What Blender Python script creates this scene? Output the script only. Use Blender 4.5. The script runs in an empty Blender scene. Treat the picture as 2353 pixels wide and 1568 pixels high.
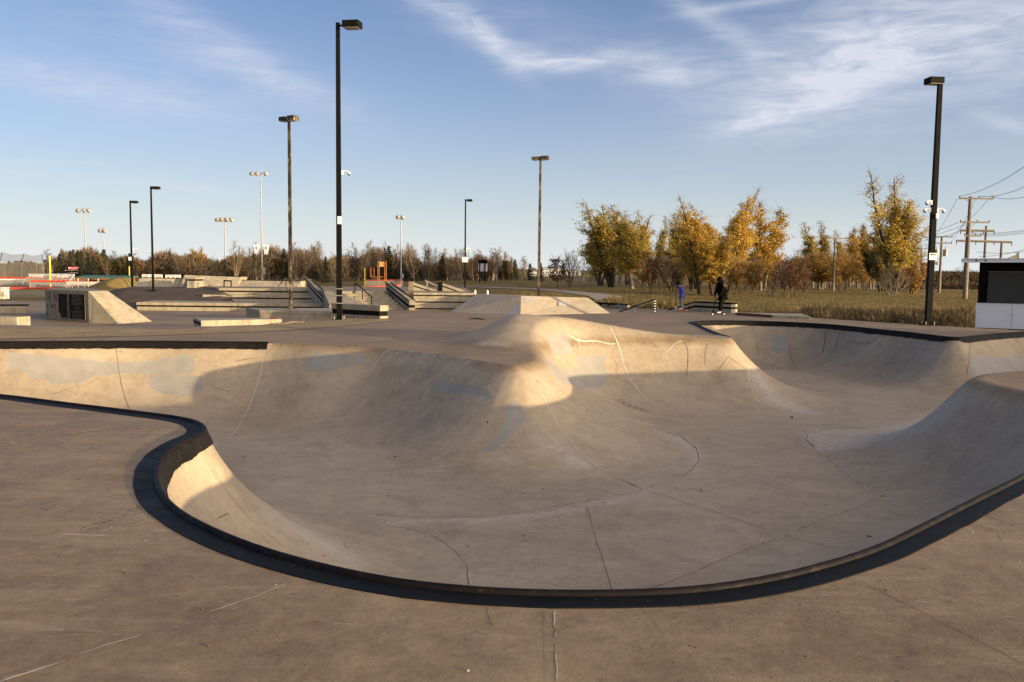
import bpy, bmesh, math, random
import numpy as np
from mathutils import Vector, Matrix, Euler

# ------------------------------------------------------------------ camera, sky, sun, exposure
S = bpy.context.scene
COL = S.collection
F_PX, CX, CY, CAM_H = 1900.0, 1176.5, 784.0, 1.65
PITCH, ROLL = math.radians(4.5), 0.011
cam_d = bpy.data.cameras.new('camera')
cam_d.sensor_width = 36.0
cam_d.lens = F_PX / 2353.0 * 36.0
cam_d.clip_start, cam_d.clip_end = 0.05, 20000
cam = bpy.data.objects.new('camera', cam_d)
COL.objects.link(cam)
CAM_M = Matrix.Rotation(math.pi / 2 - PITCH, 3, 'X') @ Matrix.Rotation(ROLL, 3, 'Z')
cam.matrix_world = Matrix.Translation((0, 0, CAM_H)) @ CAM_M.to_4x4()
S.camera = cam

SUN_AZ, SUN_EL = math.radians(119.0), math.radians(4.5)      # azimuth clockwise from +Y
SUN_DIR = Vector((math.sin(SUN_AZ) * math.cos(SUN_EL), math.cos(SUN_AZ) * math.cos(SUN_EL), math.sin(SUN_EL)))
sun_d = bpy.data.lights.new('sun', 'SUN')
sun_d.energy = 3.5
sun_d.angle = math.radians(0.5)
sun_d.color = (1.0, 0.77, 0.46)
sun = bpy.data.objects.new('sun', sun_d)
sun.rotation_euler = SUN_DIR.to_track_quat('Z', 'Y').to_euler()
COL.objects.link(sun)

S.view_settings.view_transform = 'Standard'
S.view_settings.look = 'None'
S.view_settings.exposure = 1.13
S.view_settings.gamma = 1.0
S.render.engine = 'CYCLES'
S.cycles.max_bounces = 6
S.cycles.transparent_max_bounces = 12


class NT:
    """small helper that adds nodes to a node tree"""
    def __init__(self, tree):
        self.t = tree
        tree.nodes.clear()

    def n(self, kind, **kw):
        nd = self.t.nodes.new(kind)
        for k, v in kw.items():
            if k.startswith('i_'):
                key = k[2:]
                key = int(key) if key.isdigit() else key.replace('_', ' ')
                nd.inputs[key].default_value = v
            else:
                setattr(nd, k, v)
        return nd

    def l(self, a, b):
        self.t.links.new(a, b)

    def val(self, x, sock):
        if hasattr(x, 'links'):
            self.l(x, sock)
        else:
            sock.default_value = x

    def m(self, op, a, b=None, c=None, clamp=False):
        nd = self.n('ShaderNodeMath', operation=op, use_clamp=clamp)
        for i, x in enumerate((a, b, c)):
            if x is not None:
                self.val(x, nd.inputs[i])
        return nd.outputs[0]

    def ramp(self, x, *stops):
        nd = self.n('ShaderNodeValToRGB')
        els = nd.color_ramp.elements
        while len(els) < len(stops):
            els.new(0.5)
        for e, (p, c) in zip(els, stops):
            e.position = p
            e.color = (c, c, c, 1) if isinstance(c, (int, float)) else (*c, 1)
        self.l(x, nd.inputs[0])
        return nd.outputs[0]

    def mix(self, fac, a, b, blend='MIX'):
        nd = self.n('ShaderNodeMix', data_type='RGBA', blend_type=blend)
        self.val(fac, nd.inputs[0])
        for x, i in ((a, 6), (b, 7)):
            if hasattr(x, 'links'):
                self.l(x, nd.inputs[i])
            else:
                nd.inputs[i].default_value = (*x, 1) if len(x) == 3 else x
        return nd.outputs[2]

    def noise(self, vec, scale, detail=4.0, rough=0.55, dist=0.0):
        nd = self.n('ShaderNodeTexNoise')
        nd.inputs['Scale'].default_value = scale
        nd.inputs['Detail'].default_value = detail
        nd.inputs['Roughness'].default_value = rough
        nd.inputs['Distortion'].default_value = dist
        if vec is not None:
            self.l(vec, nd.inputs['Vector'])
        return nd.outputs['Fac']

    def mapping(self, vec, scale=(1, 1, 1), rot=(0, 0, 0), loc=(0, 0, 0)):
        nd = self.n('ShaderNodeMapping')
        nd.inputs['Scale'].default_value = scale
        nd.inputs['Rotation'].default_value = rot
        nd.inputs['Location'].default_value = loc
        self.l(vec, nd.inputs['Vector'])
        return nd.outputs[0]


def ray(px, py):
    return (CAM_M @ Vector(((px - CX) / F_PX, -(py - CY) / F_PX, -1.0)))


def P(px, py, z=0.0):
    """point of the horizontal plane z that the photo shows at (px, py)"""
    d = ray(px, py)
    t = (z - CAM_H) / d.z
    return Vector((d.x * t, d.y * t, z))


def Q(px, py, Y):
    """point at distance Y ahead that the photo shows at (px, py)"""
    d = ray(px, py)
    t = Y / d.y
    return Vector((d.x * t, Y, CAM_H + d.z * t))


# world: physical sky with thin cirrus clouds
W = bpy.data.worlds.new('World')
S.world = W
W.use_nodes = True
w = NT(W.node_tree)
sky = w.n('ShaderNodeTexSky', sky_type='NISHITA', sun_disc=False)
sky.sun_elevation = SUN_EL
sky.sun_rotation = SUN_AZ
sky.altitude = 450
sky.air_density = 1.0
sky.dust_density = 0.2
sky.ozone_density = 2.0
tc = w.n('ShaderNodeTexCoord')
sep = w.n('ShaderNodeSeparateXYZ')
w.l(tc.outputs['Generated'], sep.inputs[0])
az = w.m('ARCTAN2', sep.outputs[0], sep.outputs[1])
el = w.m('ARCSINE', sep.outputs[2])


def azel(px, py):
    d = ray(px, py).normalized()
    return math.atan2(d.x, d.y), math.asin(d.z)


# each veil of cirrus: centre, half length, half width, tilt, strength (all as angles on the sky)
VEILS = [(1020, 30, 115, 30, 30, .50), (1130, 95, 95, 24, 42, .66), (1230, 132, 80, 20, 10, .85), (1370, 138, 130, 19, -4, .85),
         (1545, 168, 95, 24, -4, .60), (1620, 40, 190, 24, 33, .40), (1740, 275, 90, 18, -14, .62),
         (1870, 225, 180, 48, -19, .58), (1990, 120, 240, 70, -8, .50), (2180, 100, 330, 95, 12, .34),
         (2330, 292, 60, 14, 25, .35), (1750, 215, 300, 60, 14, .22),
         (510, 100, 240, 34, 24, .38), (560, 165, 190, 40, 14, .30), (300, 215, 240, 40, 8, .22), (100, 190, 260, 35, 4, .24),
         (430, 430, 110, 9, 5, .26), (200, 410, 300, 15, 2, .22), (140, 372, 90, 3, -2, .25), (740, 480, 110, 8, 3, .14),
         (1880, 550, 700, 20, 1, .22), (2050, 160, 420, 150, -10, .30), (2300, 40, 260, 80, 10, .30), (330, 150, 420, 120, 10, .16), (1200, 60, 300, 70, 14, .18), (1750, 2, 160, 10, -6, .5), (900, 560, 1100, 25, 0, .22)]
dens = None
for (px, py, hl, hw, tilt, st) in VEILS:
    a0, e0 = azel(px, py)
    a1 = w.m('SUBTRACT', az, a0)
    e1 = w.m('SUBTRACT', el, e0)
    ct, s_t = math.cos(math.radians(tilt)), math.sin(math.radians(tilt))
    L, Wd = hl / F_PX, hw / F_PX
    u = w.m('ADD', w.m('MULTIPLY', a1, ct / L), w.m('MULTIPLY', e1, -s_t / L))
    v = w.m('ADD', w.m('MULTIPLY', a1, s_t / Wd), w.m('MULTIPLY', e1, ct / Wd))
    q = w.m('ADD', w.m('MULTIPLY', u, u), w.m('MULTIPLY', v, v))
    g = w.m('MULTIPLY', w.m('EXPONENT', w.m('MULTIPLY', q, -1.0)), st)
    dens = g if dens is None else w.m('ADD', dens, g)
comb = w.n('ShaderNodeCombineXYZ')
w.l(az, comb.inputs[0])
w.l(el, comb.inputs[1])
fib = w.noise(w.mapping(comb.outputs[0], (5, 26, 1), (0, 0, .30)), 2.6, 7, .62, .9)
fib2 = w.noise(w.mapping(comb.outputs[0], (7, 9, 1), (0, 0, -.4)), 1.8, 6, .6, .5)
tex = w.m('ADD', w.m('MULTIPLY', fib, .75), w.m('MULTIPLY', fib2, .45))
tex = w.m('MULTIPLY', w.m('SUBTRACT', tex, .28), 2.3, clamp=False)
tex = w.m('MAXIMUM', tex, 0.0)
cl = w.m('MULTIPLY', dens, tex, clamp=True)
tint = w.mix(1.0, sky.outputs[0], (.50, .535, .76), 'MULTIPLY')
veil = w.m('EXPONENT', w.m('MULTIPLY', w.m('MAXIMUM', el, 0.0), -1 / .135))      # pale ice haze low over the horizon
tint = w.mix(w.m('MULTIPLY', veil, .93), tint, (2.55, 2.72, 2.86))
dot = w.n('ShaderNodeVectorMath', operation='DOT_PRODUCT')
w.l(tc.outputs['Generated'], dot.inputs[0])
dot.inputs[1].default_value = tuple(SUN_DIR)
glow = w.m('POWER', w.m('MAXIMUM', dot.outputs['Value'], 0.0), 2.2)                # hazy bright sky round the low sun, behind the camera
gl = w.mix(glow, (0, 0, 0), (11.4, 9.1, 6.5))
tint = w.mix(1.0, tint, gl, 'ADD')
mixc = w.mix(w.m('MULTIPLY', cl, .95), tint, (2.25, 2.32, 2.62))
bg = w.n('ShaderNodeBackground')
w.l(mixc, bg.inputs[0])
bg.inputs[1].default_value = 0.15
wo = w.n('ShaderNodeOutputWorld')
w.l(bg.outputs[0], wo.inputs[0])

# ------------------------------------------------------------------ helpers
def tag(o, label=None, cat=None, group=None, kind=None):
    if label: o['label'] = label
    if cat: o['category'] = cat
    if group: o['group'] = group
    if kind: o['kind'] = kind
    return o


def link(name, me, mats=(), parent=None):
    o = bpy.data.objects.new(name, me)
    COL.objects.link(o)
    for mm in (mats if isinstance(mats, (list, tuple)) else [mats]):
        me.materials.append(mm)
    if parent is not None:
        o.parent = parent
    return o


def empty(name, loc=(0, 0, 0), rz=0.0):
    o = bpy.data.objects.new(name, None)
    o.empty_display_size = 0.2
    o.location = loc
    o.rotation_euler = (0, 0, rz)
    COL.objects.link(o)
    return o


def copy_tree(o, parent=None):
    c = o.copy()
    COL.objects.link(c)
    if parent is not None:
        c.parent = parent
    for ch in list(o.children):
        copy_tree(ch, c)
    return c


def mesh_np(name, verts, faces, smooth=True, mat_idx=None):
    """mesh from numpy arrays; faces (n,4) or (n,3)"""
    me = bpy.data.meshes.new(name)
    verts = np.asarray(verts, np.float32)
    faces = np.asarray(faces, np.int32)
    k = faces.shape[1]
    me.vertices.add(len(verts))
    me.vertices.foreach_set('co', verts.ravel())
    me.loops.add(faces.size)
    me.loops.foreach_set('vertex_index', faces.ravel())
    me.polygons.add(len(faces))
    me.polygons.foreach_set('loop_start', np.arange(0, faces.size, k, dtype=np.int32))
    me.polygons.foreach_set('loop_total', np.full(len(faces), k, np.int32))
    me.polygons.foreach_set('use_smooth', np.full(len(faces), smooth, bool))
    if mat_idx is not None:
        me.polygons.foreach_set('material_index', np.asarray(mat_idx, np.int32))
    me.update(calc_edges=True)
    me.validate()
    return me


class MB:
    """collects boxes, prisms, tubes and strips into ONE mesh"""
    def __init__(self):
        self.v, self.f, self.sm = [], [], []

    def add(self, vs, fs, smooth=False):
        b = len(self.v)
        self.v += [tuple(x) for x in vs]
        self.f += [tuple(i + b for i in f) for f in fs]
        self.sm += [smooth] * len(fs)
        return self

    def box(self, lo, hi, bev=0.0):
        (x0, y0, z0), (x1, y1, z1) = lo, hi
        return self.prism([(x0, y0), (x1, y0), (x1, y1), (x0, y1)], z0, z1, bev)

    def prism(self, poly, z0, z1, bev=0.0):
        """vertical prism on a plan polygon; z0 / z1 numbers or one value per corner; bev bevels the top edge"""
        n = len(poly)
        ar = sum(poly[i][0] * poly[(i + 1) % n][1] - poly[(i + 1) % n][0] * poly[i][1] for i in range(n))
        Z0 = list(z0) if hasattr(z0, '__len__') else [z0] * n
        Z1 = list(z1) if hasattr(z1, '__len__') else [z1] * n
        if ar < 0:
            poly = list(poly)[::-1]; Z0 = Z0[::-1]; Z1 = Z1[::-1]
        rings = [[(p[0], p[1], z) for p, z in zip(poly, Z0)]]
        if bev > 0:
            cx = sum(p[0] for p in poly) / n; cy = sum(p[1] for p in poly) / n
            rings.append([(p[0], p[1], z - bev) for p, z in zip(poly, Z1)])
            top = []
            for i in range(n):
                p0, p1, p2 = Vector(poly[i - 1][:2]), Vector(poly[i][:2]), Vector(poly[(i + 1) % n][:2])
                e1 = (p1 - p0).normalized(); e2 = (p2 - p1).normalized()
                nrm = (Vector((-e1.y, e1.x)) + Vector((-e2.y, e2.x)))
                nrm = nrm.normalized() * bev * 1.3 if nrm.length > 1e-6 else Vector((0, 0))
                top.append((p1.x + nrm.x, p1.y + nrm.y, Z1[i]))
            rings.append(top)
        else:
            rings.append([(p[0], p[1], z) for p, z in zip(poly, Z1)])
        vs = [v for r in rings for v in r]
        fs = [tuple(range(n))[::-1]]
        for r in range(len(rings) - 1):
            for i in range(n):
                j = (i + 1) % n
                fs.append((r * n + i, r * n + j, (r + 1) * n + j, (r + 1) * n + i))
        fs.append(tuple((len(rings) - 1) * n + i for i in range(n)))
        return self.add(vs, fs)

    def quad(self, a, b, c, d):
        return self.add([a, b, c, d], [(0, 1, 2, 3)])

    def slab(self, a, b, c, d, t):
        """four-cornered plate with thickness t along its normal"""
        a, b, c, d = map(Vector, (a, b, c, d))
        nn = (b - a).cross(d - a).normalized() * t
        vs = [a, b, c, d, a + nn, b + nn, c + nn, d + nn]
        return self.add(vs, [(3, 2, 1, 0), (4, 5, 6, 7), (0, 1, 5, 4), (1, 2, 6, 5), (2, 3, 7, 6), (3, 0, 4, 7)])

    def hexa(self, b4, t4):
        """box from four bottom and four top corners"""
        return self.add(list(b4) + list(t4), [(3, 2, 1, 0), (4, 5, 6, 7), (0, 1, 5, 4), (1, 2, 6, 5), (2, 3, 7, 6), (3, 0, 4, 7)])

    def tube(self, pts, r, n=8, smooth=True, cap=True, square=False):
        pts = [Vector(p) for p in pts]
        R = list(r) if hasattr(r, '__len__') else [r] * len(pts)
        vs, fs = [], []
        up = None
        for i, p in enumerate(pts):
            t = (pts[min(i + 1, len(pts) - 1)] - pts[max(i - 1, 0)]).normalized()
            if up is None:
                ref = Vector((0, 0, 1)) if abs(t.z) < .9 else Vector((1, 0, 0))
                a = t.cross(ref).normalized()
            else:
                a = (up - t * up.dot(t)).normalized()
            up = a
            b = t.cross(a)
            for k in range(n):
                th = 2 * math.pi * k / n + (math.pi / 4 if square else 0)
                vs.append(p + (a * math.cos(th) + b * math.sin(th)) * R[i])
        for i in range(len(pts) - 1):
            for k in range(n):
                k2 = (k + 1) % n
                fs.append((i * n + k, i * n + k2, (i + 1) * n + k2, (i + 1) * n + k))
        self.add(vs, fs, smooth)
        if cap:
            m_ = (len(pts) - 1) * n
            self.add([vs[k] for k in range(n)], [tuple(range(n))[::-1]])
            self.add([vs[m_ + k] for k in range(n)], [tuple(range(n))])
        return self

    def ball(self, c, r, nu=12, nv=8, squash=(1, 1, 1), rot=None):
        c = Vector(c)
        vs, fs = [], []
        for j in range(nv + 1):
            ph = math.pi * j / nv
            for i in range(nu):
                th = 2 * math.pi * i / nu
                d = Vector((math.sin(ph) * math.cos(th) * squash[0], math.sin(ph) * math.sin(th) * squash[1], math.cos(ph) * squash[2])) * r
                vs.append(c + (rot @ d if rot else d))
        for j in range(nv):
            for i in range(nu):
                i2 = (i + 1) % nu
                fs.append((j * nu + i, (j + 1) * nu + i, (j + 1) * nu + i2, j * nu + i2))
        return self.add(vs, fs, True)

    def build(self, name, mat, parent=None, origin=None):
        me = bpy.data.meshes.new(name)
        o = Vector(origin) if origin is not None else Vector((0, 0, 0))
        me.from_pydata([tuple(Vector(x) - o) for x in self.v], [], self.f)
        me.polygons.foreach_set('use_smooth', self.sm)
        me.update()
        ob = link(name, me, mat, parent)
        ob.location = o
        return ob


def bevel_mod(o, wd=0.01, seg=2):
    m_ = o.modifiers.new('bevel', 'BEVEL')
    m_.width = wd
    m_.segments = seg
    m_.limit_method = 'ANGLE'
    return o


# ------------------------------------------------------------------ materials
def new_mat(name):
    m_ = bpy.data.materials.new(name)
    m_.use_nodes = True
    return m_, NT(m_.node_tree)


def finish(t, color, rough=.8, bump=None, bstr=.3, bdist=.01, metallic=0.0, spec=.3):
    b = t.n('ShaderNodeBsdfPrincipled')
    t.val(color if hasattr(color, 'links') else (*color, 1), b.inputs['Base Color'])
    t.val(rough, b.inputs['Roughness'])
    b.inputs['Metallic'].default_value = metallic
    b.inputs['Specular IOR Level'].default_value = spec
    if bump is not None:
        bp = t.n('ShaderNodeBump')
        bp.inputs['Strength'].default_value = bstr
        bp.inputs['Distance'].default_value = bdist
        t.l(bump, bp.inputs['Height'])
        t.l(bp.outputs[0], b.inputs['Normal'])
    o = t.n('ShaderNodeOutputMaterial')
    t.l(b.outputs[0], o.inputs[0])
    return b


def objco(t):
    return t.n('ShaderNodeTexCoord').outputs['Object']


def geoco(t):
    return t.n('ShaderNodeNewGeometry').outputs['Position']


def simple(name, col, var=.25, scale=3.0, rough=.7, metallic=0.0, bstr=.15, spec=.3, world=False, col2=None):
    m_, t = new_mat(name)
    co = geoco(t) if world else objco(t)
    n1 = t.noise(co, scale, 6, .6)
    n2 = t.noise(co, scale * 14, 3, .6)
    f = t.m('ADD', t.m('MULTIPLY', n1, .7), t.m('MULTIPLY', n2, .3))
    dk = tuple(c * (1 - var) for c in col)
    lt = col2 if col2 else tuple(min(1, c * (1 + var)) for c in col)
    c = t.ramp(f, (.32, dk), (.68, lt))
    finish(t, c, rough, n2, bstr, .01, metallic, spec)
    return m_


def concrete(name, a, b, c, paint=False, streak=.35, scuff=(.50, .45, .38), rot=.25, grain=1.0, lip=None, rough=(.62, .85), spec=.28, drip=0, cracks=1.0):
    """weathered concrete: cloudy tone, streaks, pale scuffs, dark specks, optional patches of grey cover-up paint"""
    m_, t = new_mat(name)
    co = geoco(t)
    big = t.noise(co, .45, 5, .6, .3)
    mid = t.noise(co, 2.4, 7, .62, .4)
    fine = t.noise(co, 38, 4, .7)
    gr = t.noise(co, 210, 2, .7)
    stk = t.noise(t.mapping(co, (1.0, 4.2, 2.0), (0, 0, rot)), .9, 7, .66, .8)
    f = t.m('ADD', t.m('MULTIPLY', big, .45), t.m('MULTIPLY', mid, .40))
    sml = t.noise(co, 11, 9, .78, .3)
    f = t.m('ADD', f, t.m('MULTIPLY', fine, .15))
    f = t.m('ADD', t.m('MULTIPLY', f, .66), t.m('MULTIPLY', sml, .34))
    col = t.ramp(f, (.375, a), (.50, b), (.625, c))
    if lip:
        lp = t.n('ShaderNodeAttribute', attribute_name='lip').outputs['Fac']
        col = t.mix(lp, t.ramp(f, (.375, lip[0]), (.50, lip[1]), (.625, lip[2])), col)
    sm = t.ramp(stk, (.50, 0.0), (.72, 1.0))
    col = t.mix(t.m('MULTIPLY', sm, streak), col, tuple(min(1, x * 1.32) for x in c))
    dm = t.ramp(t.noise(co, .9, 6, .65, .6), (.56, 0.0), (.74, 1.0))
    col = t.mix(t.m('MULTIPLY', dm, .38), col, tuple(x * .72 for x in a))
    # dirty trowel marks
    tm_ = t.ramp(t.noise(t.mapping(co, (2.2, .8, 1.4), (0, 0, rot + .9)), 5.5, 9, .8, 1.6), (.57, 0.0), (.66, 1.0))
    col = t.mix(t.m('MULTIPLY', tm_, .26), col, tuple(x * .62 for x in a))
    # pale scratched scuffs
    sc = t.ramp(t.noise(t.mapping(co, (1, 7, 1), (0, 0, rot - .35)), 2.2, 9, .75, 1.2), (.60, 0.0), (.67, 1.0))
    sc = t.m('MULTIPLY', sc, t.ramp(t.noise(co, .7, 3), (.44, 0.0), (.58, 1.0)))
    col = t.mix(t.m('MULTIPLY', sc, .75), col, scuff)
    # hairline cracks
    wv = t.n('ShaderNodeVectorMath', operation='ADD')
    nz = t.n('ShaderNodeTexNoise'); nz.inputs['Scale'].default_value = 2.2; nz.inputs['Detail'].default_value = 6; nz.inputs['Roughness'].default_value = .7
    t.l(co, nz.inputs['Vector'])
    sc_ = t.n('ShaderNodeVectorMath', operation='SCALE'); sc_.inputs['Scale'].default_value = .55
    t.l(nz.outputs['Color'], sc_.inputs[0]); t.l(co, wv.inputs[0]); t.l(sc_.outputs[0], wv.inputs[1])
    ve = t.n('ShaderNodeTexVoronoi', feature='DISTANCE_TO_EDGE'); ve.inputs['Scale'].default_value = .62
    t.l(wv.outputs[0], ve.inputs['Vector'])
    ck = t.m('MULTIPLY', t.ramp(ve.outputs['Distance'], (.0, 1.0), (.0055, 0.0)), t.ramp(t.noise(co, .42, 3), (.54, 0.0), (.60, 1.0)))
    col = t.mix(t.m('MULTIPLY', ck, .75 * cracks), col, tuple(x * .30 for x in a))
    if drip:
        dr = t.ramp(t.noise(t.mapping(co, (3.2, 3.2, .55)), 1.6, 7, .75, .6), (.50, 0.0), (.64, 1.0))
        col = t.mix(t.m('MULTIPLY', dr, drip), col, (.085, .068, .040))
    # pores and specks
    vo = t.n('ShaderNodeTexVoronoi')
    vo.inputs['Scale'].default_value = 9.0
    t.l(co, vo.inputs['Vector'])
    sp = t.m('MULTIPLY', t.m('LESS_THAN', vo.outputs['Distance'], .075), t.m('GREATER_THAN', t.noise(co, 6, 2), .56))
    col = t.mix(t.m('MULTIPLY', sp, .6), col, (.055, .045, .035))
    col = t.mix(t.m('MULTIPLY', t.ramp(gr, (.36, 1.0), (.5, 0.0)), .34 * grain), col, tuple(x * .5 for x in a))
    if paint:
        at = t.n('ShaderNodeAttribute', attribute_name='paint').outputs['Fac']
        ed = t.m('ADD', at, t.m('MULTIPLY', t.m('SUBTRACT', t.noise(co, 6.0, 7, .75), .5), .75))
        pm = t.m('MULTIPLY', t.ramp(ed, (.50, 0.0), (.56, 1.0)), t.ramp(t.noise(co, 11, 6, .8), (.30, .35), (.44, 1.0)))
        pc = t.ramp(t.noise(co, 3, 4), (.3, (.275, .258, .225)), (.7, (.34, .322, .285)))
        col = t.mix(t.m('MULTIPLY', pm, .9), col, pc)
        rb = t.n('ShaderNodeAttribute', attribute_name='rub').outputs['Fac']
        re = t.m('MULTIPLY', rb, t.ramp(t.noise(co, 8.0, 8, .8, .5), (.40, .1), (.62, 1.0)))
        col = t.mix(t.m('MULTIPLY', re, .75), col, (.56, .51, .44))
    h = t.m('ADD', t.m('MULTIPLY', fine, .5), t.m('MULTIPLY', mid, 1.0))
    h = t.m('ADD', h, t.m('MULTIPLY', gr, .25))
    h = t.m('ADD', h, t.m('MULTIPLY', sml, .8))
    rg = t.ramp(mid, (.3, rough[0]), (.7, rough[1]))
    finish(t, col, rg, h, .4, .012, 0, spec)
    return m_


M = {}
DK = ((.150, .102, .056), (.265, .188, .108), (.38, .285, .175))
M['deck'] = concrete('deck_concrete', *DK, streak=.35, rough=(.55, .80), spec=.28)
M['bowl'] = concrete('bowl_concrete', (.272, .210, .138), (.405, .322, .220), (.505, .412, .292), paint=True, lip=DK, streak=.16, rot=1.1, scuff=(.52, .47, .39))
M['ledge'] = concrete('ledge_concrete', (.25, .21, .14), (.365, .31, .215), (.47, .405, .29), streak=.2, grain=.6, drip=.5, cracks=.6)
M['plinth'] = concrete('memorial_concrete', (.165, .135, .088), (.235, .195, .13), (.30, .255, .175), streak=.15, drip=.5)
M['pyramid'] = concrete('pyramid_concrete', (.33, .265, .18), (.45, .37, .26), (.54, .46, .34), streak=.2, drip=.2)
M['crack'] = simple('crack_filler', (.54, .47, .37), .25, 6, .8, world=True)
M['joint'] = simple('dark_joint', (.155, .118, .080), .5, 5, .9, world=True)
M['blackpaint'] = simple('black_ledge_paint', (.011, .0095, .0075), .5, 4, .85, world=True, spec=.06)
m_, t = new_mat('coping_paint')
co = geoco(t)
n1 = t.noise(co, 3, 6, .7); n2 = t.noise(co, 45, 5, .75)
c = t.ramp(n1, (.3, (.004, .004, .004)), (.7, (.011, .0105, .0105)))
sm = t.m('MULTIPLY', t.ramp(t.noise(t.mapping(co, (1, 1, 1)), 30, 8, .85, 2.4), (.59, 0.0), (.64, 1.0)), t.ramp(t.noise(co, 1.4, 4), (.46, 0.0), (.60, 1.0)))
c = t.mix(t.m('MULTIPLY', sm, .55), c, (.30, .28, .26))
finish(t, c, t.ramp(n1, (.35, .5), (.65, .7)), n2, .3, .006, 0, .10)
M['coping'] = m_
m_, t = new_mat('coping_lip_paint')
co = geoco(t)
c = t.ramp(t.noise(co, 5, 6, .7), (.35, (.006, .0055, .005)), (.7, (.014, .012, .010)))
sm = t.ramp(t.noise(co, 22, 7, .85, 1.0), (.60, 0.0), (.66, 1.0))
c = t.mix(t.m('MULTIPLY', sm, .6), c, (.30, .235, .16))
finish(t, c, .75, t.noise(co, 45, 4), .3, .006, 0, .15)
M['lip'] = m_
m_, t = new_mat('worn_steel_pipe')
co = geoco(t)
n1 = t.noise(co, 9, 6, .75)
c = t.ramp(n1, (.40, (.007, .0055, .006)), (.58, (.012, .0085, .008)), (.70, (.040, .022, .015)))
finish(t, c, t.ramp(n1, (.4, .7), (.7, .5)), n1, .2, .004, 0, .12)
M['pipe'] = m_


# ------------------------------------------------------------------ the bowl: one smooth height function
DEPTH = 1.5


def catmull(pts, closed=True, step=.12):
    """pts: (x, y, corner?, k, run); straight where both ends are corners, smooth elsewhere"""
    n = len(pts)
    out = []
    for i in range(n if closed else n - 1):
        p0, p1, p2, p3 = pts[(i - 1) % n], pts[i], pts[(i + 1) % n], pts[(i + 2) % n]
        a, b = np.array(p1[:2]), np.array(p2[:2])
        L = np.linalg.norm(b - a)
        m1 = (b - np.array(p0[:2])) / (L + np.linalg.norm(a - np.array(p0[:2])) + 1e-9) * L if not p1[2] else b - a
        m2 = (np.array(p3[:2]) - a) / (L + np.linalg.norm(np.array(p3[:2]) - b) + 1e-9) * L if not p2[2] else b - a
        ns = max(1, int(L / step))
        for s in range(ns):
            u = s / ns
            h00, h10, h01, h11 = 2*u**3-3*u**2+1, u**3-2*u**2+u, -2*u**3+3*u**2, u**3-u**2
            q = h00 * a + h10 * m1 + h01 * b + h11 * m2
            out.append((q[0], q[1], p1[3] * (1 - u) + p2[3] * u, p1[4] * (1 - u) + p2[4] * u, i))
    return out


def R(px, py, k=.002, run=2.2, corner=False):
    p = P(px, py)
    return (p.x, p.y, corner, k, run)


def RW(x, y, k=.002, run=2.2, corner=False):
    return (x, y, corner, k, run)


RIM_FRONT = [RW(-18.5, 16.0), RW(-15, 15.2), R(-330, 880), R(0, 911), R(157, 930.5), R(314, 950), R(400, 961), R(440, 968.5), R(464, 979), R(471, 989), R(463, 1000),
             R(419, 1018), R(382, 1043), R(362, 1073), R(358, 1108), R(377, 1150), R(419, 1187), R(487, 1223.6), R(576, 1260),
             R(681, 1293), R(804, 1323), R(950, 1349), R(1100, 1363), R(1260, 1370), R(1400, 1370.5), R(1493, 1368.5), R(1640, 1357),
             R(1786, 1332.5), R(1895, 1305), R(2005, 1270.5), R(2114, 1219), R(2224, 1163), R(2353, 1098, .002, 2.5)]
RIGHT = [RW(5.5, 8.0, .002, 2.6), RW(6.8, 9.4, .002, 2.5), RW(7.4, 10.6, .05, 2.4)]
RIDGE_R = [RW(7.6, 11.9, .4, 2.35), RW(7.55, 13.2, .5, 2.35), RW(7.8, 14.2, .55, 2.35), RW(8.7, 15.1, .55, 2.4), RW(11.2, 16.2, .5, 2.6), RW(14.5, 17.4, .05, 2.6),
           RW(18, 19, .002, 2.6), RW(21, 22), RW(20.5, 25)]
RIM_FAR = [R(2420, 760), R(2353, 764.5), R(2290, 768.5), R(2225, 775), R(2203, 777), R(2180, 776), R(2100, 766.5), R(2000, 756.5), R(1930, 749), R(1860, 744), R(1750, 739.5),
           R(1660, 738.2), R(1615, 738.6), R(1592, 741), R(1606, 748.5), R(1645, 766), R(1681, 778.5, .02, 2.8)]
OPEN = [RW(5.75, 21.95, .35, 3.0), RW(5.0, 21.9, .5, 3.0), RW(3.4, 21.75, .55, 3.0), RW(2.0, 21.45, .6, 2.9), RW(1.15, 20.8, .6, 2.7), RW(.80, 19.8, .7, 2.6), RW(.75, 18.4, .6, 2.6), RW(.78, 16.8, .6, 2.65),
        RW(.58, 15.6, .55, 2.75), RW(.16, 15.0, .55, 2.75), RW(-.28, 15.2, .5, 2.65), RW(-.95, 16.15, .4, 2.4), RW(-1.9, 17.4, .4, 2.3), RW(-3.0, 18.5, .35, 2.2), RW(-4.4, 19.05, .3, 2.2)]
RIM_LEFT = [R(616, 788.5, .02, 2.2), R(500, 787.5), R(314, 786), R(0, 787), RW(-15, 18.9), RW(-18.5, 18.0)]
ALL = RIM_FRONT + RIGHT + RIDGE_R + RIM_FAR + OPEN + RIM_LEFT
POLY = catmull(ALL)
PA = np.array([(q[0], q[1]) for q in POLY], np.float32)
PK = np.array([q[2] for q in POLY], np.float32)
PR = np.array([q[3] for q in POLY], np.float32)
PI_ = [q[4] for q in POLY]


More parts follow.
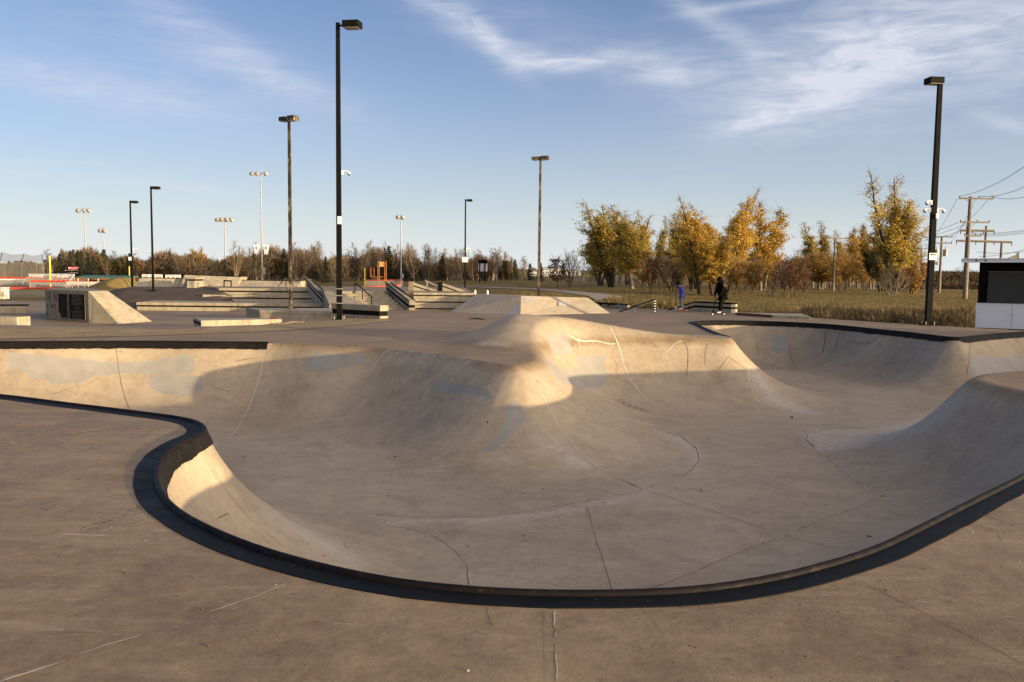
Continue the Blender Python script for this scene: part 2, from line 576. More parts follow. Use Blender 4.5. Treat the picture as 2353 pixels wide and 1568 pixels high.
def sdf(x, y):
    """signed distance to the rim (positive inside the bowl), lip rounding, transition run, nearest rim point"""
    x = np.asarray(x, np.float32).ravel(); y = np.asarray(y, np.float32).ravel()
    n = len(x)
    S_ = np.empty(n, np.float32); K = np.empty(n, np.float32); RN = np.empty(n, np.float32); NX = np.empty(n, np.float32); NY = np.empty(n, np.float32)
    A = PA; B = np.roll(PA, -1, 0); D = B - A
    DD = (D ** 2).sum(1) + 1e-12
    K2 = np.roll(PK, -1); R2 = np.roll(PR, -1)
    CH = 4000
    for s in range(0, n, CH):
        xs = x[s:s + CH, None]; ys = y[s:s + CH, None]
        ax = xs - A[None, :, 0]; ay = ys - A[None, :, 1]
        tt = np.clip((ax * D[:, 0] + ay * D[:, 1]) / DD, 0, 1)
        d2 = (ax - tt * D[:, 0]) ** 2 + (ay - tt * D[:, 1]) ** 2
        i = d2.argmin(1); r = np.arange(len(i))
        ti = tt[r, i]
        dist = np.sqrt(d2[r, i])
        yb = (A[None, :, 1] > ys) != (B[None, :, 1] > ys)
        xc = A[None, :, 0] + D[None, :, 0] * (ys - A[None, :, 1]) / np.where(np.abs(D[None, :, 1]) < 1e-9, 1e-9, D[None, :, 1])
        ins = ((yb & (xs < xc)).sum(1) % 2) == 1
        S_[s:s + CH] = np.where(ins, dist, -dist)
        K[s:s + CH] = PK[i] * (1 - ti) + K2[i] * ti
        RN[s:s + CH] = PR[i] * (1 - ti) + R2[i] * ti
        NX[s:s + CH] = A[i, 0] + ti * D[i, 0]; NY[s:s + CH] = A[i, 1] + ti * D[i, 1]
    return S_, K, RN, NX, NY


def smooth01(a, b, x):
    u = np.clip((x - a) / (b - a), 0, 1)
    return u * u * (3 - 2 * u)


def bump_h(x, y):
    sx = np.where(x < .2, 1.1, 3.3)
    sy = np.where(y < 21.5, 1.9, 1.5)
    return .66 * np.exp(-((x - .2) / sx) ** 2 - ((y - 21.5 - .12 * (x - .4)) / sy) ** 2)


def plaza_drop(x, y):
    """the plaza behind the bowl lies a little lower to the left"""
    return -.30 * smooth01(-4.5, -12.5, x - 0.0) * smooth01(24.0, 30.5, y)


def prof(s, k, run):
    r = (run ** 2 + DEPTH ** 2) / (2 * DEPTH)
    sl = run / np.maximum(r - DEPTH, .05)
    q = np.clip(run - s, 0, None)
    z = -DEPTH + r - np.sqrt(np.maximum(r * r - np.minimum(q, run) ** 2, 0))
    z = np.where(s < 0, sl * (-s), z)
    h = np.clip(.5 + .5 * (z - 0) / k, 0, 1)
    return z * (1 - h) - k * h * (1 - h)


def height(x, y):
    x = np.asarray(x, np.float64); y = np.asarray(y, np.float64)
    s, k, rn, nx, ny = sdf(x, y)
    s = s.reshape(x.shape); k = k.reshape(x.shape); rn = rn.reshape(x.shape)
    z = prof(s.astype(np.float64), k.astype(np.float64), rn.astype(np.float64))
    b = bump_h(x, y)
    return z * (1 + b / DEPTH) + b + plaza_drop(x, y)


def hz(x, y):
    return float(height(np.array([x]), np.array([y]))[0])


def surf(pxs):
    """points of the bowl / deck surface that the photo shows at these pixels"""
    dirs = np.array([tuple(ray(*p)) for p in pxs])
    t0 = np.full(len(dirs), 2.0); done = np.zeros(len(dirs), bool)
    t1 = t0.copy()
    for _ in range(200):
        t1n = t1 * 1.02 + .03
        pz = CAM_H + dirs[:, 2] * t1n
        hit = pz < height(dirs[:, 0] * t1n, dirs[:, 1] * t1n)
        newly = hit & ~done
        t0 = np.where(done, t0, np.where(newly, t1, t0)); 
        t1e = np.where(newly, t1n, 0)
        if newly.any():
            lo = t1.copy(); hi = t1n.copy()
            for _b in range(14):
                md = (lo + hi) / 2
                below = CAM_H + dirs[:, 2] * md < height(dirs[:, 0] * md, dirs[:, 1] * md)
                hi = np.where(below, md, hi); lo = np.where(below, lo, md)
            t0 = np.where(newly, hi, t0)
        done |= newly
        t1 = np.where(done, t1, t1n)
        if done.all():
            break
    return np.stack([dirs[:, 0] * t0, dirs[:, 1] * t0], 1)


def axis(*segs):
    out = []
    for a, b, st in segs:
        out += list(np.linspace(a, b, max(1, int(round((b - a) / st))), endpoint=False))
    return np.array(out + [segs[-1][1]])


gx = axis((-46, -20, 1.0), (-20, -12.5, .12), (-12.5, -7, .07), (-7, 7.5, .042), (7.5, 13.5, .065), (13.5, 22.5, .12))
gy = axis((-6, 3.2, .4), (3.2, 14, .042), (14, 24, .055), (24, 33, .075), (33, 46, .25), (46, 62, .8))
GX, GY = np.meshgrid(gx, gy)
s_, k_, rn_, nx_, ny_ = sdf(GX, GY)
s_ = s_.reshape(GX.shape); k_ = k_.reshape(GX.shape)
cell = np.maximum(np.gradient(gx)[None, :], np.gradient(gy)[:, None])
snap = (np.abs(s_) < .38 * cell) & (k_ < .1)
GX = np.where(snap, nx_.reshape(GX.shape), GX); GY = np.where(snap, ny_.reshape(GX.shape), GY)
GZ = height(GX, GY)
s_ = np.where(snap, 0, s_)
# split the one sheet into deck and bowl
inside = (s_ > -1e-4) | ((k_ > .1) & (GZ - plaza_drop(GX, GY) < -.004)) | (bump_h(GX, GY) > .02)
NXg, NYg = len(gx), len(gy)
idx = np.arange(NXg * NYg).reshape(NYg, NXg)
F = np.stack([idx[:-1, :-1], idx[:-1, 1:], idx[1:, 1:], idx[1:, :-1]], -1).reshape(-1, 4)
fi = inside.ravel()[F].all(1)
OUTLINE = [(24, -7), (24, 26.2), (17.2, 28.0), (15.2, 30.8), (13.4, 34.2), (12.6, 36.6), (10.9, 41.5), (3, 46), (-8, 50), (-30, 54), (-47, 54), (-47, -7)]
V = np.stack([GX.ravel(), GY.ravel(), GZ.ravel()], 1)


def pip(x, y, poly):
    x = np.asarray(x); y = np.asarray(y)
    ins = np.zeros(x.shape, bool)
    n = len(poly)
    for i in range(n):
        (x0, y0), (x1, y1) = poly[i], poly[(i + 1) % n]
        c = (y0 > y) != (y1 > y)
        xc = x0 + (x1 - x0) * (y - y0) / (y1 - y0 if abs(y1 - y0) > 1e-9 else 1e-9)
        ins ^= c & (x < xc)
    return ins


def submesh(name, sel, mats):
    f = F[sel]
    used = np.unique(f)
    remap = np.full(len(V), -1, np.int64)
    remap[used] = np.arange(len(used))
    me = mesh_np(name, V[used], remap[f])
    return me, used


# patches of grey cover-up paint, outlined on the walls where they are
PATCHES = [
    [(14, 812), (430, 813), (450, 826), (447, 858), (400, 860), (300, 858), (215, 864), (190, 880), (120, 885), (100, 872), (62, 868), (60, 850), (22, 852)],
    [(335, 862), (465, 862), (468, 895), (430, 912), (380, 908), (350, 895)],
    [(1158, 932), (1181, 920), (1208, 946), (1212, 966), (1165, 1010), (1128, 1043), (1110, 1034), (1145, 995), (1163, 965)],
    [(1252.5, 766), (1300, 761), (1318, 806.5), (1271, 814)],
    [(1237, 818), (1330, 812), (1388, 812), (1396, 876), (1348, 890), (1300, 884), (1278, 868)],
    [(1768, 770), (1808, 768), (1814, 812), (1775, 808)],
    [(1750, 767), (1820, 767), (1820, 776), (1750, 776)],
    [(2228, 815), (2400, 808), (2400, 862), (2258, 858), (2224, 869)],
    [(690, 845), (720, 812), (835, 812), (838, 838), (800, 842), (740, 860)],
    [(990, 880), (1018, 872), (1062, 885), (1130, 905), (1128, 925), (1060, 905), (1000, 895)],
]
RUBS = [
    [(866, 1200), (1000, 1190), (1110, 1190), (1240, 1176), (1350, 1156), (1440, 1135), (1500, 1122), (1510, 1132), (1430, 1152), (1300, 1180), (1110, 1200), (900, 1202)],
    [(1850, 1000), (1880, 986), (1990, 985), (2040, 1003), (1980, 1028), (1880, 1038), (1856, 1016)],
    [(2000, 986), (2120, 960), (2200, 910), (2215, 925), (2130, 985), (2030, 1018)],
    [(620, 1195), (640, 1180), (760, 1245), (830, 1290), (820, 1300), (700, 1240)],
    [(1490, 975), (1590, 1015), (1612, 1050), (1600, 1080), (1585, 1040), (1500, 985)],
    [(1715, 840), (1730, 840), (1800, 915), (1900, 948), (1880, 956), (1770, 930)],
    [(900, 800), (1085, 828), (1080, 838), (900, 808)],
    [(1100, 785), (1170, 788), (1170, 798), (1100, 793)],
    [(1230, 1005), (1290, 1020), (1370, 1070), (1340, 1075), (1250, 1030)],
]


def dist_attr(pts, polys, soft):
    """1 inside a polygon fading to 0 over soft metres outside it"""
    out = np.zeros(len(pts), np.float32)
    for pl in polys:
        w_ = surf(pl)
        lo = w_.min(0) - soft; hi = w_.max(0) + soft
        sel = np.where((pts[:, 0] > lo[0]) & (pts[:, 0] < hi[0]) & (pts[:, 1] > lo[1]) & (pts[:, 1] < hi[1]))[0]
        if not len(sel):
            continue
        q = pts[sel][:, :2]
        ins = pip(q[:, 0], q[:, 1], [tuple(a) for a in w_])
        dm = np.full(len(q), 9.0)
        for i in range(len(w_)):
            a = w_[i]; b = w_[(i + 1) % len(w_)]
            d = b - a
            tt = np.clip(((q - a) @ d) / (d @ d + 1e-12), 0, 1)
            dm = np.minimum(dm, np.linalg.norm(q - a - tt[:, None] * d, axis=1))
        val_ = np.clip(.5 + np.where(ins, dm, -dm) / (2 * soft), 0, 1)
        out[sel] = np.maximum(out[sel], val_)
    return out


# cracks and joints: (pixels along the line, width in metres, material 1 = pale filler, 2 = dark)
LINES = [
    ([(1234, 883), (1249, 913), (1267, 951), (1289, 990), (1329, 1035), (1370, 1072), (1424, 1101), (1480, 1125)], .012, 1),
    ([(864, 1182), (967, 1189), (1113, 1187), (1223, 1175), (1333, 1156), (1425, 1138), (1483, 1125), (1551, 1103), (1585, 1085), (1607, 1059), (1602, 1032), (1567, 1004), (1494, 979)], .014, 2),
    ([(1399, 751), (1415, 777), (1424, 806), (1439, 854), (1461, 891), (1490, 921), (1523, 938), (1549, 944)], .035, 1),
    ([(1304, 768), (1322, 781), (1370, 783), (1399, 790), (1414, 789)], .04, 1),
    ([(1310, 772), (1328, 780), (1334, 800), (1338, 815)], .02, 1),
    ([(1205, 737), (1234, 759), (1267, 799)], .02, 1),
    ([(902, 803), (882, 810), (864, 836), (853, 854)], .03, 1),
    ([(902, 803), (967, 810), (1047, 825), (1085, 831)], .022, 1),
    ([(1085, 832), (1058, 843), (1040, 865), (1031, 883)], .03, 1),
    ([(1348, 1162), (1362, 1212), (1377, 1262), (1410, 1366)], .010, 2),
    ([(1344, 1162), (1358, 1212), (1373, 1262), (1405, 1364)], .006, 1),
    ([(838, 1198), (923, 1213), (996, 1231), (1040, 1261), (1074, 1300), (1076, 1345)], .009, 2),
    ([(1078, 1312), (1160, 1322), (1240, 1336), (1320, 1351), (1405, 1366)], .009, 1),
    ([(1850, 1009), (1882, 1036), (1926, 1072), (1970, 1107), (2006, 1138), (2010, 1147), (1981, 1162), (1896, 1193), (1805, 1230), (1713, 1264), (1560, 1330), (1455, 1367)], .010, 2),
    ([(1862, 1018), (1905, 1055), (1950, 1090), (1996, 1127)], .012, 1),
    ([(1494, 1129), (1640, 1176), (1805, 1231), (1933, 1261), (2010, 1267)], .010, 2),
    ([(1981, 1164), (2043, 1176), (2153, 1191)], .009, 2),
    ([(1995, 984), (1933, 983), (1878, 988), (1856, 999), (1854, 1012), (1878, 1035)], .014, 2),
    ([(1882, 1036), (1970, 1035), (2043, 1015), (2116, 979), (2190, 934), (2244, 880)], .009, 2),
    ([(1995, 1123), (2116, 1116), (2208, 1088), (2299, 1041), (2352, 1004)], .012, 1),
    ([(1494, 921), (1541, 942), (1640, 942), (1750, 950), (1860, 958), (1896, 957), (1920, 949), (1920, 936)], .014, 1),
    ([(1721, 843), (1719, 869), (1728, 898), (1743, 924), (1755, 938)], .03, 1),
    ([(1572, 785), (1581, 803), (1580, 843), (1577, 872)], .02, 2),
    ([(1626, 788), (1617, 828), (1622, 847)], .018, 2),
    ([(1673, 821), (1651, 850)], .018, 2),
    ([(1673, 822), (1690, 830), (1712, 848)], .014, 2),
    ([(1530, 828), (1531, 808), (1545, 796), (1568, 783)], .022, 1),
    ([(1898, 756), (1895, 788), (1891, 814)], .05, 2),
    ([(1930, 760), (1924, 788), (1909, 817)], .03, 2),
    ([(1950, 782), (1970, 789), (2000, 789)], .02, 2),
    ([(1945, 800), (1955, 786), (1972, 770)], .02, 2),
    ([(1812, 746), (1815, 810), (1830, 845), (1850, 856)], .02, 2),
    ([(1730, 746), (1737, 782), (1745, 815)], .02, 2),
    ([(2032, 764), (2016, 786), (1999, 806)], .06, 1),
    ([(2164, 828), (2116, 861), (2043, 891), (1981, 898)], .025, 1),
    ([(2230, 780), (2227, 820), (2222, 860)], .02, 2),
    ([(608, 799), (600, 850), (587, 893), (561, 956), (524, 1014)], .022, 1),
    ([(267, 799), (272, 840), (278, 878), (288, 915), (299, 946)], .016, 2),
    ([(160, 893), (120, 908), (100, 890)], .012, 2),
    ([(480, 885), (500, 893), (530, 900), (545, 912)], .012, 2),
    ([(470, 938), (500, 939), (548, 940)], .010, 2),
    ([(540, 832), (560, 825), (600, 820)], .012, 2),
    ([(600, 968), (640, 985), (700, 1002)], .008, 2),
    ([(700, 1030), (760, 1018), (900, 1016)], .009, 2),
    ([(750, 865), (790, 893), (845, 922)], .012, 1),
    ([(660, 980), (720, 967), (800, 958)], .03, 1),
    ([(1090, 1105), (1110, 1080), (1150, 1045)], .008, 2),
    ([(880, 1105), (960, 1070), (1020, 1045)], .007, 1),
    ([(1600, 1330), (1630, 1340), (1662, 1352)], .006, 1),
    ([(480, 1070), (520, 1125), (580, 1200), (640, 1245)], .006, 2),
    ([(455, 1180), (480, 1210), (500, 1228)], .008, 1),
    ([(497, 1195), (512, 1186), (526, 1180)], .010, 2),
    ([(612, 1260), (760, 1285), (930, 1302), (1070, 1303)], .006, 1),
]
LINES += [
    ([(866, 1184), (967, 1191), (1113, 1189), (1223, 1177), (1333, 1158), (1425, 1140), (1483, 1127), (1551, 1105), (1585, 1087), (1609, 1060), (1604, 1031), (1569, 1003)], .026, 1),
    ([(1235, 884), (1250, 913), (1268, 951), (1290, 990), (1330, 1035), (1371, 1072), (1425, 1102), (1480, 1126)], .020, 1),
    ([(1852, 1011), (1884, 1038), (1928, 1074), (1972, 1109), (2008, 1140), (2012, 1149), (1983, 1164), (1898, 1195), (1807, 1232), (1715, 1266), (1600, 1316)], .014, 1),
    ([(1995, 985), (1933, 984), (1878, 989), (1857, 1000), (1855, 1012), (1879, 1036)], .04, 1),
    ([(1076, 1300), (1079, 1345)], .012, 1), ([(1496, 1131), (1642, 1178), (1807, 1233)], .010, 1),
    ([(1494, 978), (1530, 991), (1567, 1003)], .012, 1), ([(1480, 962), (1500, 948), (1541, 942)], .014, 1),
    ([(1640, 1120), (1700, 1105), (1790, 1080)], .008, 1), ([(1390, 905), (1440, 918), (1500, 928)], .014, 1),
    ([(780, 1010), (850, 1014), (930, 1022), (1000, 1036)], .012, 1), ([(690, 1180), (760, 1188), (860, 1196)], .010, 1),
]
DECK_LINES = [
    ([(1270, 1406), (1272, 1450), (1276, 1520), (1278, 1568)], .007, 2),
    ([(1274, 1406), (1276, 1450), (1280, 1520), (1282, 1568)], .006, 1),
    ([(1965, 1331), (2100, 1397), (2250, 1475), (2353, 1528)], .009, 2),
    ([(660, 1343), (590, 1370), (480, 1408)], .009, 1),
    ([(330, 1460), (240, 1487), (180, 1506)], .007, 1),
    ([(150, 1521), (80, 1545), (0, 1570)], .012, 1),
    ([(100, 1165), (190, 1146), (275, 1132)], .007, 1),
    ([(230, 1177), (320, 1180)], .006, 1),
    ([(2224, 1206), (2300, 1218), (2353, 1230)], .008, 2),
    ([(1118, 1398), (1122, 1425), (1138, 1450)], .007, 2),
    ([(1470, 1400), (1500, 1425), (1530, 1470)], .004, 2),
    ([(808, 765), (870, 758), (905, 754)], .03, 1),
    ([(900, 768), (905, 776), (930, 786), (1000, 792)], .02, 2),
]


def ribbon(lines, seed):
    rng = np.random.default_rng(seed)
    vs, fs, mi = [], [], []
    for pts, wd, mt in lines:
        w_ = surf(pts)
        seg = np.linalg.norm(np.diff(w_, axis=0), axis=1)
        L = seg.sum()
        n = max(6, int(L / .05))
        u = np.linspace(0, L, n)
        cum = np.concatenate([[0], np.cumsum(seg)])
        x = np.interp(u, cum, w_[:, 0]); y = np.interp(u, cum, w_[:, 1])
        # smooth polyline corners, then roughen a little
        for _ in range(4):
            x[1:-1] = (x[:-2] + 2 * x[1:-1] + x[2:]) / 4; y[1:-1] = (y[:-2] + 2 * y[1:-1] + y[2:]) / 4
        jit = np.convolve(rng.normal(0, 1, n + 8), np.ones(4) / 4, 'same')[4:-4] * (.012 if mt == 1 else .006)
        dx = np.gradient(x); dy = np.gradient(y); ln = np.hypot(dx, dy) + 1e-9
        nx, ny = -dy / ln, dx / ln
        x = x + nx * jit; y = y + ny * jit
        hw = wd * (.30 if mt == 2 else .42) * np.clip(rng.normal(1, .35, n), .25, 1.9)
        hw = np.convolve(np.pad(hw, 1, 'edge'), np.ones(3) / 3, 'valid')
        hw[0] *= .4; hw[-1] *= .4
        e = .02
        for sgn in (-1, 1):
            pass
        xl, yl, xr, yr = x - nx * hw, y - ny * hw, x + nx * hw, y + ny * hw
        gxd = (height(x + e, y) - height(x - e, y)) / (2 * e); gyd = (height(x, y + e) - height(x, y - e)) / (2 * e)
        st = np.sqrt(1 + gxd ** 2 + gyd ** 2)
        off = .0045
        b = len(vs)
        zl = height(xl, yl); zr = height(xr, yr)
        for i in range(n):
            o = np.array((-gxd[i], -gyd[i], 1.0)) / st[i] * off
            vs.append((xl[i] + o[0], yl[i] + o[1], zl[i] + o[2])); vs.append((xr[i] + o[0], yr[i] + o[1], zr[i] + o[2]))
        for i in range(n - 1):
            if mt == 1 and wd < .016 and rng.random() < .16:
                continue
            fs.append((b + 2 * i, b + 2 * i + 2, b + 2 * i + 3, b + 2 * i + 1)); mi.append(mt)
    return np.array(vs), np.array(fs), np.array(mi)


def sheet_with_lines(name, sel, mat, lines, seed):
    f = F[sel]
    used = np.unique(f)
    remap = np.full(len(V), -1, np.int64)
    remap[used] = np.arange(len(used))
    rv, rf, rm = ribbon(lines, seed)
    up = (np.cross(rv[rf[:, 1]] - rv[rf[:, 0]], rv[rf[:, 3]] - rv[rf[:, 0]])[:, 2] < 0)
    rf[up] = rf[up][:, ::-1]
    vv = np.concatenate([V[used], rv]); ff = np.concatenate([remap[f], rf + len(used)])
    me = mesh_np(name, vv, ff, True, np.concatenate([np.zeros(len(f), np.int32), rm]))
    o = link(name, me, [mat, M['crack'], M['joint']])
    return o, me, V[used], len(vv)


fc = np.stack([GX.ravel()[F].mean(1), GY.ravel()[F].mean(1)], 1)
keep = pip(fc[:, 0], fc[:, 1], OUTLINE)
bowl, bme, bv, nb = sheet_with_lines('bowl', fi, M['bowl'], LINES, 3)
tag(bowl, kind='structure')
for nm, pl, sf in (('paint', PATCHES, .10), ('rub', RUBS, .16)):
    at = bme.attributes.new(nm, 'FLOAT', 'POINT')
    arr = np.zeros(nb, np.float32)
    arr[:len(bv)] = dist_attr(bv, pl, sf)
    at.data.foreach_set('value', arr)
at = bme.attributes.new('lip', 'FLOAT', 'POINT')
arr = np.ones(nb, np.float32)
sb_, kb_, _r, _x, _y = sdf(bv[:, 0], bv[:, 1])
dzb = np.abs(bv[:, 2] - plaza_drop(bv[:, 0], bv[:, 1]))
arr[:len(bv)] = np.where(kb_ > .04, smooth01(.004, .20, dzb), 1)
at.data.foreach_set('value', arr)
deck, dme, dv, nd_ = sheet_with_lines('deck', ~fi & keep, M['deck'], DECK_LINES, 5)
tag(deck, kind='structure')


# steel coping runs: pipe, painted band on the deck, painted strip below the pipe
def coping(i0, i1, label, band=.155, closed_ends=True):
    sel = [j for j, i in enumerate(PI_) if i0 <= i < i1]
    pts = PA[sel].astype(float)
    for _ in range(2):
        pts[1:-1] = (pts[:-2] + 2 * pts[1:-1] + pts[2:]) / 4
    d = np.gradient(pts, axis=0); d /= np.linalg.norm(d, axis=1)[:, None] + 1e-9
    # inward normal: test with sdf
    n_ = np.stack([-d[:, 1], d[:, 0]], 1)
    s1 = sdf(pts[:, 0] + n_[:, 0] * .05, pts[:, 1] + n_[:, 1] * .05)[0]
    if np.median(s1) < 0:
        n_ = -n_
    rng = np.random.default_rng(i0)
    root = empty('coping', (pts[len(pts) // 2][0], pts[len(pts) // 2][1], 0))
    tag(root, label, 'coping')
    o = root.location
    mb = MB()
    mb.tube([(p[0] + q[0] * .004, p[1] + q[1] * .004, .006) for p, q in zip(pts, n_)], .026, 12)
    mb.build('pipe', M['pipe'], root).location = -o
    a = pts - n_ * .012; wv = band + np.convolve(rng.normal(0, .012, len(pts) + 6), np.ones(6) / 6, 'same')[3:-3]
    b = pts - n_ * (.012 + wv[:, None])
    vs, fs = [], []
    for p, q in zip(a, b):
        vs += [(p[0], p[1], .006), (q[0], q[1], .006), (q[0], q[1], -.02)]
    for i in range(len(a) - 1):
        k = 3 * i
        fs += [(k, k + 3, k + 4, k + 1), (k + 1, k + 4, k + 5, k + 2)]
    mb = MB(); mb.add(vs, fs, False)
    mb.build('painted_band', M['coping'], root).location = -o
    # ragged strip of paint on the wall under the pipe
    fine = [pts[0]]
    for i in range(len(pts) - 1):
        for u in (.125, .25, .375, .5, .625, .75, .875, 1.0):
            fine.append(pts[i] * (1 - u) + pts[i + 1] * u)
    fine = np.array(fine)
    d = np.gradient(fine, axis=0); d /= np.linalg.norm(d, axis=1)[:, None] + 1e-9
    nn = np.stack([-d[:, 1], d[:, 0]], 1)
    if (nn[2] @ n_[0]) < 0:
        nn = -nn
    wob = np.convolve(rng.normal(0, 1, len(fine) + 20), np.ones(12) / 12, 'same')[10:-10] * .016 + np.convolve(rng.normal(0, 1, len(fine) + 8), np.ones(9) / 9, 'valid') * .006
    low = np.clip(.066 + wob * .5, .045, .09)
    K = 6
    vs, fs = [], []
    for j in range(K):
        ss = .004 + (low - .004) * j / (K - 1)
        q = fine + nn * ss[:, None]
        zz = height(q[:, 0], q[:, 1])
        q = q + nn * .020
        vs += [(x_, y_, z_ + .006) for (x_, y_), z_ in zip(q, zz)]
    n = len(fine)
    for j in range(K - 1):
        for i in range(n - 1):
            fs.append((j * n + i, j * n + i + 1, (j + 1) * n + i + 1, (j + 1) * n + i))
    mb = MB(); mb.add(vs, fs, True)
    mb.build('painted_lip', M['lip'], root).location = -o
    return root


nf = len(RIM_FRONT)
coping(1, nf + 2, 'black painted steel coping curving round the near edge of the bowl in the foreground')
a0 = nf + len(RIGHT) + len(RIDGE_R)
coping(a0 - 2, a0 + len(RIM_FAR) - 1, 'black steel coping round the far deep end of the bowl, before the scooter riders')
a1 = a0 + len(RIM_FAR) + len(OPEN)
coping(a1, a1 + len(RIM_LEFT) - 1, 'straight black painted coping along the sunlit back wall of the bowl, left of the hump')

# ------------------------------------------------------------------ ground, gravel
def lawn_h(x, y):
    r = np.hypot(x, y)
    z = -.55 + .55 * smooth01(42, 100, y) * smooth01(-45, 5, x) + .12 * smooth01(42, 100, y)
    z = z + .75 * smooth01(120, 270, y) * smooth01(60, -10, x) * smooth01(-110, -30, x) + 9.0 * smooth01(260, 1000, r)
    under = smooth01(-44, -38, x) * smooth01(19.5, 14.5, x + .35 * (y - 28)) * smooth01(-20, -12, y) * smooth01(38, 33, y)
    return z - 2.6 * under


def lz(x, y):
    return float(lawn_h(np.array(float(x)), np.array(float(y))))


def lawn_hit(px, py):
    """where the photo shows the lawn at this pixel"""
    d = ray(px, py)
    y = 40.0
    while y < 900:
        tt = y / d.y
        if CAM_H + d.z * tt <= lz(d.x * tt, y):
            break
        y += .5
    tt = y / d.y
    return Vector((d.x * tt, y, lz(d.x * tt, y)))


def lawn_at(px, Y):
    d = ray(px, 640)
    x = d.x * Y / d.y
    return Vector((x, Y, lz(x, Y)))


m_, t = new_mat('lawn')
co = geoco(t)
n1 = t.noise(co, .05, 5, .6); n2 = t.noise(co, .5, 6, .7); n3 = t.noise(co, 7, 5, .8)
f = t.m('ADD', t.m('MULTIPLY', n1, .4), t.m('ADD', t.m('MULTIPLY', n2, .35), t.m('MULTIPLY', n3, .25)))
c = t.ramp(f, (.36, (.062, .055, .019)), (.5, (.165, .125, .042)), (.64, (.33, .235, .085)))
finish(t, c, .95, n3, .8, .06, 0, .1)
M['lawn'] = m_
lx = axis((-3000, -300, 150), (-300, -48, 6), (-48, 48, 1.5), (48, 300, 6), (300, 3000, 150))
ly = axis((-60, 0, 12), (0, 60, 1.5), (60, 320, 4), (320, 6000, 180))
LX, LY = np.meshgrid(lx, ly)
LZ = lawn_h(LX, LY)
idl = np.arange(LX.size).reshape(LX.shape)
FL = np.stack([idl[:-1, :-1], idl[:-1, 1:], idl[1:, 1:], idl[1:, :-1]], -1).reshape(-1, 4)
tag(link('ground', mesh_np('ground', np.stack([LX.ravel(), LY.ravel(), LZ.ravel()], 1), FL), M['lawn']), kind='structure')


def drape_strip(name, up, lo, mat, hfun, off, n=40, inv=None):
    """sheet between two edges (lists of plan points), laid off metres above hfun"""
    def res(pts):
        pts = np.array([(p[0], p[1]) for p in pts], float)
        L = np.concatenate([[0], np.cumsum(np.linalg.norm(np.diff(pts, axis=0), axis=1))])
        u = np.linspace(0, L[-1], n)
        return np.stack([np.interp(u, L, pts[:, 0]), np.interp(u, L, pts[:, 1])], 1)
    A, B = res(up), res(lo)
    m_ = 9
    rows = [A * (1 - k / (m_ - 1)) + B * k / (m_ - 1) for k in range(m_)]
    pts = np.concatenate(rows)
    z = hfun(pts[:, 0], pts[:, 1]) + off
    v = np.stack([pts[:, 0], pts[:, 1], z], 1)
    f = [(k * n + i, (k + 1) * n + i, (k + 1) * n + i + 1, k * n + i + 1) for k in range(m_ - 1) for i in range(n - 1)]
    f = np.array(f)
    nz = np.cross(v[f[:, 1]] - v[f[:, 0]], v[f[:, 3]] - v[f[:, 0]])[:, 2]
    f[nz < 0] = f[nz < 0][:, ::-1]
    return link(name, mesh_np(name, v, f), mat)


# exposed-aggregate gravel strip between bowl deck and plaza
m_, t = new_mat('pebbled_gravel')
co = geoco(t)
n1 = t.noise(co, 1.2, 5, .6); n2 = t.noise(co, 34, 4, .8); n3 = t.noise(co, 90, 2, .8)
f = t.m('ADD', t.m('MULTIPLY', n1, .3), t.m('ADD', t.m('MULTIPLY', n2, .4), t.m('MULTIPLY', n3, .3)))
finish(t, t.ramp(f, (.38, (.19, .135, .08)), (.5, (.36, .27, .165)), (.62, (.54, .43, .29))), .95, t.m('ADD', n2, n3), .9, .03, 0, .1)
M['gravel'] = m_
gu = surf([(-60, 752), (60, 753), (180, 754.5), (300, 756), (400, 758), (462, 757), (560, 747), (660, 736.5), (760, 731.5), (860, 734.5), (905, 736.5)])
gl = surf([(-60, 783), (60, 779), (180, 776), (300, 773.5), (400, 770.5), (520, 766), (640, 761), (720, 756), (800, 748), (860, 742), (906, 737)])
tag(drape_strip('gravel_strip', gu, gl, M['gravel'], height, .012, 160), kind='structure')
m_, t = new_mat('path_gravel')
co = geoco(t)
finish(t, t.ramp(t.noise(co, 1.5, 6, .75), (.3, (.24, .20, .16)), (.7, (.40, .35, .29))), .95)
M['path'] = m_
pu = [lawn_hit(*p) for p in [(1010, 658.2), (1091, 659.5), (1210, 662.5), (1300, 668.5), (1380, 675.5), (1440, 683)]]
pl = [lawn_hit(*p) for p in [(1010, 659.4), (1091, 661), (1205, 665), (1290, 672.5), (1350, 681), (1370, 691)]]
tag(drape_strip('path', pu, pl, M['path'], lawn_h, .04, 60), kind='structure')
du = [lawn_hit(*p) for p in [(-40, 657), (50, 657.5), (104, 658), (180, 659)]]
dl = [lawn_hit(*p) for p in [(-40, 664), (50, 664.5), (104, 665), (180, 665)]]
M['infield'] = simple('infield_clay', (.26, .12, .05), .25, .5, .95, world=True)
tag(drape_strip('infield', du, dl, M['infield'], lawn_h, .05, 40), kind='structure')

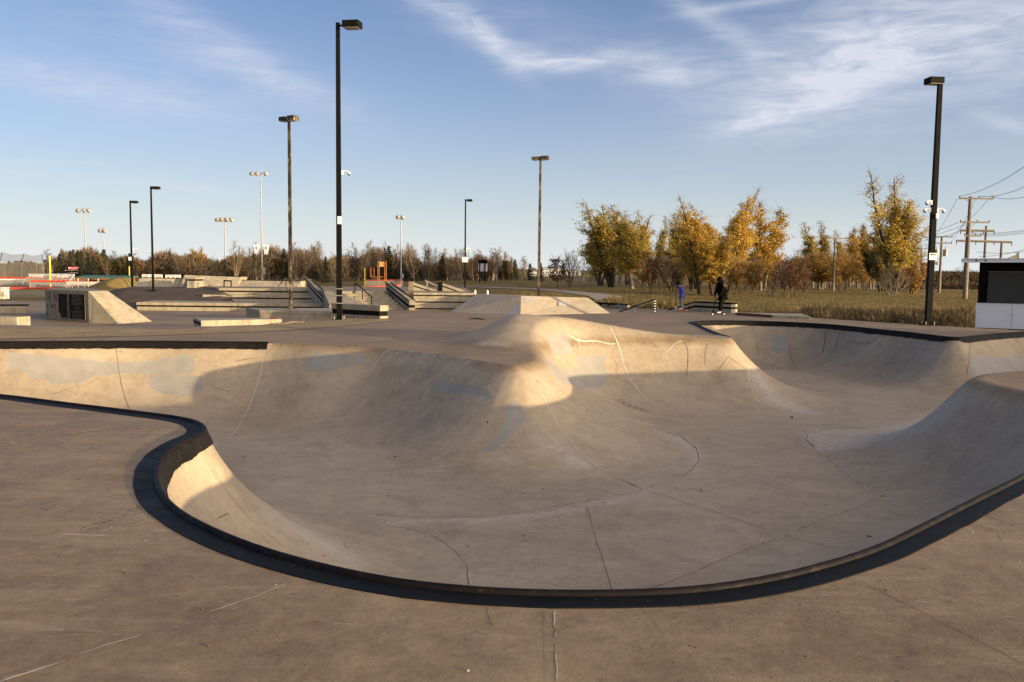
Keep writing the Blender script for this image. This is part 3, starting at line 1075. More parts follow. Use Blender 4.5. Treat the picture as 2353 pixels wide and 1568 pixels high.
# ------------------------------------------------------------------ more materials
M['lampblack'] = simple('dark_bronze_paint', (.0075, .006, .005), .4, 5, .7, spec=.10)
m_, t = new_mat('weathered_pole_paint')
co = geoco(t)
n1 = t.noise(t.mapping(co, (1, 1, .35)), 7, 6, .75)
finish(t, t.ramp(n1, (.42, (.014, .011, .008)), (.54, (.06, .046, .026)), (.66, (.34, .26, .15))), .6, n1, .2, .01)
M['lampworn'] = m_
m_, t = new_mat('sunlit_weathered_pole')
co = objco(t)
n1 = t.noise(t.mapping(co, (1, 1, .4)), 6, 6, .75)
finish(t, t.ramp(n1, (.40, (.016, .012, .009)), (.52, (.09, .07, .042)), (.66, (.22, .17, .105))), .65, n1, .2, .01)  # pale tones put the sunlight on this pole into its colour
M['lampsunlit'] = m_
M['galv'] = simple('galvanised_steel', (.36, .33, .30), .2, 2, .5, .2)
M['lampglass'] = simple('lamp_lens', (.42, .40, .36), .1, 4, .25, spec=.6)
M['white'] = simple('white_plastic', (.78, .77, .74), .06, 3, .5)
M['darkglass'] = simple('smoked_dome', (.03, .03, .035), .2, 4, .12, spec=.8)
M['signwhite'] = simple('sign_white', (.80, .80, .80), .05, 5, .5)
M['ink'] = simple('black_ink', (.02, .02, .022), .2, 5, .6)
M['wood'] = simple('grey_weathered_pole_wood', (.20, .165, .125), .4, 3, .85, world=True)
M['darkwood'] = simple('dark_brown_boards', (.010, .0065, .0045), .35, 4, .9, world=True, spec=.05)
M['wire'] = simple('wire_black', (.03, .03, .035), .1, 3, .6)
M['redcap'] = simple('red_fence_cap', (.62, .045, .02), .15, 3, .5)
M['yellow'] = simple('yellow_foul_pole', (.80, .58, .05), .08, 3, .45)
M['yellowcap'] = simple('yellow_fence_cap', (.72, .68, .12), .1, 3, .5)
M['green'] = simple('green_metal_roof', (.05, .13, .085), .2, 3, .5)
M['orangewood'] = simple('orange_stained_timber', (.36, .135, .028), .25, 3, .6)
M['board'] = simple('scoreboard_black', (.006, .006, .006), .2, 4, .8, spec=.08)
M['maroon'] = simple('maroon_sign', (.42, .015, .05), .1, 4, .5)
M['alum'] = simple('aluminium_benches', (.60, .55, .45), .2, 6, .5, .2)
M['asphalt'] = simple('brown_asphalt', (.088, .068, .052), .35, 1.5, .92, world=True, bstr=.5)
M['turf'] = simple('berm_turf', (.17, .125, .042), .4, 1.3, .95, world=True, bstr=.6)
M['plaque'] = simple('black_granite_plaque', (.004, .004, .004), .3, 4, .6, spec=.08)
M['engraved'] = simple('pale_engraving', (.13, .11, .08), .1, 5, .7)
M['frame_trim'] = simple('bronze_trim', (.20, .155, .10), .2, 5, .5)
M['housewhite'] = simple('white_siding', (.72, .71, .72), .06, 1, .7)
M['houseroof'] = simple('grey_roofing', (.28, .29, .33), .15, 1, .7)
M['tan'] = simple('tan_siding', (.34, .26, .17), .12, 1, .8)
M['brownroof'] = simple('brown_shingles', (.12, .09, .07), .2, 1, .9)
M['window'] = simple('dark_window', (.03, .035, .045), .2, 2, .15, spec=.7)
m_, t = new_mat('chain_link')
co = objco(t)
lp = t.noise(co, 3, 2)
tr = t.n('ShaderNodeBsdfTransparent'); df = t.n('ShaderNodeBsdfDiffuse'); df.inputs[0].default_value = (.33, .31, .28, 1)
mx = t.n('ShaderNodeMixShader'); mx.inputs[0].default_value = .22
t.l(tr.outputs[0], mx.inputs[1]); t.l(df.outputs[0], mx.inputs[2])
o_ = t.n('ShaderNodeOutputMaterial'); t.l(mx.outputs[0], o_.inputs[0])
M['mesh'] = m_
m_, t = new_mat('netting')
tr = t.n('ShaderNodeBsdfTransparent'); df = t.n('ShaderNodeBsdfDiffuse'); df.inputs[0].default_value = (.20, .20, .21, 1)
mx = t.n('ShaderNodeMixShader'); mx.inputs[0].default_value = .30
t.l(tr.outputs[0], mx.inputs[1]); t.l(df.outputs[0], mx.inputs[2])
o_ = t.n('ShaderNodeOutputMaterial'); t.l(mx.outputs[0], o_.inputs[0])
M['net'] = m_


def text_mesh(body, size, mat, parent, name, mtx, depth=.004, align='CENTER', parts=None):
    """flat lettering: built as a text curve, turned into a mesh"""
    cu = bpy.data.curves.new(name, 'FONT')
    cu.body = body
    cu.size = size
    cu.extrude = depth
    cu.align_x = align
    cu.align_y = 'CENTER'
    tmp = bpy.data.objects.new(name, cu)
    COL.objects.link(tmp)
    bpy.context.view_layer.update()
    me = bpy.data.meshes.new_from_object(tmp.evaluated_get(bpy.context.evaluated_depsgraph_get()))
    bpy.data.objects.remove(tmp)
    me.name = name
    me.materials.clear()
    o = link(name, me, mat, parent)
    o.matrix_local = mtx
    return o


def face_mtx(p, right, up):
    """matrix placing a flat thing at p, its x along right and y along up"""
    r = Vector(right).normalized(); u = Vector(up).normalized(); n = r.cross(u)
    return Matrix(((r.x, u.x, n.x, p[0]), (r.y, u.y, n.y, p[1]), (r.z, u.z, n.z, p[2]), (0, 0, 0, 1)))


# ------------------------------------------------------------------ floodlight poles of the park
def lamp_head(root, ang, tilt, size, z, reach, mat):
    """shoebox luminaire on a short arm; ang is the direction it points in plan"""
    c, s_ = math.cos(ang), math.sin(ang)
    fw, sd = Vector((c, s_, 0)), Vector((-s_, c, 0))
    L, Wd, Hh = size
    arm = MB().tube([(c * .04, s_ * .04, z - .10), (c * reach, s_ * reach, z - .10 + tilt * .2)], .035, 8)
    arm.build('arm', mat, root)
    a = fw * (reach - .02); b = fw * (reach + L)
    up0 = Vector((0, 0, z - .10 - Hh * .45)); rise = Vector((0, 0, tilt * L))
    bt = [a - sd * Wd / 2 + up0, b - sd * Wd / 2 + up0 + rise, b + sd * Wd / 2 + up0 + rise, a + sd * Wd / 2 + up0]
    tp = [p + Vector((0, 0, Hh)) for p in bt]
    ins = .88
    cen = sum(tp, Vector()) / 4
    hd = MB().hexa(bt, [cen + (p - cen) * ins if False else p for p in tp]).build('lamp_head', mat, root)
    bevel_mod(hd, .02, 2)
    cb = sum(bt, Vector()) / 4
    q = [cb + (p - cb) * .82 - Vector((0, 0, .004)) for p in bt]
    MB().hexa([p - Vector((0, 0, .012)) for p in q], q).build('lens', M['lampglass'], hd)


def dome_camera(root, z, ang, mat_arm, reach=.26, off=.1):
    c, s_ = math.cos(ang), math.sin(ang)
    fw = Vector((c, s_, 0))
    m_ = MB().box((-.035, -.035, -.08), (.035, .035, .08))
    m_.v = [tuple(Vector(v) + fw * (off + .04) + Vector((0, 0, z))) for v in m_.v]
    m_.tube([fw * (off + .06) + Vector((0, 0, z + .03)), fw * (off + reach * .7) + Vector((0, 0, z + .06)), fw * (off + reach) + Vector((0, 0, z + .02))], .022, 8)
    ca = m_.build('camera_mount', M['white'], root)
    p = fw * (off + reach) + Vector((0, 0, z - .02))
    hs = MB().ball(p, .068, 12, 8, (1, 1, .75)).build('camera_housing', M['white'], ca)
    MB().ball(p - Vector((0, 0, .04)), .050, 12, 8).build('dome', M['darkglass'], hs)


def lamp_pole(base, ztop, label, heads, mat=None, wdt=.17, bolts=True):
    mat = mat or M['lampblack']
    root = empty('lamp_post', base)
    tag(root, label, 'lamp post', 'floodlight posts of the skate park')
    H = ztop - base.z
    MB().tube([(0, 0, -.3), (0, 0, H)], [wdt / 2 * 1.4142, wdt / 2 * 1.4142 * .72], 4, False, True, True).build('pole', mat, root)
    MB().box((-.20, -.20, -.02), (.20, .20, .025)).build('base_plate', mat, root)
    if bolts:
        for sx in (-1, 1):
            for sy in (-1, 1):
                MB().tube([(sx * .155, sy * .155, 0), (sx * .155, sy * .155, .15)], .014, 8).build('bolt', M['galv'], root)
    for (ang, tilt, size, reach) in heads:
        lamp_head(root, math.radians(ang), tilt, size, H, reach, mat)
    return root


def gp(px, py):
    a = surf([(px, py)])[0]
    return Vector((a[0], a[1], hz(a[0], a[1])))


HEAD = (.58, .40, .22)
b = gp(780, 735.5); zt = Q(784, 53, b.y).z
p1 = lamp_pole(b, zt, 'tallest dark lamp post, standing on gravel beside the black striped ledge', [(-12, -.02, (.60, .44, .24), .26)], wdt=.185)
dome_camera(p1, Q(790, 397, b.y).z - b.z, 0, None, .28)
zb = Q(785, 507, b.y).z - b.z
MB().box((-.02, -.16, zb - .14), (.12, -.10, zb + .14)).build('control_box', M['white'], p1)
for py in (664, 679.5, 697):
    zz = Q(780, py, b.y).z - b.z
    MB().box((-.10, -.10, zz - .012), (.10, .10, zz + .012)).build('band', M['galv'], p1)

b = P(668.5, 710.5, .15); zt = Q(664, 268, b.y).z
p2 = lamp_pole(b, zt, 'rust streaked lamp post with two heads rising out of the low concrete ledge', [(150, 0, (.34, .34, .17), .10), (-25, .04, (.34, .36, .19), .04)], M['lampworn'], .145, False)
b = Vector((Q(352, 660, 47).x, 47, .6)); zt = Q(350, 428.5, 47).z
p3 = lamp_pole(b, zt, 'dark lamp post with one head rising from the asphalt mound', [(0, .02, (.36, .34, .15), .12)], None, .10, False)
b = Vector((Q(304, 660, 58).x, 58, -.4)); zt = Q(302, 461.5, 58).z
p4 = lamp_pole(b, zt, 'dark lamp post beside the left end of the concrete back wall', [(0, .0, (.36, .36, .16), .14)], None, .115, False)
dome_camera(p4, Q(304, 573, 58).z + .4, 0, None, .26)
MB().box((-.16, -.14, Q(303, 599, 58).z + .4), (.02, -.09, Q(303, 591, 58).z + .4)).build('notice', M['signwhite'], p4)
b = lawn_at(1068.5, 62); zt = Q(1071, 458, 62).z
p5 = lamp_pole(b, zt, 'slim dark lamp post on the lawn behind the stepped ledges', [(-5, .0, (.36, .36, .16), .14)], None, .13, False)
for k, py in enumerate((572, 579)):
    dome_camera(p5, Q(1070, py, 62).z - b.z, [0.2, -0.3][k], None, .22)
MB().box((-.20, -.16, Q(1069, 603, 62).z - b.z), (.22, -.11, Q(1069, 591, 62).z - b.z)).build('notice', M['signwhite'], p5)
b = Vector((Q(1237.5, 690, 45).x, 45, -.2)); zt = Q(1240, 360, 45).z
p6 = lamp_pole(b, zt, 'weathered lamp post with two heads, coloured sunlit-pale, behind the concrete pyramid', [(165, -.03, (.38, .36, .16), .08), (-12, .05, (.42, .38, .19), .03)], M['lampsunlit'], .165, False)
b = P(2132, 748, 0); b.z = 0.0; zt = Q(2150, 181, b.y).z
p7 = lamp_pole(b, zt, 'black lamp post with white cameras at the edge of the dry grass, near the shack', [(186, .0, (.52, .44, .22), -.02)], M['lampblack'], .20)
for ang, py in ((200, 466), (185, 483), (-5, 483)):
    dome_camera(p7, Q(2146, py, b.y).z - b.z, math.radians(ang), None, .24)
zz = Q(2145, 497, b.y).z - b.z
MB().box((.02, -.18, zz - .09), (.12, -.10, zz + .09)).build('junction_box', M['white'], p7)
z0_, z1_ = Q(2138, 598, b.y).z - b.z, Q(2138, 582, b.y).z - b.z
sg = MB().box((-.14, -.135, z0_), (.13, -.115, z1_)).build('notice', M['signwhite'], p7)
MB().box((-.10, -.139, z1_ - .085), (-.01, -.135, z1_ - .035)).build('camera_symbol', M['ink'], sg)
MB().box((.01, -.139, z1_ - .085), (.10, -.135, z1_ - .045)).build('camera_symbol', M['ink'], sg)


# ------------------------------------------------------------------ stadium floodlights far off
def stadium(px, Y, ytop, offs, banner, label, bz=None, n=1):
    b = lawn_at(px, Y)
    root = empty('stadium_light', b)
    tag(root, label, 'floodlight', 'stadium floodlights beyond the park')
    H = Q(px, ytop, Y).z - b.z
    k = Y / F_PX
    MB().tube([(0, 0, 0), (0, 0, H)], [k * 2.1, k * 1.0], 10).build('mast', M['galv'], root)
    MB().box((k * -1.5 + k * 3, -.3, H * .10), (k * 5.5, .3, H * .16)).build('control_box', M['galv'], root)
    x0, x1 = min(offs) * k, max(offs) * k
    MB().tube([(x0, 0, H - .25), (x1, 0, H - .25)], k * .5, 6).build('crossbar', M['galv'], root)
    for o_ in offs:
        c = Vector((o_ * k, -.3, H - k * 5.0))
        rot = Euler((math.radians(60), 0, math.radians(35 if o_ < 0 else -35))).to_matrix()
        m_ = MB()
        prof_ = [(.05, -1), (.55, -.8), (.85, -.2), (1.0, .35), (1.05, .6)]
        R_ = k * 5.2
        vs, fs = [], []
        for r_, zz in prof_:
            for i in range(12):
                th = 2 * math.pi * i / 12
                vs.append(c + rot @ Vector((math.cos(th) * r_ * R_, math.sin(th) * r_ * R_, -zz * R_ * .9)))
        for j in range(len(prof_) - 1):
            for i in range(12):
                i2 = (i + 1) % 12
                fs.append((j * 12 + i, j * 12 + i2, (j + 1) * 12 + i2, (j + 1) * 12 + i))
        m_.add(vs, fs, True)
        m_.tube([c, Vector((o_ * k, 0, H - .25))], k * .6, 6)
        m_.build('lamp', M['galv'], root)
    if banner:
        y0, y1, half = banner
        zt_, zb_ = Q(px, y0, Y).z - b.z, Q(px, y1, Y).z - b.z
        for sx in (-1, 1):
            xi, xo = sx * k * 4.0, sx * k * (4.0 + half)
            lo = min(xi, xo); hi = max(xi, xo); w_ = hi - lo
            h_ = zt_ - zb_
            cx_ = lo + w_ * .45
            pts = [(lo, zt_), (lo + w_ * .10, zb_ + h_ * .04), (cx_ - w_ * .10, zb_ + h_ * .18), (cx_, zb_), (cx_ + w_ * .12, zb_ + h_ * .2), (cx_ + w_ * .22, zb_ + h_ * .03), (hi, zt_)]
            vs = [(x_, -.06, z_) for x_, z_ in pts] + [(x_, -.02, z_) for x_, z_ in pts]
            nn_ = len(pts)
            fs = [tuple(range(nn_)), tuple(range(nn_, 2 * nn_))[::-1]] + [(i, nn_ + i, nn_ + (i + 1) % nn_, (i + 1) % nn_) for i in range(nn_)]
            bn = MB().add(vs, fs).build('banner', M['signwhite'], root)
            MB().box((cx_ - w_ * .22, -.075, zt_ - h_ * .40), (cx_ + w_ * .10, -.061, zt_ - h_ * .24)).build('emblem', M['frame_trim'], bn)
    return root


stadium(602.5, 140, 394.5, (-19, -7, 12), (562.5, 586.5, 14), 'tall grey stadium floodlight with large white banners, left of the rust streaked lamp post')
stadium(198.5, 228, 479, (-13, 1, 11), (581, 597, 9), 'grey stadium floodlight with white crest banners above the black scoreboard')
stadium(240.5, 330, 525, (-6, 3), (599, 612, 5), 'short distant stadium floodlight standing in front of the broad spruce')
stadium(518.5, 255, 500, (-16, -6, 6, 16), (593.5, 608, 10), 'thin stadium floodlight with a row of four lamps above the concrete back wall')
stadium(921.5, 140, 494.5, (-6, 4), None, 'thin pale stadium floodlight next to the dark spruces in the middle distance')


# ------------------------------------------------------------------ concrete skate furniture
def wl(o):
    return bevel_mod(o, .012, 2)


def V2(v):
    return (v[0], v[1])


# low ledge whose top stays level while the gravel rises to meet it
FL, FR, BR, BL = P(461.6, 737, .10), P(648, 733.6, .10), P(604, 730.6, .10), P(445, 730.4, .10)
lg = empty('ledge', (FL + FR) / 2); tag(lg, 'low pale concrete ledge nearest the gravel, tapering away to the right', 'ledge', 'concrete skate ledges')
o = -lg.location
wl(MB().prism([V2(FL), V2(FR), V2(BR), V2(BL)], -.6, .10).build('slab', M['ledge'], lg)).location = o
nd = (FL - BL).normalized()
MB().hexa([BL + Vector((-.008, -.004, -.16)), FL + Vector((-.008, -.004, -.16)), FL + Vector((.002, 0, -.16)), BL + Vector((.002, 0, -.16))],
          [BL + Vector((-.008, -.004, -.08)), FL + Vector((-.008, -.004, -.08)), FL + Vector((.002, 0, -.08)), BL + Vector((.002, 0, -.08))]).build('painted_stripe', M['blackpaint'], lg).location = o

FL, FR, BR, BL = P(596, 712.6, .15), P(762, 716.2, .15), P(766, 708.5, .15), P(564.8, 707.5, .15)
lg = empty('ledge', (FL + FR) / 2); tag(lg, 'wide low concrete ledge that carries the rust streaked two-headed lamp post', 'ledge', 'concrete skate ledges')
o = -lg.location
inn = lambda p, c, f: Vector((c.x + (p.x - c.x) * f, c.y + (p.y - c.y) * f, p.z))
cc = (FL + FR + BR + BL) / 4
wl(MB().prism([V2(inn(p, cc, .985)) for p in (FL, FR, BR, BL)], -.6, .02).build('base', M['ledge'], lg)).location = o
wl(MB().prism([V2(p) for p in (FL, FR, BR, BL)], .02, .15).build('coping_slab', M['ledge'], lg)).location = o

# black striped ledge by the tallest lamp post
FL, FR = Q(761, 696.5, 32.9), Q(873, 703, 31.0)
BR = Q(892.4, 704.6, 31.3); BL = FL + (BR - FR)
zt = (FL.z + FR.z) / 2
lg = empty('ledge', (FL + FR) / 2); tag(lg, 'tall ledge with a black stripe and white right end behind the tallest lamp post', 'ledge', 'concrete skate ledges')
o = -lg.location
cc = (FL + FR + BR + BL) / 4
q4 = [V2(p) for p in (FL, FR, BR, BL)]
q5 = [V2(inn(p, cc, .975)) for p in (FL, FR, BR, BL)]
wl(MB().prism(q4, -.6, zt - .40).build('base', M['ledge'], lg)).location = o
MB().prism(q5, zt - .40, zt - .22).build('painted_stripe', M['blackpaint'], lg).location = o
wl(MB().prism(q4, zt - .22, zt).build('coping_slab', M['ledge'], lg)).location = o

# ledges on the far left
def two_tone_ledge(F_, E_, bk, lft, zt, z0, label, cap):
    e = (E_ - F_); e.z = 0
    l = Vector((-e.y, e.x, 0)).normalized() * lft
    if l.x > 0:
        l = -l
    poly = [V2(F_), V2(E_), V2(E_ + l), V2(F_ + l)]
    root = empty('ledge', (F_.x, F_.y, z0)); tag(root, label, 'ledge', 'concrete skate ledges')
    o = -root.location
    wl(MB().prism(poly, z0 - .3, zt - (.05 if cap else 0)).build('block', M['ledge'], root)).location = o
    if cap:
        c_ = sum((Vector((p[0], p[1], 0)) for p in poly), Vector()) / 4
        MB().prism([V2(inn(Vector((p[0], p[1], 0)), c_, 1.004)) for p in poly], zt - .05, zt).build('painted_edge', M['blackpaint'], root).location = o


F_ = P(39.7, 753.5, -.25); E_ = Vector((F_.x + .09, F_.y + .62, -.25))
two_tone_ledge(F_, E_, 1, 3.0, Q(39.7, 729, F_.y).z, -.25, 'squat concrete ledge cut by the left picture edge, its right end sunlit', False)
F_ = P(59.5, 720, -.3); E_ = Vector((F_.x - .25, F_.y + .7, -.3))
two_tone_ledge(F_, E_, 1, 4.0, Q(59.5, 701, F_.y).z, -.3, 'grey ledge with a dark top edge behind the squat one at far left', True)

# memorial block with plaques and a ramp
z0, z1 = -.30, .90
pL, pB = P(106, 733.3, z0), P(204.8, 742.1, z0)
pC, pD = P(271.8, 744.5, z0), P(349.6, 739.3, z0)
pA = Vector((pB.x, pB.y, z1)); pE = P(227.8, 668.8, z1); pE = Vector((pE.x + .05, pE.y + .55, z1))
K1, K2 = P(197.5, 661.2, z1), P(128, 661.3, z1)
root = empty('memorial', (pB.x, pB.y, z0)); tag(root, 'grey concrete memorial block with two black plaques and a sloping ramp side', 'memorial')
o = -root.location
front = []
dv_ = pB - pL
nf_ = Vector((dv_.y, -dv_.x, 0)).normalized()
if nf_.y > 0:
    nf_ = -nf_
for i in range(13):
    u = i / 12
    front.append(pL + dv_ * u + nf_ * (.16 * 4 * u * (1 - u) * (1 - .55 * u)))
poly = [V2(p) for p in front] + [V2(pE), V2(K1), V2(K2)]
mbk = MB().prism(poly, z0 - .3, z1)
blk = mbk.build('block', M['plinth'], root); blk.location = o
g_ = lambda p: Vector((p.x, p.y, z0 - .3))
B2 = pD + (K1 - pE) * .2
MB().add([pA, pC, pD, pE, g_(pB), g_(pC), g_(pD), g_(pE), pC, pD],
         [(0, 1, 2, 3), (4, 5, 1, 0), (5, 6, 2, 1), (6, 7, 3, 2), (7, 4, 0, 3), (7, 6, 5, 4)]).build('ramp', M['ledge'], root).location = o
fr = lambda u, z_, off=.0: (lambda i, f: front[i] + (front[i + 1] - front[i]) * f + nf_ * off + Vector((0, 0, z_ - front[i].z)))(min(11, int(u * 12)), u * 12 - min(11, int(u * 12)))


def fpx(px):
    """fraction along the memorial's front that the photo shows at this column"""
    best = min(range(400), key=lambda i: abs((lambda p: (CAM_M.transposed() @ (p - Vector((0, 0, CAM_H)))))(fr(i / 400, .3)).x / -(CAM_M.transposed() @ (fr(i / 400, .3) - Vector((0, 0, CAM_H)))).z * F_PX + CX - px))
    return best / 400


def plaque(pxa, pxb, za, zb, rows, chip, ink=None):
    rr = random.Random(int(pxa))
    ua, ub = fpx(pxa), fpx(pxb)
    a, b = fr(ua, za, .035), fr(ub, za, .035)
    up = Vector((0, 0, zb - za))
    n2 = nf_ * .06
    pq = MB().hexa([a, b, b - n2, a - n2], [a + up, b + up, b + up - n2, a + up - n2]).build('plaque', M['plaque'], root); pq.location = o
    rt = (b - a).normalized()
    tw = .022
    fm = MB()
    for (s0, s1) in (((a - rt * tw), (a + up * 1.0)), ):
        pass
    for (x0, x1, y0, y1) in ((-tw, 0, -tw, up.z + tw), ((b - a).length, (b - a).length + tw, -tw, up.z + tw), (0, (b - a).length, -tw, 0), (0, (b - a).length, up.z, up.z + tw)):
        c4 = [a + rt * x0 + Vector((0, 0, y0)), a + rt * x1 + Vector((0, 0, y0)), a + rt * x1 + Vector((0, 0, y1)), a + rt * x0 + Vector((0, 0, y1))]
        fm.slab(c4[0], c4[1], c4[2], c4[3], .012)
    fm.build('plaque_frame', M['frame_trim'], pq)
    L = (b - a).length
    n = len(rows)
    for i, tx in enumerate(rows):
        zz = up.z * (1 - (i + .9) / (n + .8))
        p = a + rt * (L / 2) + Vector((0, 0, zz)) + nf_ * .006
        if tx:
            text_mesh(tx, up.z / (n + 1) * .62, M['engraved'], pq, 'lettering', face_mtx(p, rt, (0, 0, 1)), .001)
        else:
            hw_, hh_ = L * rr.uniform(.22, .40), up.z / (n + 1) * .14
            MB().slab(p - rt * hw_ - Vector((0, 0, hh_)), p + rt * hw_ - Vector((0, 0, hh_)), p + rt * hw_ + Vector((0, 0, hh_)), p - rt * hw_ + Vector((0, 0, hh_)), .001).build('engraved_line', ink or M['engraved'], pq)
    if chip:
        c4 = [a + nf_ * .005, a + rt * L * .26 + nf_ * .005, a + rt * L * .2 + Vector((0, 0, up.z * .14)) + nf_ * .005, a + Vector((0, 0, up.z * .24)) + nf_ * .005]
        MB().slab(*c4, .003).build('broken_corner', M['plinth'], pq)


zpl, zph = Q(170, 731, pB.y + .8).z, Q(170, 676, pB.y + .8).z
M['faint'] = simple('faint_engraving', (.016, .014, .011), .1, 5, .8)
plaque(136.5, 157.5, zpl, zph, [None] * 20, True, M['faint'])
plaque(161, 197.5, zpl - .02, zph, [None, None, None, None, None, None, None, None, 'Clifton Park Community Club', 'Crescent Acres Community Club', 'Prince Albert Sports Council', 'In Memory of', None, None, None, None, None, None], False)
for tx, px, py, hgt in (('I', 108.0, 682, .32), ('E', 115.6, 683, .32), ('N', 127.6, 684, .32), ('&', 109.3, 702, .14), ('B', 117.5, 703.5, .145), ('M', 121.7, 704, .145), ('X', 126.6, 704.5, .145), ('R', 107.6, 721, .16), ('I', 109.3, 722, .16)):
    u = max(.012, fpx(px))
    pp = fr(u, Q(px, py, fr(u, 0).y).z, .004)
    tg = (fr(min(1, u + .05), 0) - fr(u, 0)).normalized()
    to = text_mesh(tx, hgt * 1.52, M['ink'], root, 'letter', Matrix.Translation(o) @ face_mtx(pp, tg, (0, 0, 1)) @ Matrix.Diagonal((.95, 1, 1, 1)), .003)

# plaza: platform, long steps, stair flight, hubba ledges
ZP = .80
xs = lambda px, Y: Q(px, 660, Y).x
root = empty('stage', (xs(620, 46), 44, -.25)); tag(root, 'raised concrete plaza with three long black-edged steps at its left front', 'plaza steps')
o = -root.location
MB().prism([(xs(504, 46.4), 46.4), (xs(716, 46.4), 46.4), (xs(748, 41.9), 41.6), (xs(900, 41.5), 41.5), (xs(930, 40.3), 40.3), (xs(1086, 40.3), 40.3), (xs(1086, 58) - .5, 58), (xs(430, 58), 58), (xs(470, 50), 50)], -.5, ZP).build('platform', M['deck'], root).location = o
for (Y, pxa, pxb, ztop, zlow, back) in ((42.0, 312, 752, .116, -.5, 45.6), (45.2, 464.8, 735, .45, -.3, 46.5), (46.1, 502.5, 712, ZP + .006, 0, 46.9)):
    xa, xb = xs(pxa, Y), xs(pxb, Y)
    sk = .10
    hgt_ = ztop - (-.25 if Y < 43 else (.116 if Y < 46 else .45))
    pl_ = lambda d: [(xa + d, Y + d - .0), (xb, Y + d + .0), (xb - .4, back), (xa - .5, back)]
    st = wl(MB().prism(pl_(.02), zlow, ztop - hgt_ * .62).build('step', M['ledge'], root)); st.location = o
    MB().prism(pl_(.045), ztop - hgt_ * .62, ztop - hgt_ * .40).build('painted_stripe', M['blackpaint'], st)
    wl(MB().prism(pl_(0), ztop - hgt_ * .40, ztop).build('tread', M['ledge'], st))

# eight-step flight
root = empty('stair_flight', (xs(850, 39.5), 39.5, -.15)); tag(root, 'eight-step concrete stair flight with a black handrail down its middle', 'stairs')
o = -root.location
n = 8
for i in range(n):
    Y0 = 38.95 + i * .30
    pr = 936 - (936 - 886) * i / (n - 1)
    plx = 800 - (800 - 772) * i / (n - 1)
    z_ = -.15 + (ZP + .15) * (i + 1) / n
    xa, xb = xs(plx, Y0), xs(pr, Y0)
    wl(MB().prism([(xa, Y0), (xb, Y0), (xb - .18, Y0 + .32 + (.3 if i == n - 1 else 0)), (xa - .1, Y0 + .32 + (.3 if i == n - 1 else 0))], -.5, z_ + (.008 if i == n - 1 else 0)).build('step', M['ledge'], root)).location = o
root = empty('bank', (xs(790, 40), 40, 0)); tag(root, 'smooth concrete bank between the left hubba ledge and the stair flight', 'bank ramp')
tl, tr_, br_, bl_ = Q(744, 669.5, 41.3), Q(773, 669.5, 41.3), Q(842, 701, 38.6), Q(757, 701, 38.6)
MB().add([bl_, br_, tr_, tl, bl_ - Vector((0, 0, 1)), br_ - Vector((0, 0, 1)), tr_ - Vector((0, 0, 2)), tl - Vector((0, 0, 2))],
         [(0, 1, 2, 3), (4, 5, 1, 0), (5, 6, 2, 1), (7, 4, 0, 3), (6, 7, 3, 2)]).build('slope', M['ledge'], root).location = -root.location


def rail(pts, posts, label, mat, r=.028, name='handrail', stripes=False):
    root = empty(name, posts[0][0]); tag(root, label, 'handrail')
    o = -root.location
    MB().tube(pts, r, 8).build('rail', mat, root).location = o
    for a, b in posts:
        MB().tube([a, b], r * .9, 8).build('post', mat, root).location = o
        if stripes:
            nst = 5
            for k in range(nst):
                u = (k + .3) / nst; v_ = (k + .62) / nst
                MB().tube([a + (b - a) * u, a + (b - a) * v_], r * 1.05, 8).build('stripe', M['signwhite'], root).location = o
    if stripes:
        a, b = Vector(pts[0]), Vector(pts[1])
        L = 26
        for k in range(L):
            u, v_ = (k + .2) / L, (k + .5) / L
            p, q = a + (b - a) * u, a + (b - a) * v_
            MB().tube([p - Vector((0, 0, r * .35)), q - Vector((0, 0, r * .35))], r * .8, 6).build('stripe', M['signwhite'], root).location = o
    return root


Ya, Yb = 41.0, 39.4
A_, B_, C_ = Q(815.5, 651.6, Ya), Q(854, 682.8, Yb), Q(833, 669, 40.2)
rail([Q(815.5, 656, Ya), A_, Vector((A_.x + .05, A_.y, A_.z + .01)), B_, Vector((B_.x, B_.y, B_.z - .06))],
     [(Q(854, 701, Yb), B_), (Q(815.5, 674.5, Ya), A_), (Q(833, 692, 40.2), C_)], 'bent black handrail running down the eight-step stair flight', M['lampblack'])


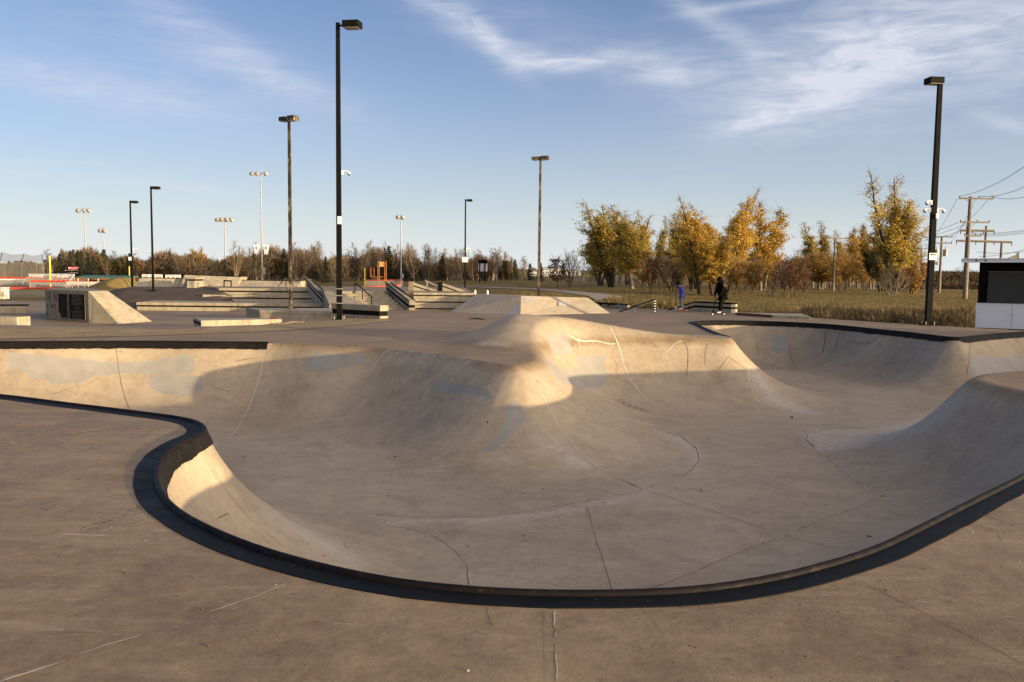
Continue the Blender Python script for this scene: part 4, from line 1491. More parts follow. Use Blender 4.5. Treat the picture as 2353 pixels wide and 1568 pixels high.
def hubba(tb, tf, wpx_b, wpx_f, Yb, Yf, zlow, label, top_dark=True):
    """sloping ledge beside stairs; tb / tf: left edge of the top at the back and front, in the photo"""
    a, b = Q(*tb, Yb), Q(tb[0] + wpx_b, tb[1], Yb)
    c, d = Q(*tf, Yf), Q(tf[0] + wpx_f, tf[1], Yf)
    root = empty('hubba_ledge', (c.x, c.y, zlow)); tag(root, label, 'hubba ledge', 'sloping hubba ledges beside the stairs')
    o = -root.location
    dn = lambda p, k: p - Vector((0, 0, k))
    lowp = lambda p: Vector((p.x, p.y, zlow))
    tk = .22
    ba, bb = Vector((a.x, a.y + .25, a.z)), Vector((b.x, b.y + .25, b.z))
    def wedge(k0, k1, name, mat, grow, parent=root):
        A = [dn(p, k0) for p in (c, d, bb, ba)]
        Bq = [dn(p, k1) if k1 is not None else lowp(p) for p in (c, d, bb, ba)]
        cen = sum(A, Vector()) / 4
        gr = lambda p: Vector((cen.x + (p.x - cen.x) * grow, cen.y + (p.y - cen.y) * (1 + (grow - 1) * .2), p.z))
        ob = MB().hexa([gr(p) for p in Bq], [gr(p) for p in A]).build(name, mat, parent)
        if parent is root:
            ob.location = o
        return ob
    wl(wedge(.34, None, 'wall', M['ledge'], 1.0))
    wedge(.22, .34, 'painted_stripe', M['blackpaint'], .985)
    wl(wedge(.05, .22, 'coping_slab', M['ledge'], 1.02))
    cp = wedge(.0, .05, 'top', M['ledge'], 1.02)
    # black worn edges along the slope
    for p, q in ((c, a), (d, b)):
        MB().tube([p + Vector((0, -.01, -.015)), q + Vector((0, 0, -.015))], .03, 6).build('edge', M['blackpaint'], cp)
    return root


hubba((702.5, 641.8), (746.5, 686), 15, 16, 46.3, 41.6, -.5, 'black-edged sloping hubba ledge at the left, ending the long steps')
hubba((884.6, 648), (939.5, 690.7), 13, 14.5, 41.6, 38.7, -.5, 'black-edged sloping hubba ledge on the right of the eight-step flight')

root = empty('stepped_ledge', (xs(1010, 39), 39, -.1)); tag(root, 'three-tier concrete stepped ledge between the right hubba and the pyramid', 'stepped ledge')
o = -root.location
for k, (Y, ztop) in enumerate(((38.95, .20), (39.35, .50), (39.75, ZP))):
    xa, xb = xs(950, Y), xs(1087, Y)
    zl = ztop - .31
    pl_ = lambda d: [(xa, Y + d), (xb, Y + d), (xb, Y + 1.2), (xa, Y + 1.2)]
    tr_o = wl(MB().prism(pl_(.02), zl - .3, ztop - .16).build('tier', M['ledge'], root)); tr_o.location = o
    MB().prism(pl_(.05), ztop - .16, ztop - .105).build('painted_stripe', M['blackpaint'], tr_o)
    wl(MB().prism(pl_(0), ztop - .105, ztop + .004 * (k == 2)).build('tread', M['ledge'], tr_o))

# two ledges that fall away to the right on the far side of the plaza
for (p0, p1, lab) in (((943, 648), (1011, 669.5), 'pale ledge sloping down to the right, left of its twin on the far plaza side'), ((1010, 648.8), (1094, 677.5), 'pale ledge sloping down to the right, beside the slim lamp post')):
    Y = 44.5
    a, b = Q(*p0, Y), Q(*p1, Y)
    root = empty('sloping_ledge', (a.x, a.y, ZP)); tag(root, lab, 'ledge', 'sloping ledges on the far side of the plaza')
    o = -root.location
    th = Vector((0, .4, 0))
    A = [a, b, b + th, a + th]
    def wedge2(k0, k1, nm, mt, g=0.0):
        gy_ = Vector((0, -g, 0))
        t4 = [p - Vector((0, 0, k0)) for p in A]; b4 = [(Vector((p.x, p.y, -.3)) if k1 is None else p - Vector((0, 0, k1))) for p in A]
        t4 = [t4[0] + gy_, t4[1] + gy_, t4[2] - gy_, t4[3] - gy_]; b4 = [b4[0] + gy_, b4[1] + gy_, b4[2] - gy_, b4[3] - gy_]
        MB().hexa(b4, t4).build(nm, mt, root).location = o
    wedge2(.20, None, 'wall', M['ledge']); wedge2(.13, .20, 'painted_stripe', M['blackpaint'], -.02); wedge2(0, .13, 'coping_slab', M['ledge'], .01)
    MB().box((a.x - .10, a.y - .03, -.2), (a.x + .16, a.y + .45, a.z + .01)).build('end_post', M['blackpaint'] if p0[0] > 1000 else M['plinth'], root).location = o
Y = 45.6
rail([Q(976.7, 645, Y), Q(1008, 659.5, Y)], [(Q(981, 672, Y), Q(981, 647, Y))], 'pale handrail on a dark post between the two far sloping ledges', M['galv'], .03)

# concrete pyramid in the middle of the plaza
L_, M_, R_ = Q(1027, 722, 37.2), Q(1196, 723, 35.2), Q(1401, 719.4, 37.9)
TL, TM, TR = Q(1098.8, 676, 39.0), Q(1197.7, 680.6, 36.95), Q(1350.7, 684.6, 39.2)
K_ = Vector((TR.x - 3.2, 42.2, TR.z)); KB = Vector((TR.x - 2.2, 45.0, -.05)); KL = Vector((L_.x + .2, 41.5, -.1))
root = empty('pyramid', (M_.x, M_.y, 0)); tag(root, 'flat-topped concrete pyramid with a grey-painted shaded left face', 'skate pyramid')
o = -root.location
dn = lambda p: Vector((p.x, p.y, -.5))
MB().add([L_, M_, R_, TL, TM, TR, KB, KL, K_, dn(L_), dn(M_), dn(R_), dn(KB), dn(KL)],
         [(0, 1, 4, 3), (1, 2, 5, 4), (3, 4, 5, 8), (2, 6, 8, 5), (6, 7, 3, 8), (7, 0, 3), (9, 10, 1, 0), (10, 11, 2, 1), (11, 12, 6, 2), (12, 13, 7, 6), (13, 9, 0, 7)]).build('slopes', M['pyramid'], root).location = o
def on(a, b, c, d, u, v):
    return (a * (1 - u) + b * u) * (1 - v) + (d * (1 - u) + c * u) * v
M['greypaint'] = simple('grey_cover_paint', (.36, .355, .34), .15, 3, .8, world=True)
M['greypaint2'] = simple('pale_cover_paint', (.42, .415, .40), .08, 3, .8, world=True)
def patch(fc, uv, mat, nm, lift=.006):
    pts = [on(*fc, u, v) for u, v in uv]
    nn = (fc[1] - fc[0]).cross(fc[3] - fc[0]).normalized()
    if nn.y > 0: nn = -nn
    n_ = len(pts)
    MB().add([p + nn * lift for p in pts] + [p for p in pts], [tuple(range(n_))] + [(i, n_ + i, n_ + (i + 1) % n_, (i + 1) % n_) for i in range(n_)]).build(nm, mat, root).location = o
lf, rf_ = (L_, M_, TM, TL), (M_, R_, TR, TM)
patch(lf, [(0, 0.02), (.26, .02), (.34, .30), (.42, .62), (.36, .98), (0.02, .98), (-.0, .5)], M['greypaint'], 'paint_patch')
patch(lf, [(.75, .02), (.985, .02), (.985, .60), (.93, .50), (.88, .22)], M['greypaint'], 'paint_patch')
patch(lf, [(.40, .55), (.60, .50), (.58, .88), (.44, .90)], M['greypaint'], 'paint_patch', .007)
patch(lf, [(.385, .52), (.44, .51), (.475, .90), (.43, .91)], M['greypaint2'], 'paint_patch', .010)
patch(lf, [(.555, .50), (.61, .49), (.605, .88), (.56, .89)], M['greypaint2'], 'paint_patch', .010)
patch(rf_, [(.03, .72), (.14, .66), (.17, .92), (.04, .95)], M['greypaint'], 'paint_patch')
patch(rf_, [(.46, .48), (.55, .42), (.60, .66), (.50, .70)], M['greypaint2'], 'paint_patch')

# small wall and flat bar to the right of the pyramid
a, b = Q(1366, 694, 46.5), Q(1442, 699.5, 42.5)
root = empty('low_wall', (b.x, b.y, 0)); tag(root, 'low dark-topped concrete wall at the right foot of the pyramid', 'low wall')
o = -root.location
c = Q(1448.7, 699.6, 42.9); d = a + (c - b)
wl(MB().prism([V2(a), V2(b), V2(c), V2(d)], -.5, [a.z - .05, b.z - .05, b.z - .05, a.z - .05]).build('wall', M['ledge'], root)).location = o
MB().hexa([p - Vector((0, 0, .05)) for p in (a, b, c, d)], [Vector((p.x, p.y, (a.z if i in (0, 3) else b.z))) for i, p in enumerate((a, b, c, d))]).build('dark_edge', M['blackpaint'], root).location = o
a, b = Q(1375, 697, 43.5), Q(1414, 699.5, 42.0)
rail([a, b], [(Q(1398, 704, 42.6), Q(1398, 698.6, 42.6)), (Q(1380, 704, 43.3), Q(1380, 697.4, 43.3))], 'short flat dark bar standing in front of the low wall', M['lampblack'], .05, 'flat_bar')
a, b = Q(1424, 717.3, 38.5), Q(1504, 689, 39.5)
rail([a, b], [(Q(1504, 718, 39.5), b), (Q(1457.5, 717.5, 38.9), Q(1457.5, 706, 38.9))], 'black and white striped handrail sloping up near the blue rider', M['lampblack'], .045, stripes=True)

# long bent ledge behind the riders
Yl, Yk, Yr = 42.6, 41.3, 39.5
pts = [Q(1516, 716.6, Yl), Q(1596.4, 692.9, Yk), Q(1679.7, 696.8, Yr)]
bk = Q(1694, 698, 40.1) - pts[2]; bk.z = 0
root = empty('ledge', (pts[2].x, pts[2].y, -.05)); tag(root, 'long black-striped ledge behind the riders, sloping at its left and sunlit at right end', 'ledge', 'concrete skate ledges')
o = -root.location
def bent(k0, k1, nm, mt, g):
    m_ = MB()
    sh = bk.normalized() * -g
    for i in range(2):
        A = [pts[i] + sh * 0, pts[i + 1] + sh * 0, pts[i + 1] + bk, pts[i] + bk]
        gv = Vector((0, -g, 0))
        t4 = [p - Vector((0, 0, k0)) for p in A]
        b4 = [(Vector((p.x, p.y, -.5)) if k1 is None else p - Vector((0, 0, k1))) for p in A]
        b4 = [Vector((q.x, q.y, min(q.z, p.z - .01))) for p, q in zip(t4, b4)]
        t4 = [t4[0] + gv, t4[1] + gv, t4[2], t4[3]]; b4 = [b4[0] + gv, b4[1] + gv, b4[2], b4[3]]
        m_.hexa(b4, t4)
    ob = m_.build(nm, mt, root); ob.location = o
    return ob
bent(.30, None, 'wall', M['ledge'], 0); bent(.19, .30, 'painted_stripe', M['blackpaint'], -.02); bent(.07, .19, 'coping_slab', M['ledge'], .012); bent(0, .07, 'painted_edge', M['blackpaint'], .014)
e0, e1 = pts[2] + Vector((0.004, 0, 0)), pts[2] + bk
ex = Vector((bk.y, -bk.x, 0)).normalized() * .014
if ex.x < 0: ex = -ex
MB().hexa([Vector((p.x, p.y, -.4)) for p in (e0, e0 + ex, e1 + ex, e1)], [p - Vector((0, 0, .30)) for p in (e0, e0 + ex, e1 + ex, e1)]).build('end_face', M['ledge'], root).location = o
MB().hexa([p - Vector((0, 0, .20)) for p in (e0, e0 + ex, e1 + ex, e1)], [p - Vector((0, 0, .075)) for p in (e0, e0 + ex, e1 + ex, e1)]).build('end_face', M['ledge'], root).location = o

# flat manual pad by the weeds
a, b, c, d = P(1773, 724.3, .12), P(1862, 727.4, .12), P(1842, 720.8, .12), P(1690, 718.4, .12)
root = empty('manual_pad', (a.x, a.y, 0)); tag(root, 'low flat concrete pad with a reddish edge beside the dry grass', 'manual pad')
o = -root.location
wl(MB().prism([V2(a), V2(b), V2(c), V2(d)], -.4, .12).build('slab', M['ledge'], root)).location = o
M['rust'] = simple('rusty_red_edge', (.16, .055, .035), .3, 6, .8)
MB().hexa([d + Vector((0, -.02, -.10)), a + Vector((0, -.02, -.10)), a + Vector((0, 0, -.10)), d + Vector((0, 0, -.10))], [d + Vector((0, -.02, .004)), a + Vector((0, -.02, .004)), a + Vector((0, .03, .004)), d + Vector((0, .03, .004))]).build('steel_edge', M['rust'], root).location = o

# banked back walls
def bank_wall(pa, pb, Y, label, ztop_px, zb=ZP, skew=.5, sec=4):
    xa, xb = xs(pa, Y), xs(pb, Y)
    zt_a = Q(pa, ztop_px[0], Y + .8).z; zt_b = Q(pb, ztop_px[1], Y + .8).z
    root = empty('bank_wall', ((xa + xb) / 2, Y, zb)); tag(root, label, 'bank wall', 'banked concrete walls at the back of the plaza')
    o = -root.location
    m_ = MB()
    for i in range(sec):
        u, v_ = i / sec, (i + 1) / sec
        x0, x1 = xa + (xb - xa) * u, xa + (xb - xa) * v_
        z0_, z1_ = zt_a + (zt_b - zt_a) * u, zt_a + (zt_b - zt_a) * v_
        y0, y1 = Y + skew * u, Y + skew * v_
        g = .012
        m_.add([(x0 + g, y0, zb - .8), (x1 - g, y1, zb - .8), (x1 - g, y1, zb), (x0 + g, y0, zb), (x0 + g, y0 + .8, z0_), (x1 - g, y1 + .8, z1_), (x0 + g, y0 + 2, z0_), (x1 - g, y1 + 2, z1_), (x0 + g, y0 + 2, zb - .8), (x1 - g, y1 + 2, zb - .8)],
               [(0, 1, 2, 3), (3, 2, 5, 4), (4, 5, 7, 6), (0, 3, 4, 6, 8), (1, 9, 7, 5, 2), (6, 7, 9, 8)])
    m_.build('bank', M['ledge'], root).location = o
    MB().tube([(xa, Y + .8, zt_a), (xb, Y + skew + .8, zt_b)], .035, 6).build('steel_edge', M['lampblack'], root).location = o
    return root, o


bank_wall(308.5, 416, 51.6, 'banked concrete wall at the far left, under a white railing', (638.6, 640.5), .55)
r_, o_ = bank_wall(413.5, 538.5, 51.8, 'highest banked concrete wall, behind the small grind bar', (631.3, 636.5))
for nm, uv in (('paint_patch', ((470, 640), (486, 641), (487, 652), (471, 651))), ('paint_patch', ((497, 646), (514, 647), (514, 655), (498, 655)))):
    m_ = MB(); m_.slab(*[Q(px, py, 51.8 + .05 + .8 * (658 - py) / 24 - .03 + .5 * (px - 413) / 125) for px, py in uv[::-1]][::-1], .01); m_.build(nm, M['greypaint'], r_).location = o_
bank_wall(538.5, 680, 52.4, 'long low banked concrete wall, left of the yellow bush', (644, 646.5), ZP, .4, 5)


def railing(pa, pb, Y, y0, y1, label):
    a, b = Q(pa, y0, Y), Q(pb, y0, Y); c = Q(pa, y1, Y)
    root = empty('railing', a); tag(root, label, 'railing', 'white railings beyond the back walls')
    o = -root.location
    for k in range(3):
        z_ = a.z + (c.z - a.z) * k / 2.6
        MB().tube([(a.x, Y, z_), (b.x, Y, z_)], .03, 6).build('rail', M['white'], root).location = o
    for k in range(4):
        x_ = a.x + (b.x - a.x) * k / 3
        MB().tube([(x_, Y, c.z - .4), (x_, Y, a.z)], .035, 6).build('post', M['white'], root).location = o


railing(327, 372, 56, 631.5, 638, 'white pipe railing left of the one-headed lamp post')
railing(381, 414, 56, 632.5, 638.5, 'white pipe railing right of the one-headed lamp post')
# block in front of the high wall
F0, F1, F2 = Q(430, 657, 49.5), Q(447.5, 657.3, 49.7), Q(414, 656.5, 51.0)
root = empty('wedge_block', F0); tag(root, 'small wedge block with a black band in front of the highest back wall', 'wedge block')
o = -root.location
zt = Q(430, 638, 49.5).z
T0, T1, T2 = Vector((F0.x, F0.y, zt - .2)), Vector((F1.x, F1.y, zt - .2)), Vector((F2.x + .32, F2.y, zt - .2))
MB().add([F0 - Vector((0, 0, .4)), F1 - Vector((0, 0, .4)), Vector((F1.x, F1.y + 1.4, F1.z - .4)), F2 - Vector((0, 0, .4)), T0, T1, Vector((F1.x, F1.y + 1.4, zt - .2)), T2],
         [(0, 1, 5, 4), (1, 2, 6, 5), (2, 3, 7, 6), (3, 0, 4, 7), (4, 5, 6, 7), (3, 2, 1, 0)]).build('block', M['ledge'], root).location = o
MB().prism([V2(T0), V2(T1), (F1.x, F1.y + 1.4), V2(T2)], zt - .2, zt - .1).build('painted_stripe', M['blackpaint'], root).location = o
MB().prism([(T0.x - .03, T0.y - .03), (T1.x + .03, T1.y - .03), (F1.x + .03, F1.y + 1.4), (T2.x - .03, T2.y)], zt - .1, zt).build('coping_slab', M['ledge'], root).location = o
Y = 49.0
rail([Q(513.8, 645, Y), Q(532, 646, Y)], [(Q(515, 660, Y), Q(515, 645, Y)), (Q(531, 661, Y), Q(531, 646, Y))], 'small square grind bar on two legs before the highest back wall', M['lampblack'], .04, 'grind_bar')
rail([Q(638, 658.5, Y), Q(657, 638.5, Y), Q(657.6, 640, Y)], [(Q(657.3, 661, Y), Q(657.3, 639, Y))], 'slanted dark handrail beside the rust streaked lamp post on the raised plaza', M['lampworn'], .04)


# ------------------------------------------------------------------ mounds
def mound(name, x0, x1, y0, y1, fn, mat, nx=60, ny=50):
    X, Y_ = np.meshgrid(np.linspace(x0, x1, nx), np.linspace(y0, y1, ny))
    Z = fn(X, Y_)
    i = np.arange(nx * ny).reshape(ny, nx)
    f = np.stack([i[:-1, :-1], i[:-1, 1:], i[1:, 1:], i[1:, :-1]], -1).reshape(-1, 4)
    return tag(link(name, mesh_np(name, np.stack([X.ravel(), Y_.ravel(), Z.ravel()], 1), f), mat), kind='structure')


mound('asphalt_mound', -27, -13.5, 42.6, 54, lambda x, y: -.42 + 1.15 * smooth01(43.0, 48.0, y + .25 * (x + 20)) * smooth01(-26, -21.5, x + (y - 46) * .35) * smooth01(-14.0, -16.4, x + (y - 46) * .3), M['asphalt'])
mound('grass_mound', -40, -25, 54, 80, lambda x, y: -.75 + 2.0 * np.exp(-np.where(x < -29.4, (x + 29.4) / 2.9, (x + 29.4) / 1.25) ** 2 - ((y - 62.5) / 5.0) ** 2), M['turf'], 90, 60)


# ------------------------------------------------------------------ shack
c0 = Vector((Q(2246, 700, 33.5).x, 33.5, -.25))
fd = Vector((1, -.7, 0)).normalized(); bd = Vector((.7, 1, 0)).normalized()
root = empty('shack', c0); tag(root, 'dark brown wooden shack with a closed grey shutter and white lower panel', 'shack')
WL, WD = 4.5, 1.7
zpan, zwin0, zwin1, zwall = 1.01, 1.01, 2.27, 2.66
def pl(u, v, z):
    return fd * u + bd * v + Vector((0, 0, z))
m_ = MB()
m_.hexa([pl(0, 0, -.1), pl(WL, 0, -.1), pl(WL, WD, -.1), pl(0, WD, -.1)], [pl(0, 0, zwall), pl(WL, 0, zwall), pl(WL, WD, zwall), pl(0, WD, zwall)])
m_.build('wall', M['darkwood'], root)
pn = MB().hexa([pl(-.04, -.03, .02), pl(WL, -.03, .02), pl(WL, 0, .02), pl(-.04, 0, .02)], [pl(-.04, -.03, zpan), pl(WL, -.03, zpan), pl(WL, 0, zpan), pl(-.04, 0, zpan)]).build('lower_panel', M['signwhite'], root)
for u in (1.22, 2.44, 3.66):
    MB().hexa([pl(u - .004, -.034, .02), pl(u + .004, -.034, .02), pl(u + .004, -.03, .02), pl(u - .004, -.03, .02)], [pl(u - .004, -.034, zpan), pl(u + .004, -.034, zpan), pl(u + .004, -.03, zpan), pl(u - .004, -.03, zpan)]).build('panel_seam', M['ink'], pn)
MB().hexa([pl(-.05, -.045, zpan - .03), pl(WL, -.045, zpan - .03), pl(WL, -.03, zpan - .03), pl(-.05, -.03, zpan - .03)], [pl(-.05, -.045, zpan + .012), pl(WL, -.045, zpan + .012), pl(WL, -.03, zpan + .012), pl(-.05, -.03, zpan + .012)]).build('panel_trim', M['housewhite'], pn)
rs = random.Random(4)
for u, z in ((.68, .70), (.62, .62), (.86, .60), (.95, .56), (1.0, .55), (.60, .35), (.84, .34), (.05, .78), (.05, .6), (.04, .4), (.05, .18)):
    MB().tube([pl(u * 1.25, -.034, z), pl(u * 1.25, -.03, z)], .012, 8).build('nail', M['ink'], pn)
M['shutter'] = simple('grey_shutter', (.046, .044, .039), .2, 9, .6, world=True)
MB().hexa([pl(.32, -.06, zwin0 + .03), pl(WL - .4, -.06, zwin0 + .03), pl(WL - .4, 0, zwin0 + .03), pl(.32, 0, zwin0 + .03)], [pl(.34, -.06, zwin1), pl(WL - .4, -.06, zwin1), pl(WL - .4, 0, zwin1), pl(.34, 0, zwin1)]).build('shutter', M['shutter'], root)
MB().hexa([pl(.33, -.075, zwin1), pl(WL - .4, -.075, zwin1), pl(WL - .4, 0, zwin1), pl(.33, 0, zwin1)], [pl(.33, -.075, zwin1 + .02), pl(WL - .4, -.075, zwin1 + .02), pl(WL - .4, 0, zwin1 + .02), pl(.33, 0, zwin1 + .02)]).build('shutter_rail', M['frame_trim'], root)
zr = 2.68
rf = MB().hexa([pl(-.55, -.75, zr), pl(WL + .5, -.75, zr), pl(WL + .5, WD + .2, zr), pl(-.55, WD + .2, zr)], [pl(-.55, -.75, zr + .03), pl(WL + .5, -.75, zr + .03), pl(WL + .5, WD + .2, zr + .12), pl(-.55, WD + .2, zr + .12)]).build('roof', M['darkwood'], root)
m_ = MB(); m_.hexa([pl(-.57, -.78, zr - .05), pl(WL + .5, -.78, zr - .05), pl(WL + .5, -.752, zr - .05), pl(-.57, -.752, zr - .05)], [pl(-.57, -.78, zr + .09), pl(WL + .5, -.78, zr + .09), pl(WL + .5, -.752, zr + .09), pl(-.57, -.752, zr + .09)])
m_.build('fascia', M['housewhite'], rf)
m_ = MB()
for k in range(36):
    u = -.5 + k * .155
    m_.tube([pl(u, -.80, zr + .10), pl(u, WD + .2, zr + .15)], .022, 6)
m_.hexa([pl(-.57, -.80, zr + .085), pl(WL + .5, -.80, zr + .085), pl(WL + .5, WD + .2, zr + .13), pl(-.57, WD + .2, zr + .13)], [pl(-.57, -.80, zr + .10), pl(WL + .5, -.80, zr + .10), pl(WL + .5, WD + .2, zr + .15), pl(-.57, WD + .2, zr + .15)])
m_.build('roof_sheet', M['houseroof'], rf)
for u in (-.05, .28):
    MB().tube([pl(u, -.785, zr + .03), pl(u, -.775, zr + .03)], .035, 8).build('knot', M['darkwood'], rf)
# ramp frame seen over the shack roof
Y = 60.0
root = empty('timber_frame', Q(2338, 640, Y)); tag(root, 'weathered timber frame with a slanted plank showing above the shack roof', 'timber frame')
o = -root.location
for a, b in (((2311, 597), (2336, 588)), ((2336, 588), (2341, 581))):
    MB().tube([Q(*a, Y), Q(*b, Y)], .07, 6).build('plank', M['wood'], root).location = o
for a, b in (((2326, 620), (2334, 588)), ((2331, 620), (2336, 587)), ((2336, 620), (2338, 584)), ((2340, 622), (2341, 581))):
    MB().tube([Q(*a, Y), Q(*b, Y)], .045, 6).build('post', M['wood'], root).location = o


# ------------------------------------------------------------------ utility poles and wires
def upole(px, py, ytop, Y, arms, label, r=.13, pots=(), mat=None):
    b = lawn_at(px, Y)
    root = empty('utility_pole', b); tag(root, label, 'utility pole', 'wooden utility poles')
    top = Q(px, ytop, Y)
    H = top.z - b.z
    MB().tube([(0, 0, -.4), (0, 0, H)], [r * 1.15, r * .8], 8).build('pole', mat or M['wood'], root)
    k = Y / F_PX
    for (x0, x1, py_) in arms:
        z_ = Q(px, py_, Y).z - b.z
        xc = px + (py_ - py) * -.02
        arm = MB().box(((x0 - xc) * k, -.16, z_ - .07), ((x1 - xc) * k, -.04, z_ + .07)).build('crossarm', M['wood'], root)
        for xx in (x0, (x0 + x1) / 2 + 6, x1):
            MB().tube([((xx - xc) * k * .97, -.1, z_ + .06), ((xx - xc) * k * .97, -.1, z_ + .20)], [.03, .06], 6).build('insulator', M['wire'], arm)
        if x1 - x0 > 50:
            for sx in (-1, 1):
                MB().tube([(sx * 13 * k, -.1, z_ - .05), (0, -.1, z_ - .6)], .022, 5).build('brace', M['wood'], arm)
    for (x0, y0) in pots:
        p = Q(x0, y0, Y) - b
        pt = MB().tube([(p.x, -.1, p.z - .45), (p.x, -.1, p.z + .4)], .28, 12).build('transformer', M['galv'], root)
        MB().tube([(p.x, -.1, p.z + .4), (p.x, -.1, p.z + .75)], .05, 6).build('bushing', M['galv'], pt)
    return root, b


upole(2220, 697, 452, 79, [(2198.5, 2276.7, 456.5), (2202, 2269, 511), (2213, 2251, 542)], 'tallest wooden utility pole with three crossarms, left of the brown shack', .20)
upole(2159.5, 678, 543, 105, [(2147, 2185, 544.5), (2144.7, 2184.4, 559)], 'utility pole carrying two grey transformers behind the black lamp post', .17, [(2151, 581), (2171.6, 581)])
upole(1915.5, 674, 547, 107, [(1903.6, 1942, 548.5)], 'single-arm utility pole standing among the orange trees', .15)
upole(2114.6, 659, 570, 170, [(2102, 2131, 572), (2103, 2131, 581), (2102, 2129, 597)], 'distant utility pole with three arms just left of the black lamp post', .2)
upole(2132, 655, 557, 230, [(2122, 2144, 562), (2124, 2146, 566)], 'faint farthest utility pole directly beside the black lamp post', .22)
upole(1687.5 + 62, 650, 568, 260, [(1742, 1760, 569)], 'remote utility pole glimpsed between the orange treetops', .2)
# three-legged transmission frame
Y = 150
b = lawn_at(2225, Y)
root = empty('transmission_frame', b); tag(root, 'three-legged timber transmission frame with long beams behind the shack', 'transmission frame')
k = Y / F_PX
for px, yt in ((2223, 519), (2266.5, 519), (2302, 555)):
    t_ = Q(px, yt, Y) - b
    MB().tube([(t_.x, 0, -.5), (t_.x, 0, t_.z)], [.28, .2], 8).build('leg', M['wood'], root)
for (x0, y0), (x1, y1) in (((2205.7, 530), (2282.6, 531)), ((2196, 553.5), (2323, 557))):
    a, c_ = Q(x0, y0, Y) - b, Q(x1, y1, Y) - b
    bm_ = MB().tube([(a.x, -.25, a.z), (c_.x, -.25, c_.z)], .2, 4, False).build('beam', M['wood'], root)
    for u in (0.0, .35, .68, 1.0):
        p = a + (c_ - a) * u
        MB().tube([(p.x, -.3, p.z), (p.x, -.3, p.z - .65)], .07, 6).build('insulator', M['wire'], bm_)


def wire(a, b, sag, r, label):
    a, b = Vector(a), Vector(b)
    pts = [a + (b - a) * (i / 24) - Vector((0, 0, sag * 4 * (i / 24) * (1 - i / 24))) for i in range(25)]
    root = MB()
    root.tube(pts, r, 5)
    ob = root.build('power_line', M['wire'], None, a)
    tag(ob, label, 'power line', 'overhead power lines at right')


far_r = [Q(2460, 300, 55), Q(2460, 362, 56), Q(2460, 404, 57)]
for i, (px, py) in enumerate(((2202, 452), (2250, 451), (2274, 450.5))):
    wire(Q(px, py, 79), far_r[i], .8, .02, ['topmost wire leaving the left tip of the tallest utility pole towards the right', 'wire leaving the middle of the tallest utility pole top towards the right', 'wire leaving the right tip of the tallest utility pole top'][i])
for i, ((x0, y0), (x1, y1)) in enumerate((((2199.5, 457), (2147, 544)), ((2272, 457), (2184, 544)), ((2237, 470), (2184, 559)))):
    wire(Q(x0, y0, 79), Q(x1, y1, 105), .25, .018, ['wire slanting from the tallest pole top left tip down to the transformer pole', 'wire slanting from the tallest pole top right tip down to the transformer pole', 'middle wire slanting from the tallest pole down to the transformer pole'][i])
for i, (y0, y1) in enumerate(((511, 549), (517, 553), (524, 557))):
    wire(Q(2202 + 14 * i, y0, 79), Q(2060, y1 + 3, 135), .4, .02, ['upper of three wires running left from the second crossarm past the lamp post', 'middle of three wires running left from the second crossarm past the lamp post', 'lowest of three wires running left from the second crossarm past the lamp post'][i])
for i, (y0, y1) in enumerate(((531, 520), (534, 523), (537, 527), (575, 571), (586, 560))):
    wire(Q(2232 + 4 * i, y0 + 4, 100), Q(2400, y1, 80), .3, .02, ['uppermost thin wire crossing behind the transmission frame', 'second thin wire from the top crossing behind the transmission frame', 'third thin wire crossing behind the transmission frame', 'nearly level wire just above the shack roof', 'lowest wire rising to the right above the shack roof'][i])


# ------------------------------------------------------------------ ball diamonds, fences, boards
def fence(pts, h, label, cap, post_gap=3.0, r=.05):
    """low chain-link fence with a coloured cap; pts are plan points"""
    root = empty('fence', (pts[0][0], pts[0][1], lz(pts[0][0], pts[0][1]))); tag(root, label, 'fence')
    o = -root.location
    m_, mp, mc = MB(), MB(), MB()
    ps = []
    for (a, b) in zip(pts[:-1], pts[1:]):
        a, b = Vector((*a[:2], 0)), Vector((*b[:2], 0))
        n_ = max(1, int((b - a).length / post_gap))
        ps += [a + (b - a) * i / n_ for i in range(n_)]
    ps.append(Vector((*pts[-1][:2], 0)))
    for p in ps:
        p.z = lz(p.x, p.y)
    for p in ps:
        MB().tube([p - Vector((0, 0, .2)), p + Vector((0, 0, h))], .035, 6).build('post', M['galv'], root).location = o
    for p, q in zip(ps[:-1], ps[1:]):
        m_.slab(p, q, q + Vector((0, 0, h)), p + Vector((0, 0, h)), .004)
    m_.build('chain_link', M['mesh'], root).location = o
    mc.tube([p + Vector((0, 0, h)) for p in ps], r, 6)
    mc.build('cap_rail', cap, root).location = o
    return root


def lx_(px, Y):
    p = lawn_at(px, Y)
    return (p.x, p.y)


fence([lx_(-60, 66), lx_(230, 68)], .72, 'low chain-link fence with a bright red cap at far left, nearest the plaza', M['redcap'], 5.0, .075)
fence([lx_(-60, 128), lx_(310, 132)], .95, 'red-capped fence running behind the aluminium bleachers', M['redcap'], 5.0, .11)
fence([lx_(68, 101), lx_(160, 103), lx_(300, 99)], .80, 'red-capped fence in front of the green dugout roof', M['redcap'], 4.0, .12)
fence([lx_(672, 74), lx_(780, 77), lx_(905, 83), lx_(921, 95)], .62, 'red-capped fence behind the raised plaza, below the orange signboard', M['redcap'], 4.0, .09)
fence([lx_(838, 110), lx_(925, 112)], 1.0, 'dark red capped fence beside the middle floodlight mast', simple('dark_red_cap', (.22, .03, .03), .1, 3, .5), 4.0, .09)
fence([lx_(954, 262), lx_(1160, 232), lx_(1250, 218), lx_(1490, 200)], 1.45, 'long outfield fence with a pale yellow cap across the middle distance', M['yellowcap'], 6.0, .13)

